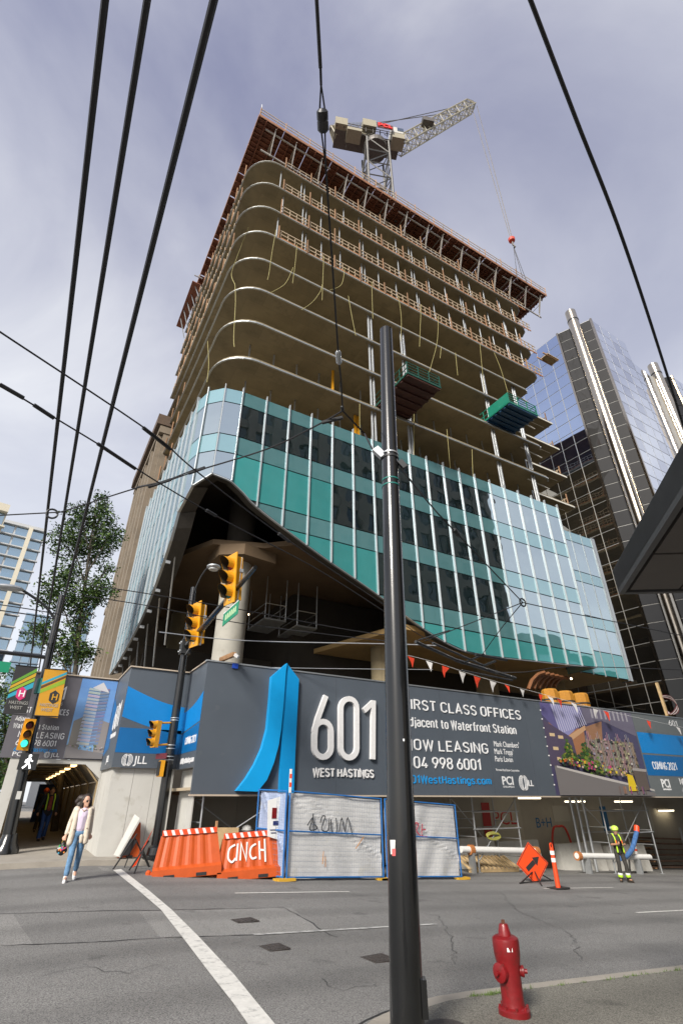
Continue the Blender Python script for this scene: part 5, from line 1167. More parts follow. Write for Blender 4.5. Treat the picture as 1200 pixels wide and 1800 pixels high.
# ================================================================== street furniture
# ---- black pole in front of the camera
a = Vector((2.97, 4.18, 0)); a.z = gz(a.x, a.y)+.12; top = P(678, 581, Y=4.24)
mp_ = thing('utility_pole', 'tall tapered black steel pole in the middle of the picture', 'pole', a)
sh = MB(); sh.path([a, a.lerp(top, .33), a.lerp(top, .66), top], .1, 28, radii=[.128, .116, .104, .092]); shaft = sh.build('shaft', M_black, mp_, smooth=True)
MB().lathe([(.2, 0), (.2, .04), (.15, .09), (.13, .12)], a, 24).build('base_collar', M_black, mp_, smooth=True)
dd = (top-a).normalized()
def onpole(px, py): return a+dd*((P(px, py, Y=4.2).z-a.z)/dd.z)
c = onpole(688, 806); rt = RT.normalized()
def ring(c, r, h, nm, m): return MB().lathe([(r, -h/2), (r, h/2)], c, 24).build(nm, m, mp_, smooth=True)
ring(c, .113, .03, 'strap', M_dark); ring(c+Vector((0, 0, .06)), .111, .02, 'strap', M_steel)
MB().bar(c-rt*.10+Vector((0, -.03, .02)), c-rt*.20+Vector((0, -.03, .14)), .07, .09).build('clamp', M_steel, mp_)
MB().bar(c+rt*.10+Vector((0, -.03, -.05)), c+rt*.17+Vector((0, -.03, -.15)), .05, .07).build('clamp', M_dark, mp_)
for px, py, w, h, col in ((686, 1488, .05, .10, (.6, .6, .58)), (687, 1497, .03, .05, (.6, .1, .1)), (716, 1304, .02, .02, (.7, .7, .7))):
    c = onpole(px, py); vdir = -(Vector((c.x, c.y, 0)).normalized()); sgn = (px-705)/900
    side = rt*((px-(700+(py-1200)*.025))/60*.2)
    q = c+side+vdir*math.sqrt(max(.0001, .122**2-side.length**2)); MB().box(q, (w, .004, h), rz=math.atan2(vdir.y, vdir.x)+math.pi/2).build('sticker', mat('sticker_%d' % px, col, .5), mp_)
c = onpole(740, 1745)+rt*.115; MB().box(c-Vector((0, .02, 0)), (.05, .10, .22), rz=-R(30)).build('access_cover', M_black, mp_)
for py in (845, 855):
    ring(onpole(688, py), .1105, .018, 'band', mat('teal_tape', (.01, .14, .12), .5))
# ---- fire hydrant
hb0 = G(904, 1784, .125); hy = thing('fire_hydrant', 'red fire hydrant on the near pavement', 'fire hydrant', hb0)
hs = .70/.70
body = MB(); z0 = hb0.z; k = P(880, 1617, Y=hb0.y).z-z0; S_ = k/.80
body.lathe([(.0, 0), (.165, 0), (.165, .05), (.155, .06), (.122, .075), (.116, .12), (.118, .34), (.126, .42), (.136, .47), (.142, .50), (.146, .61), (.142, .64), (.11, .66), (.0, .665)], (0, 0, 0), 28)
body.v = [Vector((hb0.x+v.x*S_, hb0.y+v.y*S_, z0+v.z*S_)) for v in body.v]; body.build('barrel', M_red, hy, smooth=True)
def hpart(nm, f, m=M_red):
    b_ = MB(); f(b_); b_.v = [Vector((hb0.x+v.x*S_, hb0.y+v.y*S_, z0+v.z*S_)) for v in b_.v]; return b_.build(nm, m, hy, smooth=True)
hpart('bonnet', lambda b: b.lathe([(.072, .66), (.066, .70), (.05, .755), (.045, .765), (.0, .767)], (0, 0, 0), 12))
hpart('operating_nut', lambda b: b.lathe([(.022, .765), (.020, .80), (.0, .801)], (0, 0, 0), 5), mat('rusty_steel', (.12, .05, .03), .7, .3))
for an, r_, l_ in ((R(185), .075, .07), (R(-42), .045, .05)):
    M_ = Matrix.Rotation(an, 3, 'Z') @ Matrix.Rotation(R(90), 3, 'Y')
    o = hpart('outlet', lambda b: b.lathe([(r_, .08), (r_, .125), (r_*1.15, .13), (r_*1.15, .13+l_*.5), (r_*.8, .13+l_*.6), (.022, .13+l_*.65), (.022, .13+l_*1.2), (.0, .13+l_*1.2)], (0, 0, .36), 14, M=M_))
for k_ in range(8):
    an = k_*math.pi/4+.2; hpart('flange_bolt', lambda b: b.lathe([(.014, .06), (.014, .085), (.0, .085)], (.145*math.cos(an), .145*math.sin(an), 0), 6))
hpart('label_plate', lambda b: b.box((.058*-1.02-.01, -.118, .56), (.06, .012, .035), rz=-R(27)), M_white)

# ---- traffic signals
M_visor = mat('signal_visor_inside', (.02, .016, .008), .7)
def signal_head(parent, c, face, size=1.0, lit=None, tilt=0, plate=True):
    """three-lamp head; face = direction its lenses look; its box is one part, each visor another"""
    f = Vector(face).normalized(); s_ = f.cross(Vector((0, 0, 1))).normalized(); u = s_.cross(f)
    Mx = Matrix((s_, f, u)).transposed()
    hd_ = MB().box(Vector(c)-f*.10*size, (.30*size, .20*size, 1.02*size), rot=Mx)
    if plate: hd_.box(Vector(c), (.42*size, .03, 1.18*size), rot=Mx)
    o = hd_.build('signal_housing', M_yellow, parent)
    for k in (1, 0, -1):
        q = Vector(c)+u*.335*size*k; v = MB(); n = 14; r_ = .15*size; L = .30*size
        ringa = [q+s_*r_*math.cos(t)+u*r_*math.sin(t) for t in [R(-50+280*i/n) for i in range(n+1)]]
        ringb = [p+f*(L*(.55+.45*max(0, math.sin(R(-50+280*i/n))))) for i, p in enumerate(ringa)]
        inn = [p-(p-q)*.12 for p in ringa]; inb = [p-(p-(q+f*L))*0 for p in ringb]
        m_ = n+1; v.add(ringa+ringb, [(i, i+1, m_+i+1, m_+i) for i in range(n)], 0)
        v.add([p-(p-q).normalized()*.008*size for p in ringa]+[p-(p-q-f*(p-q).dot(f)).normalized()*.008*size for p in ringb], [(i, i+1, m_+i+1, m_+i) for i in range(n)], 1)
        v.build('visor', [M_yellow, M_visor], o, fix=False)
        cols = {1: mat('red_lens', (.12, .01, .008), .25), 0: mat('amber_lens', (.14, .045, .005), .25), -1: mat('green_lens', (.01, .06, .05), .25)}
        m = cols[k]
        if lit == k: m = mat('lit_green_lens', (.1, .9, .7), .3, emit=(.05, 1.0, .62, .35))
        MB().lathe([(.135*size, .02), (.11*size, .05), (.0, .065*size)], q, 16, M=Matrix((s_, -u, f)).transposed()).build('lens', m, o, smooth=True)
    return o
sp0 = Vector((4.22, 18.55, 0)); sp0.z = gz(sp0.x, sp0.y)+.13
stp = P(341, 1033, Y=18.55)
sp = thing('signal_pole', 'black corner traffic signal pole with mast arm and overhead signals', 'signal pole', sp0)
pb = P(274, 1498, Y=18.55)
pbase = Vector((pb.x, pb.y, sp0.z)); MB().path([pbase, pbase.lerp(stp, .5), stp], .1, 20, radii=[.17, .135, .10]).build('shaft', M_black, sp, smooth=True)
MB().lathe([(.36, 0), (.36, .08), (.27, .12), (.24, .3), (.18, .36)], pbase, 20).build('base', M_black, sp, smooth=True)
def onp(py): t = (P(300, py, Y=18.55).z-pbase.z)/(stp.z-pbase.z); return pbase.lerp(stp, t)
arm0 = onp(1135); arm1 = P(449, 997, X=arm0.x+.05)
MB().path([arm0, arm0.lerp(arm1, .5), arm1], .08, 14, radii=[.115, .09, .062]).build('mast_arm', M_black, sp, smooth=True)
MB().box(arm0+Vector((0, -.05, 0)), (.34, .36, .5)).build('arm_flange', M_dark, sp)
for k in range(4): MB().ball(arm0+Vector((-.19, -.12+.2*(k % 2), -.15+.3*(k//2))), .035, n=8).build('bolt', M_steel, sp)
MB().tube(arm0+Vector((0, .1, -.35)), arm0.lerp(arm1, .30)+Vector((0, 0, -.05)), .018, n=6).build('stay', M_steel, sp)
h1c = P(406, 1017, X=arm0.x-.12); h2c = P(344, 1097, X=arm0.x-.12)
for c in (h1c, h2c):
    signal_head(sp, c, (-1, -.25, -.06), 1.3)
    q = c+Vector((.22, -.12, 0)); MB().tube(q+Vector((0, 0, -.72)), q+Vector((0, 0, .68)), .03, n=8).build('hanger_tube', M_steel, sp)
    for dz in (-.66, .62): MB().tube(c+Vector((0, 0, dz)), q+Vector((0, 0, dz)), .02, n=6).build('hanger_arm', M_steel, sp)
    MB().box(q+Vector((.02, 0, .25)), (.12, .1, .1)).build('arm_clamp', M_steel, sp)
# green street-name blade on the arm
c = P(405, 1076, X=arm0.x-.02); ax = (arm1-arm0).normalized(); ax.z *= .2; ax.normalize()
gs = MB().prism([c-ax*.62+Vector((0, 0, -.24)), c+ax*.62+Vector((0, 0, -.24)), c+ax*.62+Vector((0, 0, .16)), c-ax*.62+Vector((0, 0, .16))], (.02, 0, 0)).build('street_name_sign', mat('sign_green', (.0, .22, .11), .4), sp)
MB().prism([c-ax*.62+Vector((-.004, 0, .13)), c+ax*.62+Vector((-.004, 0, .13)), c+ax*.62+Vector((-.004, 0, .16)), c-ax*.62+Vector((-.004, 0, .16))], (.003, 0, 0)).build('sign_border', M_white, gs)
for k in range(6):
    q = c-ax*(.42-.16*k); MB().prism([q+Vector((-.004, 0, -.13)), q+ax*.10+Vector((-.004, 0, -.13)), q+ax*.10+Vector((-.004, 0, .04)), q+Vector((-.004, 0, .04))], (.003, 0, 0)).build('sign_mark', mat('sign_pale_mark', (.45, .6, .35), .5), gs)
# luminaire
l0 = stp+Vector((0, 0, -.3)); l1 = P(372, 998, Y=17.6)
MB().path(catpath([l0, l0+(l1-l0)*.35+Vector((0, 0, .32)), l0+(l1-l0)*.75+Vector((0, 0, .28)), l1], 5), .03, 8).build('lamp_arm', M_dark, sp)
MB().ball(l1+Vector((.05, -.1, .0)), .26, (1.0, 1.0, .38), 16).build('lamp_head', M_steel, sp, smooth=True)
MB().lathe([(.17, 0), (.17, .03), (0, .03)], l1+Vector((.05, -.1, -.11)), 16).build('lamp_lens', mat('lamp_lens', (.6, .62, .62), .2), sp)
for py in (1262, 1266, 1310, 1316, 1330, 1336, 1368): 
    c = onp(py); MB().lathe([(.152, -.012), (.152, .012)], c, 20).build('strap', M_steel, sp, smooth=True)
c = P(271, 1290, Y=18.4); signal_head(sp, c, (-1, -.35, 0), .78, plate=False)
for dz in (.33, -.33): MB().tube(c+Vector((.08, 0, dz)), onp(1290)+Vector((0, 0, dz+.02)), .03, n=8).build('signal_bracket', M_yellow, sp)
c = P(283, 1351, Y=18.45); ps = MB().box(c, (.12, .42, .46)).build('walk_signal', M_yellow, sp); MB().box(c+Vector((-.075, 0, 0)), (.02, .36, .40)).build('walk_signal_face', M_dark, ps)
c = P(284, 1329, Y=18.4); MB().box(c, (.02, .5, .16), rz=.5).build('regulatory_sign', mat('maroon_sign', (.10, .012, .02), .5), sp)

# ---- left signal pole with banners
lp0 = P(12, 1490, Y=20.9); lp0.z = gz(lp0.x, lp0.y)+.13; ltp = P(110, 1047, Y=21.2)
lp = thing('banner_pole', 'black signal pole with two street banners at the left edge', 'signal pole', lp0)
MB().path([lp0, lp0.lerp(ltp, .5), ltp], .1, 18, radii=[.19, .15, .11]).build('shaft', M_black, lp, smooth=True)
MB().lathe([(.36, 0), (.36, .1), (.26, .25), (.20, .5)], lp0, 18).build('base', M_black, lp, smooth=True)
def onl(py): t = (P(60, py, Y=21).z-lp0.z)/(ltp.z-lp0.z); return lp0.lerp(ltp, t)
la = onl(1152); MB().tube(la, la+Vector((-5, .3, .1)), .07, .05, n=10).build('mast_arm', M_black, lp)
MB().box(P(3, 1172, Y=21.1), (.5, .03, .35)).build('street_name_sign', mat('sign_green', (.0, .22, .11)), lp)
l0 = onl(1085); l1 = P(38, 1036, Y=20.8)
MB().path(catpath([l0, l0.lerp(l1, .4)+Vector((0, 0, .15)), l1], 6), .05, 8).build('lamp_arm', M_dark, lp)
MB().ball(P(18, 1033, Y=20.7), .36, (1.25, .6, .3), 14).build('lamp_head', M_steel, lp, smooth=True)
M_ban1 = mat('black_banner', (.018, .018, .02), .7, var=.1); M_ban2 = mat('mustard_banner', (.52, .26, .012), .7, var=.06)
def banner(c4, base, stripes, hexc, hexm, txt, lab):
    pts = [P(*p, Y=20.75) for p in c4]                # tl, tr, br, bl
    o = MB().prism(pts, (0, .012, 0)).build('banner', base, lp); o['label'] = lab
    r_ = (pts[1]-pts[0]); u_ = (pts[3]-pts[0])
    def b2(x, y, d=0): return pts[0]+r_*x+u_*y+Vector((0, -.002-d, 0))
    for i, (a0, a1_, b0, b1_, m) in enumerate(stripes):
        MB().add([b2(0, a0, .001*i), b2(0, a1_, .001*i), b2(1, b1_, .001*i), b2(1, b0, .001*i)], [(0, 1, 2, 3)]).build('stripe', m, o, fix=False)
    hx = [b2(hexc[0]+.24*math.cos(R(60*k+30)), hexc[1]+.145*math.sin(R(60*k+30)), .01) for k in range(6)]; MB().prism(hx, (0, .003, 0)).build('hexagon', hexm, o)
    pl = plane(b2(hexc[0]-.1, hexc[1]+.06, .014), (1, 0, 0), (0, 0, 1)); text('H', o, M_wt if hexm != M_dark else M_ban2, pl, 0, 0, .17, .19, .004, bold=.02)
    for i, t_ in enumerate(txt): pl = plane(b2(.12+.08*i, .80+.1*i, .006), (1, 0, 0), (0, 0, 1)); text(t_, o, mat('grey_banner_print', (.35, .35, .33), .7), pl, 0, 0, .55 if i == 0 else .36, .10, .003)
    for y, e_ in ((0, 0), (1, 0)): MB().tube(b2(-.05, y), b2(1.05, y), .018, n=6).build('banner_rod', M_dark, o)
    return o
c_teal = mat('stripe_teal', (.02, .30, .42), .6); c_lime = mat('stripe_lime', (.22, .36, .02), .6); c_grn = mat('stripe_green', (.10, .28, .02), .6); c_gold = mat('stripe_gold', (.50, .30, .01), .6); c_brn = mat('stripe_brown', (.10, .04, .01), .6)
banner([(29, 1169), (67, 1173), (47, 1254), (6, 1254)], M_ban1, [(.38, .45, .0, .10), (.46, .53, .08, .16), (.55, .60, .18, .26), (.62, .68, .28, .36)][:0] + [(.36, .42, .02, .10, c_grn), (.44, .50, .12, .20, c_gold), (.52, .58, .22, .30, c_lime), (.62, .70, .32, .44, c_teal)], (.55, .58), mat('pink_hexagon', (.55, .02, .14), .6), ('HASTINGS', 'WEST'), 'black banner with coloured stripes and a pink hexagon')
banner([(80, 1175), (119, 1178), (102, 1262), (61, 1258)], M_ban2, [(.30, .36, .04, .10, c_teal), (.38, .44, .12, .17, c_brn), (.46, .54, .20, .30, c_lime)], (.66, .60), M_dark, ('HASTINGS', 'WEST'), 'mustard banner with coloured stripes and a black hexagon')
c = onl(1205); MB().lathe([(.20, -.25), (.20, .25)], c, 16).build('band', mat('teal_tape', (.01, .14, .12)), lp)
c = P(47, 1291, Y=20.55); signal_head(lp, c, (.15, -1, -.02), .80, lit=-1)
c = P(50, 1339, Y=20.5); wkb = MB().box(c, (.52, .22, .46)).build('walk_signal', M_dark, lp)
Sw_ = plane(c+Vector((0, -.115, 0)), (1, 0, 0), (0, 0, 1)); M_walk = mat('lit_walk_figure', (1, 1, 1), .5, emit=(.95, 1, 1, .35))
wm = MB(); wm.lathe([(.045, 0), (.045, .006), (0, .006)], c+Vector((.02, -.115, .16)), 10, M=Matrix.Rotation(R(90), 3, 'X'))
for st, w in (([(.02, .10), (0, -.03)], .085), ([(0, -.03), (.06, -.10), (.09, -.20)], .05), ([(0, -.03), (-.05, -.12), (-.12, -.19)], .05), ([(.02, .09), (.09, .02), (.13, .01)], .035), ([(.02, .09), (-.07, .04), (-.08, -.03)], .035)): wm.ribbon(st, w, Sw_, .002, .007)
wm.build('walking_figure', M_walk, wkb)
for py, col in ((1398, (.5, .5, .48)),): q = onl(py); MB().box(q+Vector((.02, -.18, 0)), (.13, .01, .22)).build('sticker', mat('pole_sticker', col, .6), lp)

# ---- orange water-filled barriers
def barrier_mesh():
    L, n = 1.72, 10; mb = MB()
    def sec(x, w0, w1): return [(x, -w0, 0), (x, w0, 0), (x, w0, .20), (x, w0*.72, .26), (x, w1, .92), (x, -w1, .92), (x, -w0*.72, .26), (x, -w0, .20)]
    xsn = []
    m = 22
    for i in range(m+1):
        x = -L/2+L*i/m; rib = .022 if (i % 4 in (1, 2) and 1 < i < m-1) else 0
        s_ = sec(x, .30, .11); s_ = [(p[0]*(1-.22*max(0, p[2]-.2)), p[1]+(0 if k in (0, 1, 2, 7) else (-rib if p[1] > 0 else rib)), p[2]) for k, p in enumerate(s_)]; xsn += s_
    mb.add(xsn, [(i*8+k, i*8+(k+1) % 8, (i+1)*8+(k+1) % 8, (i+1)*8+k) for i in range(m) for k in range(8)]+[tuple(range(8))[::-1], tuple(m*8+k for k in range(8))])
    return mb.mesh('barrier_body', M_orange)
bm_b = barrier_mesh()
def barrier(cx, cy, rz, label):
    z = gz(cx, cy); t = thing('water_barrier', label, 'barrier', (cx, cy, z), 'orange plastic barriers'); t.rotation_euler = (0, -math.atan(.05), rz)
    def loc(nm, me): o = bpy.data.objects.new(nm, me); COL.objects.link(o); o.parent = t; return o
    loc('body', bm_b)
    loc('coupling', MB().lathe([(.07, .05), (.07, .16), (.03, .2)], (-.95, 0, 0), 10).box((-.88, 0, .1), (.1, .1, .1)).mesh('coupling', M_orange))
    st = loc('striped_board', MB().box2((-.70, -.145, .93), (.70, .0, 1.05)).mesh('striped_board', M_fluo))
    for k in range(7):
        x = -.64+k*.2; o = loc('white_stripe', MB().prism([(x, -.148, .932), (x+.075, -.148, .932), (x+.025, -.148, 1.048), (x-.05, -.148, 1.048)], (0, -.003, 0)).mesh('white_stripe', M_white)); o.parent = st
    for k in (-.45, .35): loc('fork_slot', MB().box((k, -.301, .05), (.26, .02, .07)).mesh('fork_slot', M_dark))
    return t, loc
ba = G(266, 1541); bb2 = G(492, 1547)
bd = Vector((bb2.x-ba.x, bb2.y-ba.y, 0)); rz = math.atan2(bd.y, bd.x); bn = Vector((-bd.y, bd.x, 0)).normalized()
c1_ = Vector((ba.x, ba.y, 0))+bd*.265+bn*.3; c2_ = Vector((ba.x, ba.y, 0))+bd*.755+bn*.3
barrier(c1_.x, c1_.y, rz, 'plain orange plastic barrier with striped board beside the signal pole')
t, loc = barrier(c2_.x, c2_.y, rz, 'orange plastic barrier with white graffiti lettering beside the fence')
def bpl(u, v, d=0): yy = -(.30*.72-(.30*.72-.11)*(v-.26)/.66)-d; return Vector((u, yy, v))
gm = MB()
for st in ([(-.40, .78), (-.55, .70), (-.58, .50), (-.48, .40), (-.38, .48)], [(-.33, .80), (-.36, .42)], [(-.26, .42), (-.24, .80), (-.10, .42), (-.08, .82)], [(.16, .76), (.04, .70), (.0, .56), (.06, .44), (.18, .46)], [(.25, .82), (.27, .40)], [(.40, .86), (.42, .34)], [(.26, .62), (.41, .60)]): gm.ribbon(smooth_tab(st, 4) if len(st) in (5, 6) else st, .045, bpl, .004, .010)
loc('graffiti', gm.mesh('graffiti', M_white))
# ---- blue mesh fence with tarpaulin
def tarp_mat(name, col):
    m = mat(name, col, .55, var=.10, scale=3, dirt=((.50, .47, .38), .2, 2)); return m
M_tarp = tarp_mat('white_tarpaulin', (.60, .60, .59)); M_tarpb = tarp_mat('blue_white_tarpaulin', (.30, .36, .50))
def fence_panel(label, A, B, h, marks=(), tm=M_tarp, seed=1, wires=True):
    A, B = Vector((A[0], A[1], 0)), Vector((B[0], B[1], 0)); d = B-A; L = d.length; d.normalize(); n = Vector((d.y, -d.x, 0)); za = max(gz(A.x, A.y), gz(B.x, B.y)) if False else gz(A.x, A.y); zb_ = gz(B.x, B.y)
    t = thing('mesh_fence_panel', label, 'fence panel', ((A.x+B.x)/2, (A.y+B.y)/2, min(za, zb_)), 'blue site fence panels')
    def f(u, v, dd_=0): return A+d*u+n*dd_+Vector((0, 0, za+(zb_-za)*u/L+.06+v))
    for u in (.02, L-.02): MB().tube(f(u, -.06), f(u, h), .024, n=8).build('frame_post', M_bluem, t)
    for v in (.02, h*.52, h-.02): MB().tube(f(.02, v), f(L-.02, v), .020, n=8).build('frame_rail', M_bluem, t)
    wm = MB(); nu = int(L/.065)
    for i in range(1, nu): wm.bar(f(L*i/nu, .03, .012), f(L*i/nu, h-.03, .012), .0028)
    for i in range(1, int(h/.125)): wm.bar(f(.03, i*.125, .016), f(L-.03, i*.125, .016), .004)
    tag(wm.build('wire_mesh', mat('blue_grey_wire', (.16, .21, .30), .5, .3), t), kind='stuff')
    rr = random.Random(seed); nu, nv = 40, 26; vs_ = []
    ph = [(rr.uniform(1, 4), rr.uniform(-3, 3), rr.uniform(0, 6)) for _ in range(5)]
    for j in range(nv+1):
        for i in range(nu+1):
            x, y = i/nu, j/nv
            w = sum(math.sin((x*a_*3+y*b_*2.2)*2+c_) for a_, b_, c_ in ph)/5+.6*max(0, 1-abs((x-.15)+(y-1)*1.1)*12)+.5*max(0, 1-abs((x-.5)+(y-.6)*1.5)*14)
            vs_.append(f(.03+x*(L-.06), .0+y*(h-.06)+.02*math.sin(x*9+seed)*(1-y), -.07+.045*w))
    tp = MB().add(vs_, [(j*(nu+1)+i, j*(nu+1)+i+1, (j+1)*(nu+1)+i+1, (j+1)*(nu+1)+i) for j in range(nv) for i in range(nu)])
    tb = tp.build('tarpaulin', tm, t, smooth=False, fix=False)
    for st, w, m in marks:
        q = MB()
        for s_ in st: q.ribbon(smooth_tab(s_, 4) if len(s_) > 2 else s_, w, lambda u, v, dd_=0: f(u, v, .006+dd_), 0, .006)
        q.build('graffiti', m, tb)
    for u in (.0, L): MB().box(f(u, -.03), (.5, .22, .06)).build('fence_foot', mat('yellow_foot', (.55, .32, .03), .6), t)
    return t
fa = G(502, 1549); fb = G(812, 1546); fm_ = fa.lerp(fb, .515)
hF = 2.05
gblk = mat('black_spray', (.03, .03, .03), .7); gred = mat('red_spray', (.5, .02, .05), .7); gor = mat('orange_spray', (.6, .25, .04), .7)
mk1 = [([[(.62, 1.22), (.80, 1.42), (.70, 1.12), (.95, 1.16), (.85, 1.26)], [(.80, 1.52), (.84, 1.05)], [(1.05, 1.30), (1.12, 1.46), (1.22, 1.44), (1.10, 1.14), (1.32, 1.12), (1.36, 1.42), (1.34, 1.12)], [(1.42, 1.40), (1.46, 1.10), (1.62, 1.10), (1.60, 1.44)], [(1.72, 1.10), (1.80, 1.44), (1.92, 1.12), (2.02, 1.46), (2.18, 1.04)]], .028, gblk), ([[(1.15, .32), (1.18, .62)], [(1.25, .25), (1.24, .5)], [(2.3, .7), (2.55, .95)], [(2.5, .9), (2.6, 1.0)]], .02, gor)]
mk2 = [([[(.10, 1.25), (.18, 1.42), (.30, 1.40), (.22, 1.2)], [(.75, 1.55), (.95, 1.6)], [(.9, 1.3), (1.05, 1.45), (1.0, 1.05), (.9, 1.1), (1.1, 1.3)], [(1.2, 1.1), (1.25, 1.42), (1.38, 1.40), (1.28, 1.22), (1.45, 1.08)], [(1.55, 1.42), (1.50, 1.1), (1.72, 1.08)], [(1.5, 1.25), (1.68, 1.27)]], .03, gred)]
fence_panel('blue mesh fence panel with white tarpaulin and black graffiti', (fa.x, fa.y), (fm_.x-.05, fm_.y), hF, mk1, seed=3)
fence_panel('blue mesh fence panel with white tarpaulin and red graffiti, behind the pole', (fm_.x+.05, fm_.y), (fb.x, fb.y), hF, mk2, seed=8)
fs = fence_panel('short blue fence return beside the graffiti barrier', (fa.x-.55, fa.y+1.0), (fa.x-.05, fa.y+.05), hF, (), M_tarpb, seed=5)
q = [P(*p, Y=fa.y+.35) for p in ((471, 1407), (496, 1399), (495, 1478), (470, 1470))]
sgn = thing('site_notice', 'white safety notice board hung on the short fence return', 'notice', sum(q, Vector())/4); MB().prism(q, (0, .015, 0)).build('board', M_white, sgn)
cc = sum(q, Vector())/4
for k in range(2): MB().box(cc+Vector((-.02, -.012, -.28-.07*k)), (.22-.06*k, .01, .018)).build('text_line', M_navy, sgn)
MB().box(cc+Vector((.03, -.012, -.12)), (.16, .01, .1)).build('panel_mark', M_navy, sgn); MB().box(cc+Vector((-.03, -.012, .12)), (.14, .01, .26)).build('panel_mark', M_red, sgn)
c = Vector((fa.x, fa.y, gz(fa.x, fa.y)+hF)); dl = thing('reflector_stick', 'white and orange reflector stick on the fence corner', 'marker', c)
MB().box(c+Vector((.0, -.02, .3)), (.07, .02, .6)).build('stick', M_white, dl)
for k in range(2): MB().box(c+Vector((0, -.033, .2+.22*k)), (.072, .006, .11)).build('stripe', M_fluo, dl)

# ---- diamond arrow sign, delineators, folded signs by the pole
M_legs = mat('black_sign_legs', (.02, .02, .02), .6)
c = P(935, 1518, Y=14.9); ar = thing('arrow_sign', 'orange diamond road sign with black arrow on folding legs', 'road sign', G(936, 1552))
hw = .62; nrm = Vector((-.25, -1, .12)).normalized(); r_ = Vector((1, -.25, 0)).normalized(); u_ = nrm.cross(r_)*-1
u_ = r_.cross(nrm)*-1
if u_.z < 0: u_ = -u_
ppl = plane(c, r_, u_)
if ppl(0, 0, 1).y > c.y: ppl = plane(c, -r_, u_); 
rl = 1 if (ppl(1, 0)-c).x > 0 else -1
MB().prism([ppl(*p, 0) for p in ((0, hw), (hw, 0), (0, -hw), (-hw, 0))], ppl(0, 0, .01)-c).build('panel', M_fluo, ar)
am = MB(); am.ribbon([(rl*-.26, -.16), (rl*.08, .05)], .14, ppl, .012, .017); am.prism([ppl(rl*.02, .17, .012), ppl(rl*.30, .19, .012), ppl(rl*.16, -.07, .012)], ppl(0, 0, .005)-c); am.build('arrow', M_legs, ar)
bord = MB(); bord.ribbon([(0, hw*.93), (hw*.93, 0), (0, -hw*.93), (-hw*.93, 0)], .018, ppl, .012, .015, closed=True); bord.build('border', M_legs, ar)
for px, py in ((913, 1554), (952, 1558), (972, 1549)): MB().bar(P(938, 1530, Y=14.98), G(px, py), .03).build('leg', M_legs, ar)
MB().bar(G(913, 1554)+Vector((0, 0, .03)), G(972, 1549)+Vector((0, 0, .03)), .03).build('cross_bar', M_legs, ar)
def delineator(px, py, toppx, toppy, label):
    b_ = G(px, py); tp_ = P(toppx, toppy, Y=b_.y); t = thing('delineator_post', label, 'delineator', b_, 'orange delineator posts'); H_ = (tp_-b_).length; ax_ = (tp_-b_).normalized()
    MB().prism([(b_.x-.28, b_.y-.2, b_.z+.005), (b_.x+.28, b_.y-.2, b_.z+.005), (b_.x+.28, b_.y+.2, b_.z+.005), (b_.x-.28, b_.y+.2, b_.z+.005)], (0, 0, .04)).build('base', M_legs, t)
    MB().path([b_+ax_*.04, b_+ax_*H_*.9], .06, 14, radii=[.075, .06]).build('tube', M_fluo, t, smooth=True)
    MB().path(catpath([b_+ax_*H_*.88+Vector((-.05, 0, 0)), b_+ax_*H_*.97+Vector((-.05, 0, 0)), b_+ax_*H_+Vector((0, 0, 0)), b_+ax_*H_*.97+Vector((.05, 0, 0)), b_+ax_*H_*.88+Vector((.05, 0, 0))], 3), .018, 6).build('handle', M_fluo, t)
    for q in (.58, .74): MB().path([b_+ax_*H_*q, b_+ax_*H_*(q+.09)], .07, 14).build('reflective_band', M_white, t, smooth=True)
    return t
delineator(981, 1563, 967, 1482, 'orange delineator post standing on the road beside the arrow sign')
delineator(1124, 1534, 1114, 1478, 'orange delineator post leaning behind the flag worker')
d_ = delineator(302, 1500, 303, 1448, 'short orange delineator behind the plain orange barrier')
# folded sandwich boards near the corner
c = G(216, 1497, .13); lb = thing('leaning_board', 'white board leaning against an orange barrier end by the signal pole', 'board', c)
pA, pB = P(200, 1503, Y=19.0), P(208, 1506, Y=18.5); pC, pD = P(246, 1438, Y=18.5), P(237, 1431, Y=19.0)
MB().prism([pA, pB, pC, pD], (.05, 0, -.02)).build('board', M_wply, lb)
c = G(228, 1504, .13); oe = thing('folded_barricade', 'orange folded barricade standing behind the leaning white board', 'barricade', c)
MB().prism([P(x, y, Y=18.75) for x, y in ((207, 1508), (245, 1506), (248, 1446), (240, 1443), (232, 1460))], (0, .12, 0)).build('panel', M_orange, oe); MB().prism([P(x, y, Y=18.72) for x, y in ((222, 1509), (233, 1508), (233, 1503), (222, 1504))], (0, -.01, 0)).build('slot', M_dark, oe)
for k, (lab, m, pts, legs) in enumerate((('dark grey folded road sign on black legs by the kerb', M_dark, ((211, 1505), (226, 1503), (241, 1478), (229, 1474)), (((241, 1466), (199, 1528)), ((238, 1475), (219, 1525)), ((238, 1474), (262, 1524)))), ('bright orange folded road sign leaning beside the signal pole', M_fluo, ((232, 1525), (239, 1521), (267, 1462), (270, 1456)), (((262, 1478), (227, 1530)), ((254, 1490), (236, 1536)), ((250, 1490), (263, 1524)))))):
    t = thing('folded_road_sign', lab, 'road sign', G(*legs[0][1]), 'folded road signs')
    yd = G(*legs[0][1]).y+.3
    MB().prism([P(x, y, Y=yd) for x, y in pts], (.02, .04, 0)).build('panel', m, t)
    for a_, b_ in legs: MB().bar(P(*a_, Y=yd+.05), G(*b_), .03).build('leg', M_legs, t)
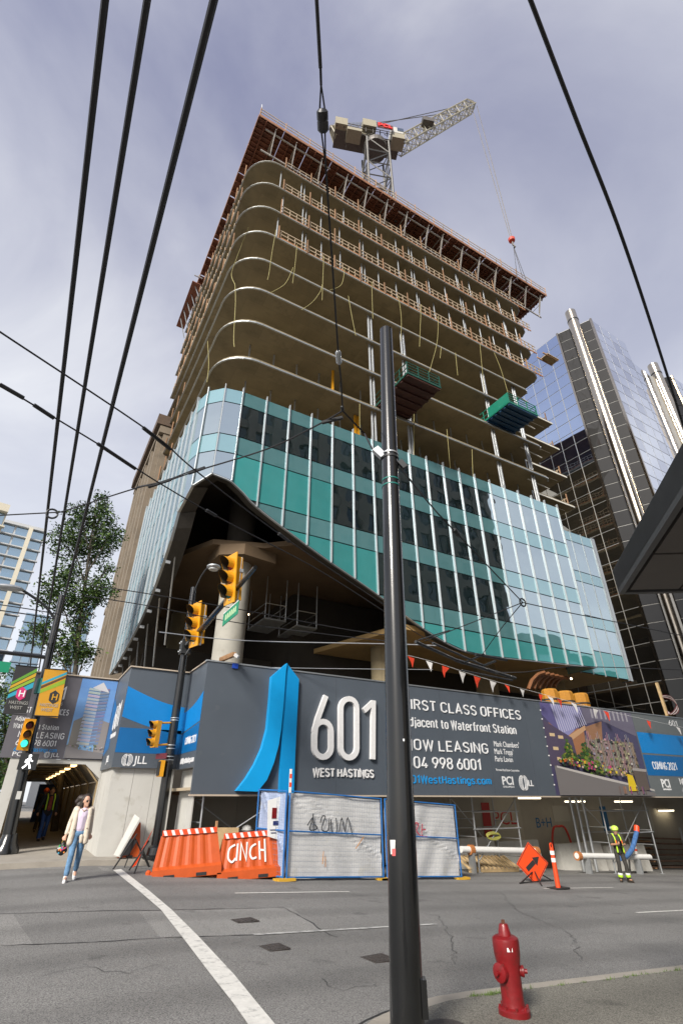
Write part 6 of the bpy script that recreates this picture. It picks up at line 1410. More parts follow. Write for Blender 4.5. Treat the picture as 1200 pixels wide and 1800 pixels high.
# ================================================================== scaffolds and site clutter under the gantry
def scaffold(label, x0, x1, y0, y1, ztop, mid=(.5, 1.0)):
    t = thing('scaffold', label, 'scaffold', ((x0+x1)/2, y0, gz(x0, y0)), 'tube scaffolds under the gantry')
    for x in (x0, x1):
        for y in (y0, y1):
            z = gz(x, y); MB().tube((x, y, z), (x, y, ztop), .03, n=8).build('standard', M_steel, t); MB().box((x, y, z+.01), (.16, .16, .02)).build('base_plate', M_steel, t)
        for f in (.55, 1.15, 1.75, ): MB().tube((x, y0, gz(x, y0)+f), (x, y1, gz(x, y0)+f), .022, n=6).build('rung', M_steel, t)
    for y in (y0, y1):
        for f in mid: z = gz(x0, y)+(ztop-gz(x0, y))*f; MB().tube((x0-.1, y-.035, z), (x1+.1, y-.035, z), .025, n=8).build('ledger', M_steel, t)
    MB().tube((x0, y0-.06, gz(x0, y0)+.4), (x1, y0-.06, ztop-.1), .022, n=6).build('brace', M_steel, t); MB().tube((x1, y1-.06, gz(x1, y1)+.4), (x0, y1-.06, ztop-.1), .022, n=6).build('brace', M_steel, t)
    return t
scaffold('tube scaffold under the left end of the grey hoarding', 5.15, 7.7, 17.25, 18.5, ZS, (.45,))
scaffold('tube scaffold behind the right end of the fence', 16.2, 18.6, 17.6, 18.9, ZS, (.55, .78))
scaffold('tube scaffold behind the flag worker', 24.2, 27.6, 17.6, 18.9, ZS, (.5, .8))
pc = thing('shore_cluster', 'cluster of three grey steel shores beside the middle scaffold', 'shore', (22.3, 18.4, gz(22, 18)))
for k in range(3): _q = P(1013+11*k, 1470, Y=18.4); MB().tube((_q.x+.05, 18.4, gz(_q.x, 18)), (_q.x, 18.4, ZS), .06, n=10).build('shore', M_steel, pc)
# tail of timber and lumber
def block(label, nm, cat, c, size, m, rz=0, group=None):
    o = MB().box((0, 0, size[2]/2), size, rz=rz).build(nm, m, loc=c); bvl = o.modifiers.new('bevel', 'BEVEL'); bvl.width = .015; bvl.segments = 2; tag(o, label, cat, group); return o
def onG(px, py): q = G(px, py); return Vector((q.x, q.y, gz(q.x, q.y)))
M_jers = mat('white_concrete_block', (.52, .51, .47), .8, var=.1, scale=2, dirt=((.36, .34, .3), .3, 1.5))
for k, x in enumerate((15.6, 18.9, 22.6, 26.0)):
    o = MB(); z = gz(x+1.2, 18.9)
    o.prism([(x, 18.95, z-.1), (x, 19.5, z-.1), (x, 19.42, z+.35), (x, 19.34, z+1.05), (x, 19.12, z+1.05), (x, 19.03, z+.35)], (3.0 if k != 1 else 2.4, 0, 0))
    tag(o.build('concrete_barrier', M_jers, loc=(x+1.5, 19.2, z)), 'pale concrete barrier under the gantry, %s from the left' % ['first', 'second', 'third', 'fourth'][k], 'barrier', 'concrete barriers under the gantry')
for k, (x0, x1) in enumerate(((15.3, 19.4), (21.7, 26.8))):
    t = thing('white_pipe', ['white plastic pipe on stands left of the red gate', 'white plastic pipe on stands behind the flag worker'][k], 'pipe', (x0, 17.5, gz(x0, 17.5)), 'white site pipes')
    za = P(830, 1492, Y=17.5).z if k == 0 else P(1030, 1503, Y=17.5).z; zb_ = za-.05*(x1-x0)
    MB().path([(x0, 17.5, za), (x1, 17.5, zb_)], .11, 16).build('pipe', M_white, t, smooth=True)
    for f in (.12, .8): x = x0+(x1-x0)*f; MB().box((x, 17.5, (gz(x, 17.5)+za-.1-.05*(x-x0))/2), (.08, .3, za-.1-.05*(x-x0)-gz(x, 17.5))).build('stand', M_steel, t)
    for f in ((.12, .97) if k == 0 else (.02,)): x = x0+(x1-x0)*f; MB().path([(x-.09, 17.5, za-.05*(x-x0)), (x+.09, 17.5, za-.05*(x+.2-x0))], .17, 14).build('coupling', mat('rusty_orange_fitting', (.42, .16, .05), .6, var=.2), t)
# red arched gate
c = onG(995, 1527); rg_ = thing('red_gate', 'dark red arched steel gate with mesh panel standing under the gantry', 'gate', c)
fr = P(995, 1525, Y=c.y); W2 = .75; Hh_ = P(995, 1452, Y=c.y).z-c.z
MB().path(catpath([(c.x-W2, c.y, c.z), (c.x-W2*.9, c.y, c.z+Hh_*.55), (c.x-W2*.55, c.y, c.z+Hh_*.95), (c.x, c.y, c.z+Hh_), (c.x+W2*.55, c.y, c.z+Hh_*.95), (c.x+W2*.9, c.y, c.z+Hh_*.55), (c.x+W2, c.y, c.z)], 5), .05, 8).build('arch', mat('gate_red', (.45, .03, .02), .5, var=.1), rg_)
for k in range(9): x = c.x-W2+.1+k*(2*W2-.2)/8; MB().box2((x-.035, c.y-.02, c.z+.05), (x+.035, c.y+.02, c.z+Hh_*.48)).build('slat', mat('dark_red_slat', (.26, .02, .02), .6, var=.2), rg_)
MB().bar((c.x-W2, c.y-.03, c.z+Hh_*.48), (c.x+W2, c.y-.03, c.z+Hh_*.48), .06).build('rail', mat('gate_red', (.45, .03, .02), .5, var=.1), rg_); MB().bar((c.x-W2, c.y-.03, c.z+.08), (c.x+W2, c.y-.03, c.z+.08), .06).build('rail', mat('gate_red', (.45, .03, .02), .5, var=.1), rg_)
# pallets / form panels of slatted timber
t = thing('timber_pallet', 'slatted timber pallet lying under the gantry beside the fence', 'pallet', onG(860, 1533))
a_ = onG(828, 1535); b_ = onG(914, 1533); dv_ = (b_-a_)
MB().bar(a_+Vector((0, .1, .06)), b_+Vector((0, .1, .06)), .08, .1).build('runner', M_ply, t); MB().bar(a_+Vector((0, .9, .42)), b_+Vector((0, .9, .42)), .08, .1).build('runner', M_ply, t)
for k in range(13): q = a_+dv_*(k/12); MB().bar(q+Vector((0, .05, .12)), q+Vector((.1, .95, .48)), .10, .04).build('slat', M_ply, t)
block('brown cardboard carton standing at the fence end', 'carton', 'box', onG(823, 1536), (.55, .5, .75), mat('cardboard', (.34, .21, .11), .8, var=.1))
block('small timber block beside the slatted pallet', 'timber_block', 'timber', onG(838, 1536), (.8, .35, .5), M_ply)
block('timber plank lying in front of the red gate', 'plank', 'plank', onG(1010, 1532), (2.0, .3, .14), M_ply, .03)
block('long timber sleeper under the leaning delineator', 'plank', 'plank', onG(1118, 1540), (2.2, .35, .25), M_wood, .02)
for k, (px, py, L, m) in enumerate(((975, 1531, 4.0, M_steel), (1050, 1533, 5.0, M_steel), (1020, 1529, 4.0, M_ply))):
    q = onG(px, py); block(['dark steel tube lying on the road left of the gate', 'long steel tube lying behind the flag worker', 'pale batten lying by the red gate'][k], 'stock_length', 'bar', q+Vector((0, .3*k, .0)), (L, .10, .09), m, .02-.05)
t = thing('plywood_sheet', 'brown plywood sheet propped upright between the two barriers', 'board', onG(365, 1530)); q0 = onG(345, 1530); q1 = onG(408, 1530)
MB().prism([Vector((q0.x, 17.0, q0.z+.1)), Vector((q1.x, 17.0, q1.z+.1)), Vector((q1.x, 17.0, P(405, 1455, Y=17.0).z)), Vector((q0.x, 17.0, P(345, 1455, Y=17.0).z))], (0, .02, 0)).build('board', M_ply, t)
MB().bar((q0.x+.4, 17.04, q0.z), (q0.x+.4, 17.04, q0.z+1.2), .09, .05).build('batten', M_wood, t)
for k, (px, py, m) in enumerate(((434, 1457, M_white), (1118, 1449, M_red))):
    c = P(px, py, Y=17.8 if k == 0 else 18.6)
    if k == 0:
        tb_ = block('white work bench top behind the graffiti barrier', 'bench', 'bench', Vector((c.x, c.y, gz(c.x, c.y))), (1.5, .5, c.z-.06-gz(c.x, c.y)), M_jers)
        h_ = thing('hard_hat', 'white hard hat lying on the bench behind the graffiti barrier', 'hard hat', c); MB().ball(c, .15, (1, 1.2, .8), 14).build('shell', m, h_, smooth=True); MB().lathe([(.19, -.03), (.19, -.02), (0, -.01)], c, 16).build('brim', m, h_)
# rebar rack at right
rk = thing('rebar_rack', 'rack of long rusty reinforcing bars at the right edge', 'rebar rack', onG(1170, 1530)); q0 = onG(1145, 1528); rz_ = random.Random(4)
for L in range(6):
    for k in range(4): z = q0.z+.12+L*.26+rz_.uniform(-.03, .03); y = q0.y+.15*k; MB().tube((q0.x-.4+rz_.uniform(-.4, .3), y, z), (q0.x+7, y, z-.35), .022, n=5).build('bar', mat('rusty_bar', (.16, .09, .06), .8, .2, var=.3), rk)
for x in (.6, 3.4): MB().box2((q0.x+x, q0.y-.1, q0.z-.2), (q0.x+x+.08, q0.y-.02, q0.z+1.8)).build('upright', M_steel, rk)
for L in range(5): MB().box2((q0.x+.3, q0.y-.05, q0.z+.02+L*.3-.02), (q0.x+.4, q0.y+.7, q0.z+.08+L*.3-.02)).build('separator', M_wood, rk)
# blue hose held up on a prop
hs_ = thing('blue_hose', 'blue and white hose arching up beside the leaning delineator', 'hose', onG(1098, 1515))
MB().path(catpath([P(1088, 1509, Y=17.0), P(1100, 1505, Y=17.1), P(1110, 1492, Y=17.2), P(1115, 1475, Y=17.3), P(1118, 1462, Y=17.4)], 5), .10, 10).build('hose', mat('hose_blue', (.06, .15, .35), .6, var=.35, scale=8), hs_)
MB().path([P(1118, 1462, Y=17.4), P(1118, 1452, Y=17.4)], .12, 10).build('hose_end', M_fluo, hs_)
MB().tube(P(1104, 1500, Y=17.15), onG(1106, 1530), .05, n=8).build('stand', M_steel, hs_)
# yellow coil
cl_ = thing('rope_coil', 'yellow rope coil hanging on the scaffold behind the fence', 'rope', P(868, 1471, Y=17.5))
for k in range(4): c = P(868, 1471, Y=17.5); MB().path([c+Vector((.35*math.cos(a), .02*k, .10*math.sin(a)+.02*k)) for a in [2*math.pi*i/14 for i in range(14)]], .022, 5, closed=True).build('loop', mat('olive_rope', (.28, .27, .06), .8), cl_)
# ---- bunting along the gantry
bt_ = thing('bunting', 'string of red and white pennants hung above the hoarding', 'bunting', P(717, 1150, Y=16.5))
bp = catpath([P(690, 1146, Y=16.45), P(760, 1163, Y=16.45), P(850, 1192, Y=16.45), P(960, 1222, Y=16.45), P(1050, 1246, Y=16.45), P(1140, 1266, Y=16.45), P(1215, 1282, Y=16.45)], 8)
MB().path(bp, .008, 4).build('string', M_white, bt_)
rb = random.Random(6)
for k, (px, col, s_) in enumerate(((722, 0, 1), (754, 1, 1), (783, 0, 1.1), (812, 1, 1.1), (838, 0, 1.15), (866, 1, 1.1), (890, 0, .8), (917, 1, .8), (950, 0, .8), (966, 1, 1), (982, 0, .9), (1007, 1, 1.1), (1046, 1, 1.1), (1064, 0, 1.1), (1139, 0, 1.0), (1190, 1, 1))):
    py = interp([(690, 1147), (717, 1153), (760, 1164), (850, 1193), (960, 1223), (1050, 1247), (1140, 1267), (1215, 1283)], px)
    c = P(px, py, Y=16.45); w = .17*s_; h = .42*s_; sk = rb.uniform(-.10, .14); f_ = rb.uniform(-.10, .10)
    pts = [c+Vector((-w, 0, .01)), c+Vector((w, 0, -.05)), c+Vector((sk+w*.35, f_*.8, -h*.55)), c+Vector((sk, f_, -h)), c+Vector((sk-w*.5, f_*.5, -h*.5))]
    MB().prism(pts, (0, .004, 0)).build('pennant', mat('red_pennant', (.62, .05, .02), .6, rnd=.1, var=.05) if col == 0 else mat('white_pennant', (.62, .61, .60), .6, rnd=.08, var=.05), bt_)
# ================================================================== overhead wires
def wire(label, pts, r, nm='overhead_wire', m=None, parts=(), n=6, group='overhead wires', sm=True):
    t = thing(nm, label, 'wire', Vector(pts[0]), group)
    MB().path(catpath(pts, 8) if sm and len(pts) > 2 else pts, r, n).build('cable', m or M_cable, t)
    return t
def run(p0, p1, z, y0=-12, y1=120):
    a, b = P(*p0, Z=z), P(*p1, Z=z); d = (b-a)/(b.y-a.y)
    sag = lambda y: .0
    return [a+d*(y-a.y) for y in (y0, 2, 10, 25, 60, y1)]
wire('thick black cable, leftmost of three running overhead at left', run((185, 0), (84, 900), 6.6), .027)
wire('thick black cable, middle one of three running overhead at left', run((259, 0), (117, 880), 6.6), .026)
wire('thick black cable, rightmost of three running overhead at left', run((376, 0), (160, 865), 6.6), .029)
wire('lone black cable sweeping down at the upper right', [P(905, -70, Z=7.2), P(1010, 205, Z=7.2), P(1095, 425, Z=7.2), P(1172, 660, Z=7.2), P(1240, 880, Z=7.2)], .018)
J = onpole(690, 790)+Vector((-.2, .1, 0)); Jn = P(602, 722, Z=6.2)
# span wire with insulators
c0_ = P(553, -60, Z=7.4); k1 = P(566, 190, Z=7.05); k2 = P(568, 234, Z=7.0); k3 = P(594, 617, Z=6.35); k4 = P(596, 640, Z=6.33)
sw_ = wire('span wire with two insulators dropping from the top centre to the junction', [c0_, P(563, 120, Z=7.15)], .016, sm=False)
for dx in (-.02, .02):
    MB().path([P(564, 148, Z=7.12), k1+RT*dx*1.1], .008, 5).build('loop', M_cable, sw_)
    MB().path([k2+RT*dx*.8, P(572, 290, Z=6.95)], .008, 5).build('loop', M_cable, sw_)
MB().path([P(563, 118, Z=7.15), P(564, 150, Z=7.12)], .012, 5).build('cable', M_cable, sw_)
M_ins = mat('black_insulator', (.02, .02, .022), .35)
def insul(a_, b_, r_, m, parent):
    d = b_-a_; L = d.length; q = d.to_track_quat('Z', 'Y').to_matrix()
    MB().lathe([(r_*.55, 0), (r_, L*.12), (r_, L*.45), (r_*.92, L*.5), (r_, L*.55), (r_, L*.88), (r_*.55, L)], a_, 14, M=q).build('insulator', m, parent, smooth=True)
insul(k1, k2, .052, M_ins, sw_)
MB().path([P(572, 288, Z=6.95), k3], .011, 5).build('cable', M_cable, sw_); insul(k3, k4, .035, M_steel, sw_); MB().path([k4, P(599, 668, Z=6.28), Jn], .011, 5).build('cable', M_cable, sw_)
insul(P(601, 714, Z=6.2), Jn, .022, M_dark, sw_)
wl_ = wire('span wire from the junction across to the left edge', [Jn, P(560, 746, Z=6.2), P(470, 789, Z=6.18), P(345, 828, Z=6.15), P(275, 852, Z=6.15), P(240, 858, Z=6.15), P(110, 899, Z=6.15), P(92, 901, Z=6.15), P(0, 906, Z=6.15), P(-80, 912, Z=6.15)], .012)
for a_, b_ in (((602, 734), (566, 743)), ((360, 822), (332, 832)), ((300, 843), (262, 856))): MB().path([P(*a_, Z=6.2), P(*b_, Z=6.18)], .026, 8).build('clamp', M_dark, wl_)
MB().path([P(345, 824, Z=6.2), P(290, 846, Z=6.2), P(240, 856, Z=6.2)], .010, 5).build('second_strand', M_cable, wl_)
for c in ((92, 903),): q = P(*c, Z=6.15); MB().path([q+Vector((.09*math.cos(a), 0, .09*math.sin(a))) for a in [2*math.pi*i/14 for i in range(14)]], .018, 6, closed=True).build('ring', M_dark, wl_)
wire('short span wire from the junction to the black pole', [Jn, P(640, 762, Z=6.15), J], .012, sm=False)
ring_ = P(918, 1059, Z=5.9); wr = wire('span wire from the black pole down to the ring at right', [onpole(694, 822)+RT*.12, P(760, 892, Z=5.95), P(800, 935, Z=5.92), ring_], .014)
insul(P(797, 931, Z=5.92), P(806, 941, Z=5.92), .05, M_dark, wr)
MB().path([ring_+Vector((.10*math.cos(a), 0, .10*math.sin(a))) for a in [2*math.pi*i/12 for i in range(12)]], .02, 6, closed=True).build('ring', M_dark, wr)
wire('thin wire from the ring away to the right edge', [ring_, P(1000, 1077, Z=5.9), P(1100, 1097, Z=5.9), P(1230, 1124, Z=5.9)], .012)
sw1 = P(846, 1152, Z=5.75)
wire('thin wire from the ring down to the trolley switch', [ring_, P(880, 1105, Z=5.85), sw1], .012); wire('slack wire from the ring back to the trolley wires', [ring_, P(840, 1090, Z=5.85), P(745, 1127, Z=5.8)], .012)
# trolley wires crossing from the left
t1 = wire('upper trolley wire crossing from the left edge to the switch', [P(-40, 556, Z=6.0), P(0, 583, Z=6.0), P(265, 760, Z=6.0), P(345, 828, Z=6.0), P(490, 938, Z=6.0), P(640, 1040, Z=6.0), P(740, 1105, Z=5.9), P(800, 1140, Z=5.85), sw1], .011)
t2_ = wire('lower trolley wire crossing from the left edge to the switch', [P(-40, 650, Z=6.0), P(0, 676, Z=6.0), P(180, 785, Z=6.0), P(285, 852, Z=6.0), P(395, 915, Z=6.0), P(560, 1002, Z=6.0), P(680, 1078, Z=5.95), P(760, 1130, Z=5.9), P(830, 1160, Z=5.85)], .011)
for t_, segs in ((t1, (((252, 752), (300, 790)), ((490, 938), (508, 952)))), (t2_, (((0, 676), (42, 700)), ((60, 712), (95, 735)), ((172, 780), (238, 824)), ((363, 897), (380, 907))))):
    for a_, b_ in segs: MB().path([P(*a_, Z=6.01), P(*b_, Z=6.01)], .028 if a_[0] < 300 else .03, 7).build('splice', M_dark, t_)
# trolley switch assembly
ts = thing('trolley_switch', 'dark tangled trolley wire switch hanging before the soffit', 'wire switch', sw1)
for a_, b_, r_ in (((730, 1128), (812, 1165), .05), ((760, 1130), (850, 1170), .035), ((800, 1160), (905, 1192), .06), ((835, 1150), (890, 1160), .05), ((810, 1178), (900, 1196), .03), ((850, 1170), (870, 1162), .04), ((735, 1125), (790, 1108), .02), ((815, 1165), (850, 1150), .03)):
    MB().path([P(*a_, Z=5.75), P(*b_, Z=5.75)], r_, 6).build('switch_bar', M_dark, ts)
wire('trolley wire running right from the switch', [P(870, 1182, Z=5.6), P(925, 1181, Z=5.6), P(1010, 1172, Z=5.9), P(1215, 1178, Z=6)], .016)
wire('straight pale span wire crossing behind the signal pole', [P(280, 1111, Z=5.9), P(430, 1126, Z=5.9), P(690, 1132, Z=5.9), P(770, 1135, Z=5.8)], .014, m=M_steel)
wire('thin lower span wire just above the hoarding', [P(420, 1172, Z=5.75), P(560, 1175, Z=5.75), P(760, 1177, Z=5.75)], .010, m=M_steel)
wire('upper thin pair wire passing the signal heads', [P(150, 1028, Z=6.6), P(250, 1042, Z=6.6), P(420, 1071, Z=6.6), P(600, 1105, Z=6.5), P(690, 1118, Z=6.4)], .013)
wire('lower thin pair wire passing the signal heads', [P(150, 1048, Z=6.4), P(250, 1063, Z=6.4), P(420, 1095, Z=6.4), P(600, 1118, Z=6.3), P(690, 1128, Z=6.2)], .013)
wire('thin wire crossing low behind the banner pole', [P(-20, 1060, Z=7.5), P(60, 1072, Z=7.5), P(160, 1090, Z=7.5)], .018); wire('second thin wire crossing low behind the banner pole', [P(-20, 1070, Z=7.5), P(50, 1080, Z=7.5), P(95, 1088, Z=7.5)], .022)
# ================================================================== street trees
M_leaf = mat('leaf_green', (.045, .085, .018), .6, var=.45, scale=1.3, spec=.3); M_leafl = mat('leaf_light', (.085, .14, .025), .6, var=.3, spec=.3); M_leafd = mat('leaf_dark', (.028, .06, .018), .6, var=.4, scale=1.5, spec=.3)
M_bark = mat('grey_bark', (.10, .085, .065), .9, var=.3, scale=8, bump=.5, bscale=20)
def tree(label, base, blobs, trunk, nleaf, seed, size=.11):
    r_ = random.Random(seed); t = thing('street_tree', label, 'tree', base, 'street trees')
    tk = MB(); top = Vector(trunk); b_ = Vector(base)
    tk.path([b_, b_.lerp(top, .3)+Vector((.08, 0, 0)), b_.lerp(top, .65)-Vector((.05, 0, 0)), top], .1, 10, radii=[.17, .14, .09, .03])
    for c, rad in blobs:
        f = clamp((c.z-rad*.4-b_.z)/(top.z-b_.z)-.12, .2, .95); s0 = b_.lerp(top, f); tk.path(catpath([s0, s0.lerp(c, .5)+Vector((0, 0, .15)), c+Vector((0, 0, rad*.3))], 4), .04, 6, radii=[.06-.05*i/8 for i in range(9)])
        for _ in range(4): e_ = c+Vector((r_.gauss(0, rad*.5), r_.gauss(0, rad*.5), r_.gauss(0, rad*.4))); tk.tube(s0.lerp(c, .6), e_, .022, .006, n=5)
    tk.build('trunk', M_bark, t, smooth=True)
    cr_ = MB(); W = sum(x[1]**2 for x in blobs); vs_, fs, mi = [], [], []
    for c, rad in blobs:
        for _ in range(int(nleaf*rad**2/W/6)):
            d = Vector((r_.gauss(0, 1), r_.gauss(0, 1), r_.gauss(0, 1))).normalized(); q = c+d*rad*(r_.random()**.45)*r_.uniform(.8, 1.12)
            for _ in range(6):                        # a twig with a few leaves
                p = q+Vector((r_.gauss(0, .13), r_.gauss(0, .13), r_.gauss(0, .11))); s_ = size*r_.uniform(.6, 1.25)
                a = Vector((r_.gauss(0, 1), r_.gauss(0, 1), r_.gauss(0, .6))).normalized(); b = a.cross(Vector((r_.gauss(0, 1), r_.gauss(0, 1), r_.gauss(0, 1)))).normalized()
                o = len(vs_); vs_ += [p-a*s_, p+b*s_*.45, p+a*s_, p-b*s_*.45]; fs.append((o, o+1, o+2, o+3)); mi.append(r_.choice((0, 0, 1, 1, 2)))
    cr_.v = vs_; cr_.f = fs; cr_.m = mi; cr_.build('crown', [M_leaf, M_leafd, M_leafl], t, fix=False); return t
def tb(px, py, rp, D): return (P(px, py, D=D), rp)
D_ = 31
base = P(92, 1475, D=D_); base.z = gz(base.x, base.y)+.13
tree('leafy street tree rising between the banner pole and the stone building', base, [tb(140, 905, .9, D_), tb(175, 915, 1.0, D_), tb(122, 950, 1.2, D_), tb(165, 960, 1.3, D_+.5), tb(195, 945, .9, D_), tb(120, 1010, 1.0, D_), tb(160, 1040, .9, D_-.5), tb(190, 1000, .5, D_), tb(95, 1045, 1.1, D_), tb(140, 1065, 1.0, D_), tb(180, 1040, .9, D_), tb(75, 1110, .9, D_), tb(120, 1140, 1.1, D_), tb(150, 1150, .7, D_), tb(182, 895, .5, D_), tb(180, 875, .45, D_), tb(135, 1100, .7, D_)], P(170, 880, D=D_), 15000, 3, .10)
D2 = 40; base = P(14, 1440, D=D2); base.z = gz(base.x, base.y)+.13
tree('street tree at the left edge behind the banner pole', base, [tb(5, 1215, 1.5, D2), tb(25, 1290, 1.4, D2), tb(0, 1270, 1.4, D2), tb(20, 1350, 1.3, D2), tb(38, 1320, .9, D2), tb(-15, 1320, 1.5, D2)], P(10, 1210, D=D2), 4200, 8, .12)
D3 = 75; base = P(16, 1402, D=D3); base.z = 0
tree('small bright green tree far down the street at left', base, [tb(5, 1350, 2.0, D3), tb(20, 1362, 1.9, D3), tb(10, 1375, 1.8, D3)], P(12, 1350, D=D3), 1500, 5, .22)
bs = P(205, 1165, D=31); base = Vector((2.0, 30.6, 0)); 
# ================================================================== people
def capsules(caps, balls, voxel):
    mb = MB()
    for pts, rad in caps:
        for i in range(len(pts)-1):
            mb.path([pts[i], pts[i+1]], .1, 10, radii=[rad[i], rad[i+1]])
        for p, r_ in zip(pts, rad): mb.ball(p, r_, n=10)
    for c, r_, sc in balls: mb.ball(c, r_, sc, 14)
    return mb
def blob(name, caps, balls, m, parent, voxel=.016, smooth=6, M=None):
    mb = capsules([([M @ Vector(p) for p in pts], r_) for pts, r_ in caps], [(M @ Vector(c), r_, sc) for c, r_, sc in balls], voxel)
    o = mb.build(name, m, parent)
    rm = o.modifiers.new('remesh', 'REMESH'); rm.mode = 'VOXEL'; rm.voxel_size = voxel; rm.use_smooth_shade = True
    if smooth: s_ = o.modifiers.new('smooth', 'SMOOTH'); s_.iterations = smooth; s_.factor = .5
    return o
def frame(base, heading, tall=1.0):
    """x = person's left, y = behind, z = up (faces local -y turned by heading)"""
    return Matrix.Translation(base) @ Matrix.Rotation(heading, 4, 'Z') @ Matrix.Scale(tall, 4)
M_skin = mat('light_skin', (.52, .30, .21), .55, var=.05); M_skin2 = mat('tan_skin', (.40, .21, .13), .55, var=.05)
def hand(pts_list, wrist, d, side, palm_n, caps, balls, curl=.6, s=1.0):
    """palm and five bent fingers, appended to the body's own surface"""
    w = Vector(wrist); d = Vector(d).normalized(); n = Vector(palm_n).normalized(); a = d.cross(n).normalized()*side
    balls.append((w+d*.05*s, .034*s, (1, 1, 1))); caps.append(([w, w+d*.075*s], [.026*s, .032*s]))
    for k, (off, L) in enumerate(((-.030, .070), (-.010, .080), (.010, .076), (.028, .058))):
        p0 = w+d*.08*s+a*off*s; p1 = p0+(d*math.cos(curl)+n*math.sin(curl))*L*.5*s; p2 = p1+(d*math.cos(curl*2.2)+n*math.sin(curl*2.2))*L*.5*s
        caps.append(([p0-d*.02*s, p0, p1, p2], [.0105*s, .0105*s, .0095*s, .008*s]))
    t0 = w+d*.025*s-a*.028*s; caps.append(([t0, t0-a*.025*s+d*.03*s, t0-a*.028*s+d*.06*s+n*.015*s], [.013*s, .011*s, .009*s]))
def face_head(c, r_, turn, tilt, body_balls, body_caps, M_eye, parent, M, glasses=False, skin=None):
    pass
def person(label, base, heading, tall, pose, cols, extras=None, voxel=.011):
    """pose: joint dictionary in a 1.70 m body frame"""
    t = thing('person', label, 'person', base); M = frame(base, heading, tall/1.70); J_ = pose; caps, balls = [], []
    V = lambda k: Vector(J_[k])
    nk = V('neck'); hd_ = V('head'); pv = V('pelvis'); ch = V('chest')
    caps.append(([pv, ch*.5+pv*.5, ch], [.125, .115, .135])); balls.append((pv, .135, (1.15, .85, .8))); balls.append((ch+Vector((0, 0, .02)), .15, (1.12, .75, 1.0)))
    caps.append(([ch, nk], [.10, .055])); caps.append(([nk, hd_-Vector((0, 0, .06))], [.052, .05]))
    fd = Vector(J_.get('face', (0, -1, 0))).normalized(); sd_ = fd.cross(Vector((0, 0, 1))).normalized()
    balls += [(hd_+Vector((0, 0, .025)), .098, (.86, 1.0, 1.12)), (hd_-Vector((0, 0, .05))+fd*.018, .072, (.86, .95, 1.0)), (hd_+fd*.10-Vector((0, 0, .012)), .018, (.8, 1, 1.5)), (hd_+fd*.083-Vector((0, 0, .058)), .02, (1.3, .7, .6)), (hd_+fd*.07-Vector((0, 0, .092)), .026, (1, .9, .8)), (hd_+sd_*.086-Vector((0, 0, .01)), .024, (.5, .9, 1.3)), (hd_-sd_*.086-Vector((0, 0, .01)), .024, (.5, .9, 1.3))]
    for s_ in 'lr':
        caps.append(([ch+(V('sh'+s_)-ch)*.55+Vector((0, 0, .05)), V('sh'+s_), V('el'+s_), V('wr'+s_)], [.07, .058, .043, .028]))
        hv = V('wr'+s_)-V('el'+s_); hand(None, V('wr'+s_), J_.get('hd'+s_, hv), 1 if s_ == 'l' else -1, J_.get('pn'+s_, (0, -1, -.2)), caps, balls, J_.get('curl', .6), 1.0)
        caps.append(([V('hip'+s_), V('kn'+s_), V('an'+s_)], [.088, .058, .040])); an = V('an'+s_); tv = Vector(J_.get('toe'+s_, (0, -1, 0))).normalized()
        caps.append(([an-Vector((0, 0, .02)), an+tv*.13-Vector((0, 0, .045))], [.042, .034]))
    body = blob('body', caps, balls, cols['skin'], t, voxel*tall/1.7, 4, M)
    # legs: trousers
    tr = [];
    for s_ in 'lr':
        a_, k_, n_ = V('hip'+s_), V('kn'+s_), V('an'+s_); end = k_.lerp(n_, J_.get('cuff', .88)); tr.append(([pv.lerp(a_, .8)+Vector((0, 0, .02)), a_, k_, end], [.112, .096, .068, J_.get('hem', .062)]))
    blob('trousers', tr, [(pv, .15, (1.15, .9, .75))], cols['legs'], t, .014, 3, M)
    for s_ in 'lr':
        an = V('an'+s_); tv = Vector(J_.get('toe'+s_, (0, -1, 0))).normalized()
        sh_ = blob('shoe', [([an-tv*.045-Vector((0, 0, .045)), an+tv*.08-Vector((0, 0, .052)), an+tv*.16-Vector((0, 0, .058))], [.045, .042, .036]), ([an-Vector((0, 0, .02)), an+Vector((0, 0, J_.get('boot', .0)))], [.052, .05])], [], cols['shoes'], t, .012, 3, M)
        blob('sole', [([an-tv*.05-Vector((0, 0, .078)), an+tv*.08-Vector((0, 0, .082)), an+tv*.17-Vector((0, 0, .082))], [.040, .044, .036])], [], cols.get('sole', cols['shoes']), sh_, .012, 2, M)
    if extras: extras(t, M, V, fd, sd_, hd_)
    return t
# ---- walking woman in a cream blazer
wb = G(121, 1549); wb.z = gz(wb.x, wb.y)
heading = math.atan2(-wb.x, wb.y)*0 + R(-4)
pose = dict(pelvis=(0, .0, .93), chest=(.0, -.01, 1.27), neck=(0, -.01, 1.43), head=(.015, -.03, 1.57), face=(.55, -1, -.08),
            shl=(.165, 0, 1.40), ell=(.21, .05, 1.13), wrl=(.235, .0, .90), shr=(-.165, 0, 1.40), elr=(-.235, .06, 1.13), wrr=(-.27, -.03, .89),
            hipl=(.085, 0, .90), knl=(.10, .08, .50), anl=(.105, .30, .155), hipr=(-.085, 0, .90), knr=(-.07, -.10, .50), anr=(-.085, -.10, .085), toel=(.05, -1, -.35), toer=(-.1, -1, .0), cuff=.84, hem=.06, curl=.9)
cw = dict(skin=M_skin, legs=mat('light_denim', (.12, .24, .40), .8, var=.3, scale=9, bump=.8, bscale=18), shoes=mat('white_trainer', (.72, .72, .72), .5))
M_blz = mat('cream_blazer', (.56, .49, .40), .8, var=.10, scale=9, bump=.8, bscale=14)
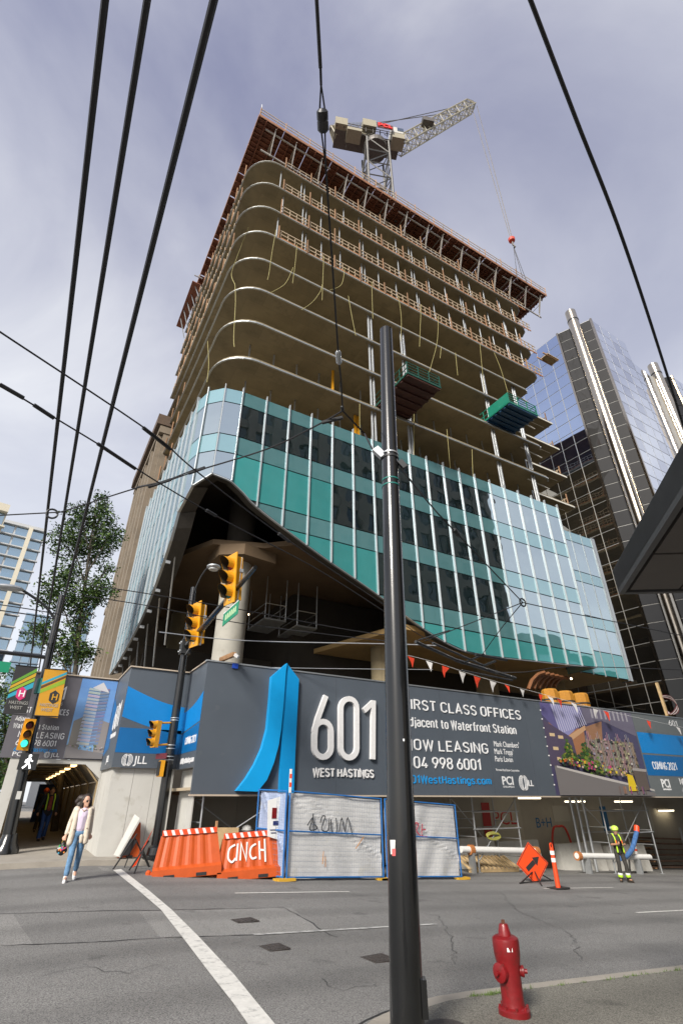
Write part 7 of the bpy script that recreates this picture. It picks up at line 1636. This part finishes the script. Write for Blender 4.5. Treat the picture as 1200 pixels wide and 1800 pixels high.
def woman_extra(t, M, V, fd, sd_, hd_):
    sl = []
    for s_ in 'lr': sl.append(([V('sh'+s_)+Vector((0, 0, .01)), V('sh'+s_), V('el'+s_), V('el'+s_).lerp(V('wr'+s_), .86)], [.068, .072, .056, .048]))
    top = blob('top', [([V('pelvis')+Vector((0, 0, .08)), V('chest')], [.142, .15])], [(V('chest')+Vector((0, -.01, .03)), .158, (1.1, .78, .95))], mat('pale_lilac_top', (.58, .50, .62), .8), t, .014, 3, M)
    jk = [([(.09, .055, 1.40), (.10, .05, 1.15), (.12, .05, .76)], [.085, .092, .098]), ([(-.09, .055, 1.40), (-.10, .05, 1.15), (-.125, .05, .76)], [.085, .092, .10]), ([(.0, .08, 1.40), (0, .08, .78)], [.10, .12]),
          ([(.135, -.06, 1.38), (.145, -.085, 1.10), (.165, -.08, .76)], [.06, .065, .07]), ([(-.135, -.06, 1.38), (-.145, -.085, 1.10), (-.16, -.09, .74)], [.06, .065, .07])]
    j = blob('blazer', sl+jk, [], M_blz, t, .013, 3, M)
    for x, z in ((.14, 1.02), (-.13, 1.0)): blob('button', [], [((x, -.155, z), .014, (1, .5, 1))], mat('brown_button', (.15, .09, .04), .4), j, .006, 0, M)
    blob('shirt_tail', [([(.06, -.12, .86), (.07, -.12, .76)], [.045, .04])], [], M_blz, j, .012, 2, M)
    hr = [([hd_+Vector((0, .03, .07)), hd_+Vector((-.02, .08, -.05)), hd_+Vector((-.04, .09, -.20))], [.10, .10, .06]), ([hd_-sd_*.07+Vector((0, .02, .05)), hd_-sd_*.10+Vector((0, .03, -.10)), hd_-sd_*.09+Vector((0, -.02, -.25))], [.06, .06, .03]), ([hd_+sd_*.08+Vector((0, .03, .05)), hd_+sd_*.10+Vector((0, .05, -.1)), hd_+sd_*.07+Vector((0, .02, -.22))], [.05, .05, .03])]
    hr += [([hd_+Vector((-.05, .08, .06)), hd_+Vector((-.14, .10, .06)), hd_+Vector((-.21, .10, -.01))], [.09, .085, .05]), ([hd_+Vector((-.08, .08, -.02)), hd_+Vector((-.16, .08, -.08)), hd_+Vector((-.18, .04, -.16))], [.07, .05, .02])]
    blob('hair', hr, [(hd_+Vector((0, .025, .055)), .104, (.92, 1.0, .9))], mat('dark_brown_hair', (.022, .013, .009), .55, var=.4, scale=15), t, .013, 2, M)
    blob('sunglasses', [], [(hd_+fd*.088+sd_*.036+Vector((0, 0, .012)), .028, (1.1, .45, .8)), (hd_+fd*.088-sd_*.036+Vector((0, 0, .012)), .028, (1.1, .45, .8))], M_black, t, .008, 0, M)
    blob('necklace', [([(-.06, -.115, 1.42), (0, -.135, 1.36), (.06, -.115, 1.42)], [.008, .008, .008])], [], mat('gold_chain', (.5, .35, .1), .4, .8), t, .006, 0, M)
wom = person('woman in cream blazer and light jeans walking over the crosswalk', wb, heading, 1.72, pose, cw, woman_extra)
Mw = frame(wb, heading, 1.72/1.70); hc = Mw @ Vector((-.285, -.035, .80))
bag = thing('handbag', 'small black handbag with bright coloured dots in the woman\'s hand', 'handbag', hc-Vector((0, 0, .27)))
blob('bag_body', [([hc+Vector((0, 0, -.08)), hc+Vector((.0, 0, -.17)), hc+Vector((0, 0, -.24))], [.045, .085, .075]), ([hc+Vector((-.06, 0, -.21)), hc+Vector((.06, 0, -.21))], [.06, .06])], [], mat('black_bag_leather', (.012, .012, .012), .5), bag, .014, 2, Matrix.Identity(4))
MB().path([hc+Vector((.035*math.cos(a), .01*math.cos(a), -.05+.06*math.sin(a))) for a in [2*math.pi*i/14 for i in range(14)]], .009, 6, closed=True).build('handle', mat('gold_chain', (.5, .35, .1)), bag)
rc = random.Random(12)
for k in range(16):
    col = rc.choice([(.5, .02, .2), (.02, .3, .08), (.05, .3, .45), (.6, .2, .03), (.6, .6, .65)]); x = rc.uniform(-.085, .085); z = rc.uniform(-.26, -.11)
    MB().ball(hc+Vector((x, -.080+.25*abs(x), z)), .020, (1, .5, 1), 8).build('dot', mat('dot_%.2f_%.2f' % col[:2], col, .5), bag)
# ---- site worker with a green hard hat
kb = G(1099, 1551); kb.z = gz(kb.x, kb.y)
pose2 = dict(pelvis=(0, 0, .93), chest=(0, -.02, 1.28), neck=(0, -.03, 1.44), head=(.0, -.07, 1.57), face=(-.55, -1, -.30),
             shl=(.19, 0, 1.41), ell=(.25, -.08, 1.15), wrl=(.06, -.28, 1.14), shr=(-.19, 0, 1.41), elr=(-.25, -.08, 1.15), wrr=(-.12, -.30, 1.17), hdl=(-1, -.15, .05), hdr=(.3, -.6, .3), pnl=(0, -.3, .9), pnr=(.6, 0, .5),
             hipl=(.095, 0, .90), knl=(.13, -.05, .50), anl=(.16, .03, .10), hipr=(-.095, 0, .90), knr=(-.12, -.04, .50), anr=(-.13, .03, .10), toel=(.35, -1, 0), toer=(-.6, -1, 0), cuff=.86, hem=.085, boot=.12, curl=1.0)
ck = dict(skin=M_skin2, legs=mat('dark_work_trousers', (.035, .032, .028), .85, var=.35, scale=9, bump=.8, bscale=16), shoes=mat('dark_work_boot', (.03, .022, .015), .7))
M_hv = mat('fluorescent_lime', (.42, .68, .03), .6); M_hvo = mat('vest_orange', (.85, .14, .02), .6)
def worker_extra(t, M, V, fd, sd_, hd_):
    sl = [([V('sh'+s_), V('sh'+s_).lerp(V('el'+s_), .75)], [.088, .078]) for s_ in 'lr']
    sh = blob('shirt', sl+[([V('pelvis')+Vector((0, 0, .04)), V('chest')], [.155, .165])], [(V('chest')+Vector((0, 0, .03)), .172, (1.12, .8, .95))], mat('olive_shirt', (.035, .035, .022), .85, var=.2), t, .015, 3, M)
    for x in (-.105, .105):
        v = blob('vest_band', [([(x, .12, 1.36), (x, .0, 1.475), (x, -.125, 1.36), (x*1.05, -.165, 1.15), (x*1.1, -.16, .92)], [.028, .03, .028, .026, .03])], [], M_hv, sh, .014, 1, M)
        blob('vest_stripe', [([(x*1.03, -.17, 1.28), (x*1.05, -.182, 1.2)], [.02, .02])], [], M_hvo, v, .01, 0, M)
    blob('vest_back', [([(.15, .06, 1.3), (.19, .05, 1.0), (.21, .06, .86)], [.05, .05, .05])], [], M_hv, sh, .015, 2, M); blob('vest_back_panel', [([(.21, .03, 1.0), (.235, .04, .88)], [.03, .03])], [], M_hvo, sh, .013, 1, M)
    hat = blob('hard_hat', [], [(hd_+Vector((0, .0, .075)), .128, (.98, 1.12, .85)), (hd_+fd*.07+Vector((0, 0, .05)), .10, (1.0, 1.0, .16))], mat('lime_helmet', (.50, .72, .10), .4), t, .012, 1, M)
    blob('ear_muff', [], [(hd_+sd_*.125+Vector((0, .02, .09)), .045, (.8, 1, 1.2))], mat('grey_muff', (.25, .26, .25), .5), hat, .01, 0, M)
    blob('glasses', [], [(hd_+fd*.088+sd_*.034+Vector((0, 0, .012)), .024, (1.1, .45, .7)), (hd_+fd*.088-sd_*.034+Vector((0, 0, .012)), .024, (1.1, .45, .7))], mat('clear_lens', (.4, .42, .42), .15), t, .008, 0, M)
    for s_ in 'lr': a_ = V('an'+s_); k_ = V('kn'+s_); blob('reflective_cuff', [([k_.lerp(a_, .70), k_.lerp(a_, .80)], [.088, .088])], [], M_hv, t, .012, 0, M); blob('white_cuff', [([k_.lerp(a_, .60), k_.lerp(a_, .66)], [.086, .087])], [], M_white, t, .012, 0, M)
wkr = person('site worker in lime hard hat and vest standing on the road', kb, R(-28), 1.74, pose2, ck, worker_extra, .013)
Mk = frame(kb, R(-28), 1.74/1.70); pc_ = Mk @ Vector((-.06, -.40, 1.20))
rd = thing('handheld_device', 'small dark device held by the site worker', 'device', pc_); MB().box(pc_, (.08, .03, .16), rz=R(-28)).build('case', M_black, rd); MB().tube(pc_+Vector((0, 0, .08)), pc_+Vector((0, 0, .2)), .008, n=6).build('aerial', M_black, rd)
# ---- people inside the walkway
def tunnel_person(label, px, py, tall, Yd, top, legs, vest=None, hat=None, head=R(8)):
    b_ = P(px, py, Y=Yd); b_.z = gz(b_.x, b_.y)+.13
    ps = dict(pelvis=(0, 0, .93), chest=(0, 0, 1.28), neck=(0, 0, 1.44), head=(0, -.02, 1.57), shl=(.19, 0, 1.41), ell=(.27, .03, 1.14), wrl=(.28, -.06, .90), shr=(-.19, 0, 1.41), elr=(-.27, .03, 1.14), wrr=(-.30, -.04, .90), hipl=(.09, 0, .90), knl=(.10, .05, .5), anl=(.11, .22, .13), hipr=(-.09, 0, .90), knr=(-.09, -.12, .5), anr=(-.1, -.10, .09), cuff=.93, hem=.08)
    def ex(t, M, V, fd, sd_, hd_):
        j = blob('jacket', [([V('sh'+s_), V('el'+s_), V('el'+s_).lerp(V('wr'+s_), .9)], [.095, .075, .06]) for s_ in 'lr']+[([V('pelvis')-Vector((0, 0, .02)), V('chest')], [.175, .18])], [(V('chest')+Vector((0, 0, .03)), .18, (1.12, .8, .95))], top, t, .018, 3, M)
        blob('shirt', [([(0, -.13, 1.36), (0, -.16, 1.0)], [.06, .075])], [], mat('red_check_shirt', (.25, .05, .04), .8, var=.4, scale=14), j, .016, 1, M)
        if vest:
            for x in (-.12, .12): blob('vest_band', [([(x, .0, 1.48), (x, -.14, 1.36), (x, -.175, .98)], [.03, .028, .028])], [], vest, j, .016, 1, M)
        if hat: blob('hard_hat', [], [(hd_+Vector((0, 0, .07)), .125, (1, 1.1, .85)), (hd_+fd*.07+Vector((0, 0, .045)), .10, (1, 1, .16))], hat, t, .014, 1, M)
        else: blob('hair', [], [(hd_+Vector((0, .02, .06)), .105, (.95, 1, .85))], mat('dark_brown_hair', (.022, .013, .009)), t, .014, 1, M)
    return person(label, b_, head, tall, ps, dict(skin=M_skin2, legs=legs, shoes=mat('dark_work_boot', (.03, .022, .015))), ex, .016)
dk = mat('dark_jacket', (.02, .022, .03), .85); jn = mat('blue_denim', (.03, .08, .24), .85, var=.15)
tunnel_person('man in dark jacket with lime straps walking inside the walkway', 72, 1474, 1.78, 25.5, dk, jn, M_hv)
tunnel_person('figure in orange hard hat further inside the walkway', 64, 1462, 1.74, 31.0, dk, mat('dark_work_trousers', (.035, .032, .028)), None, M_hvo, R(0))
tunnel_person('figure in red deep inside the walkway by its right wall', 121, 1452, 1.7, 33.0, mat('red_jacket', (.32, .03, .03), .8), dk, None, M_red, R(0))
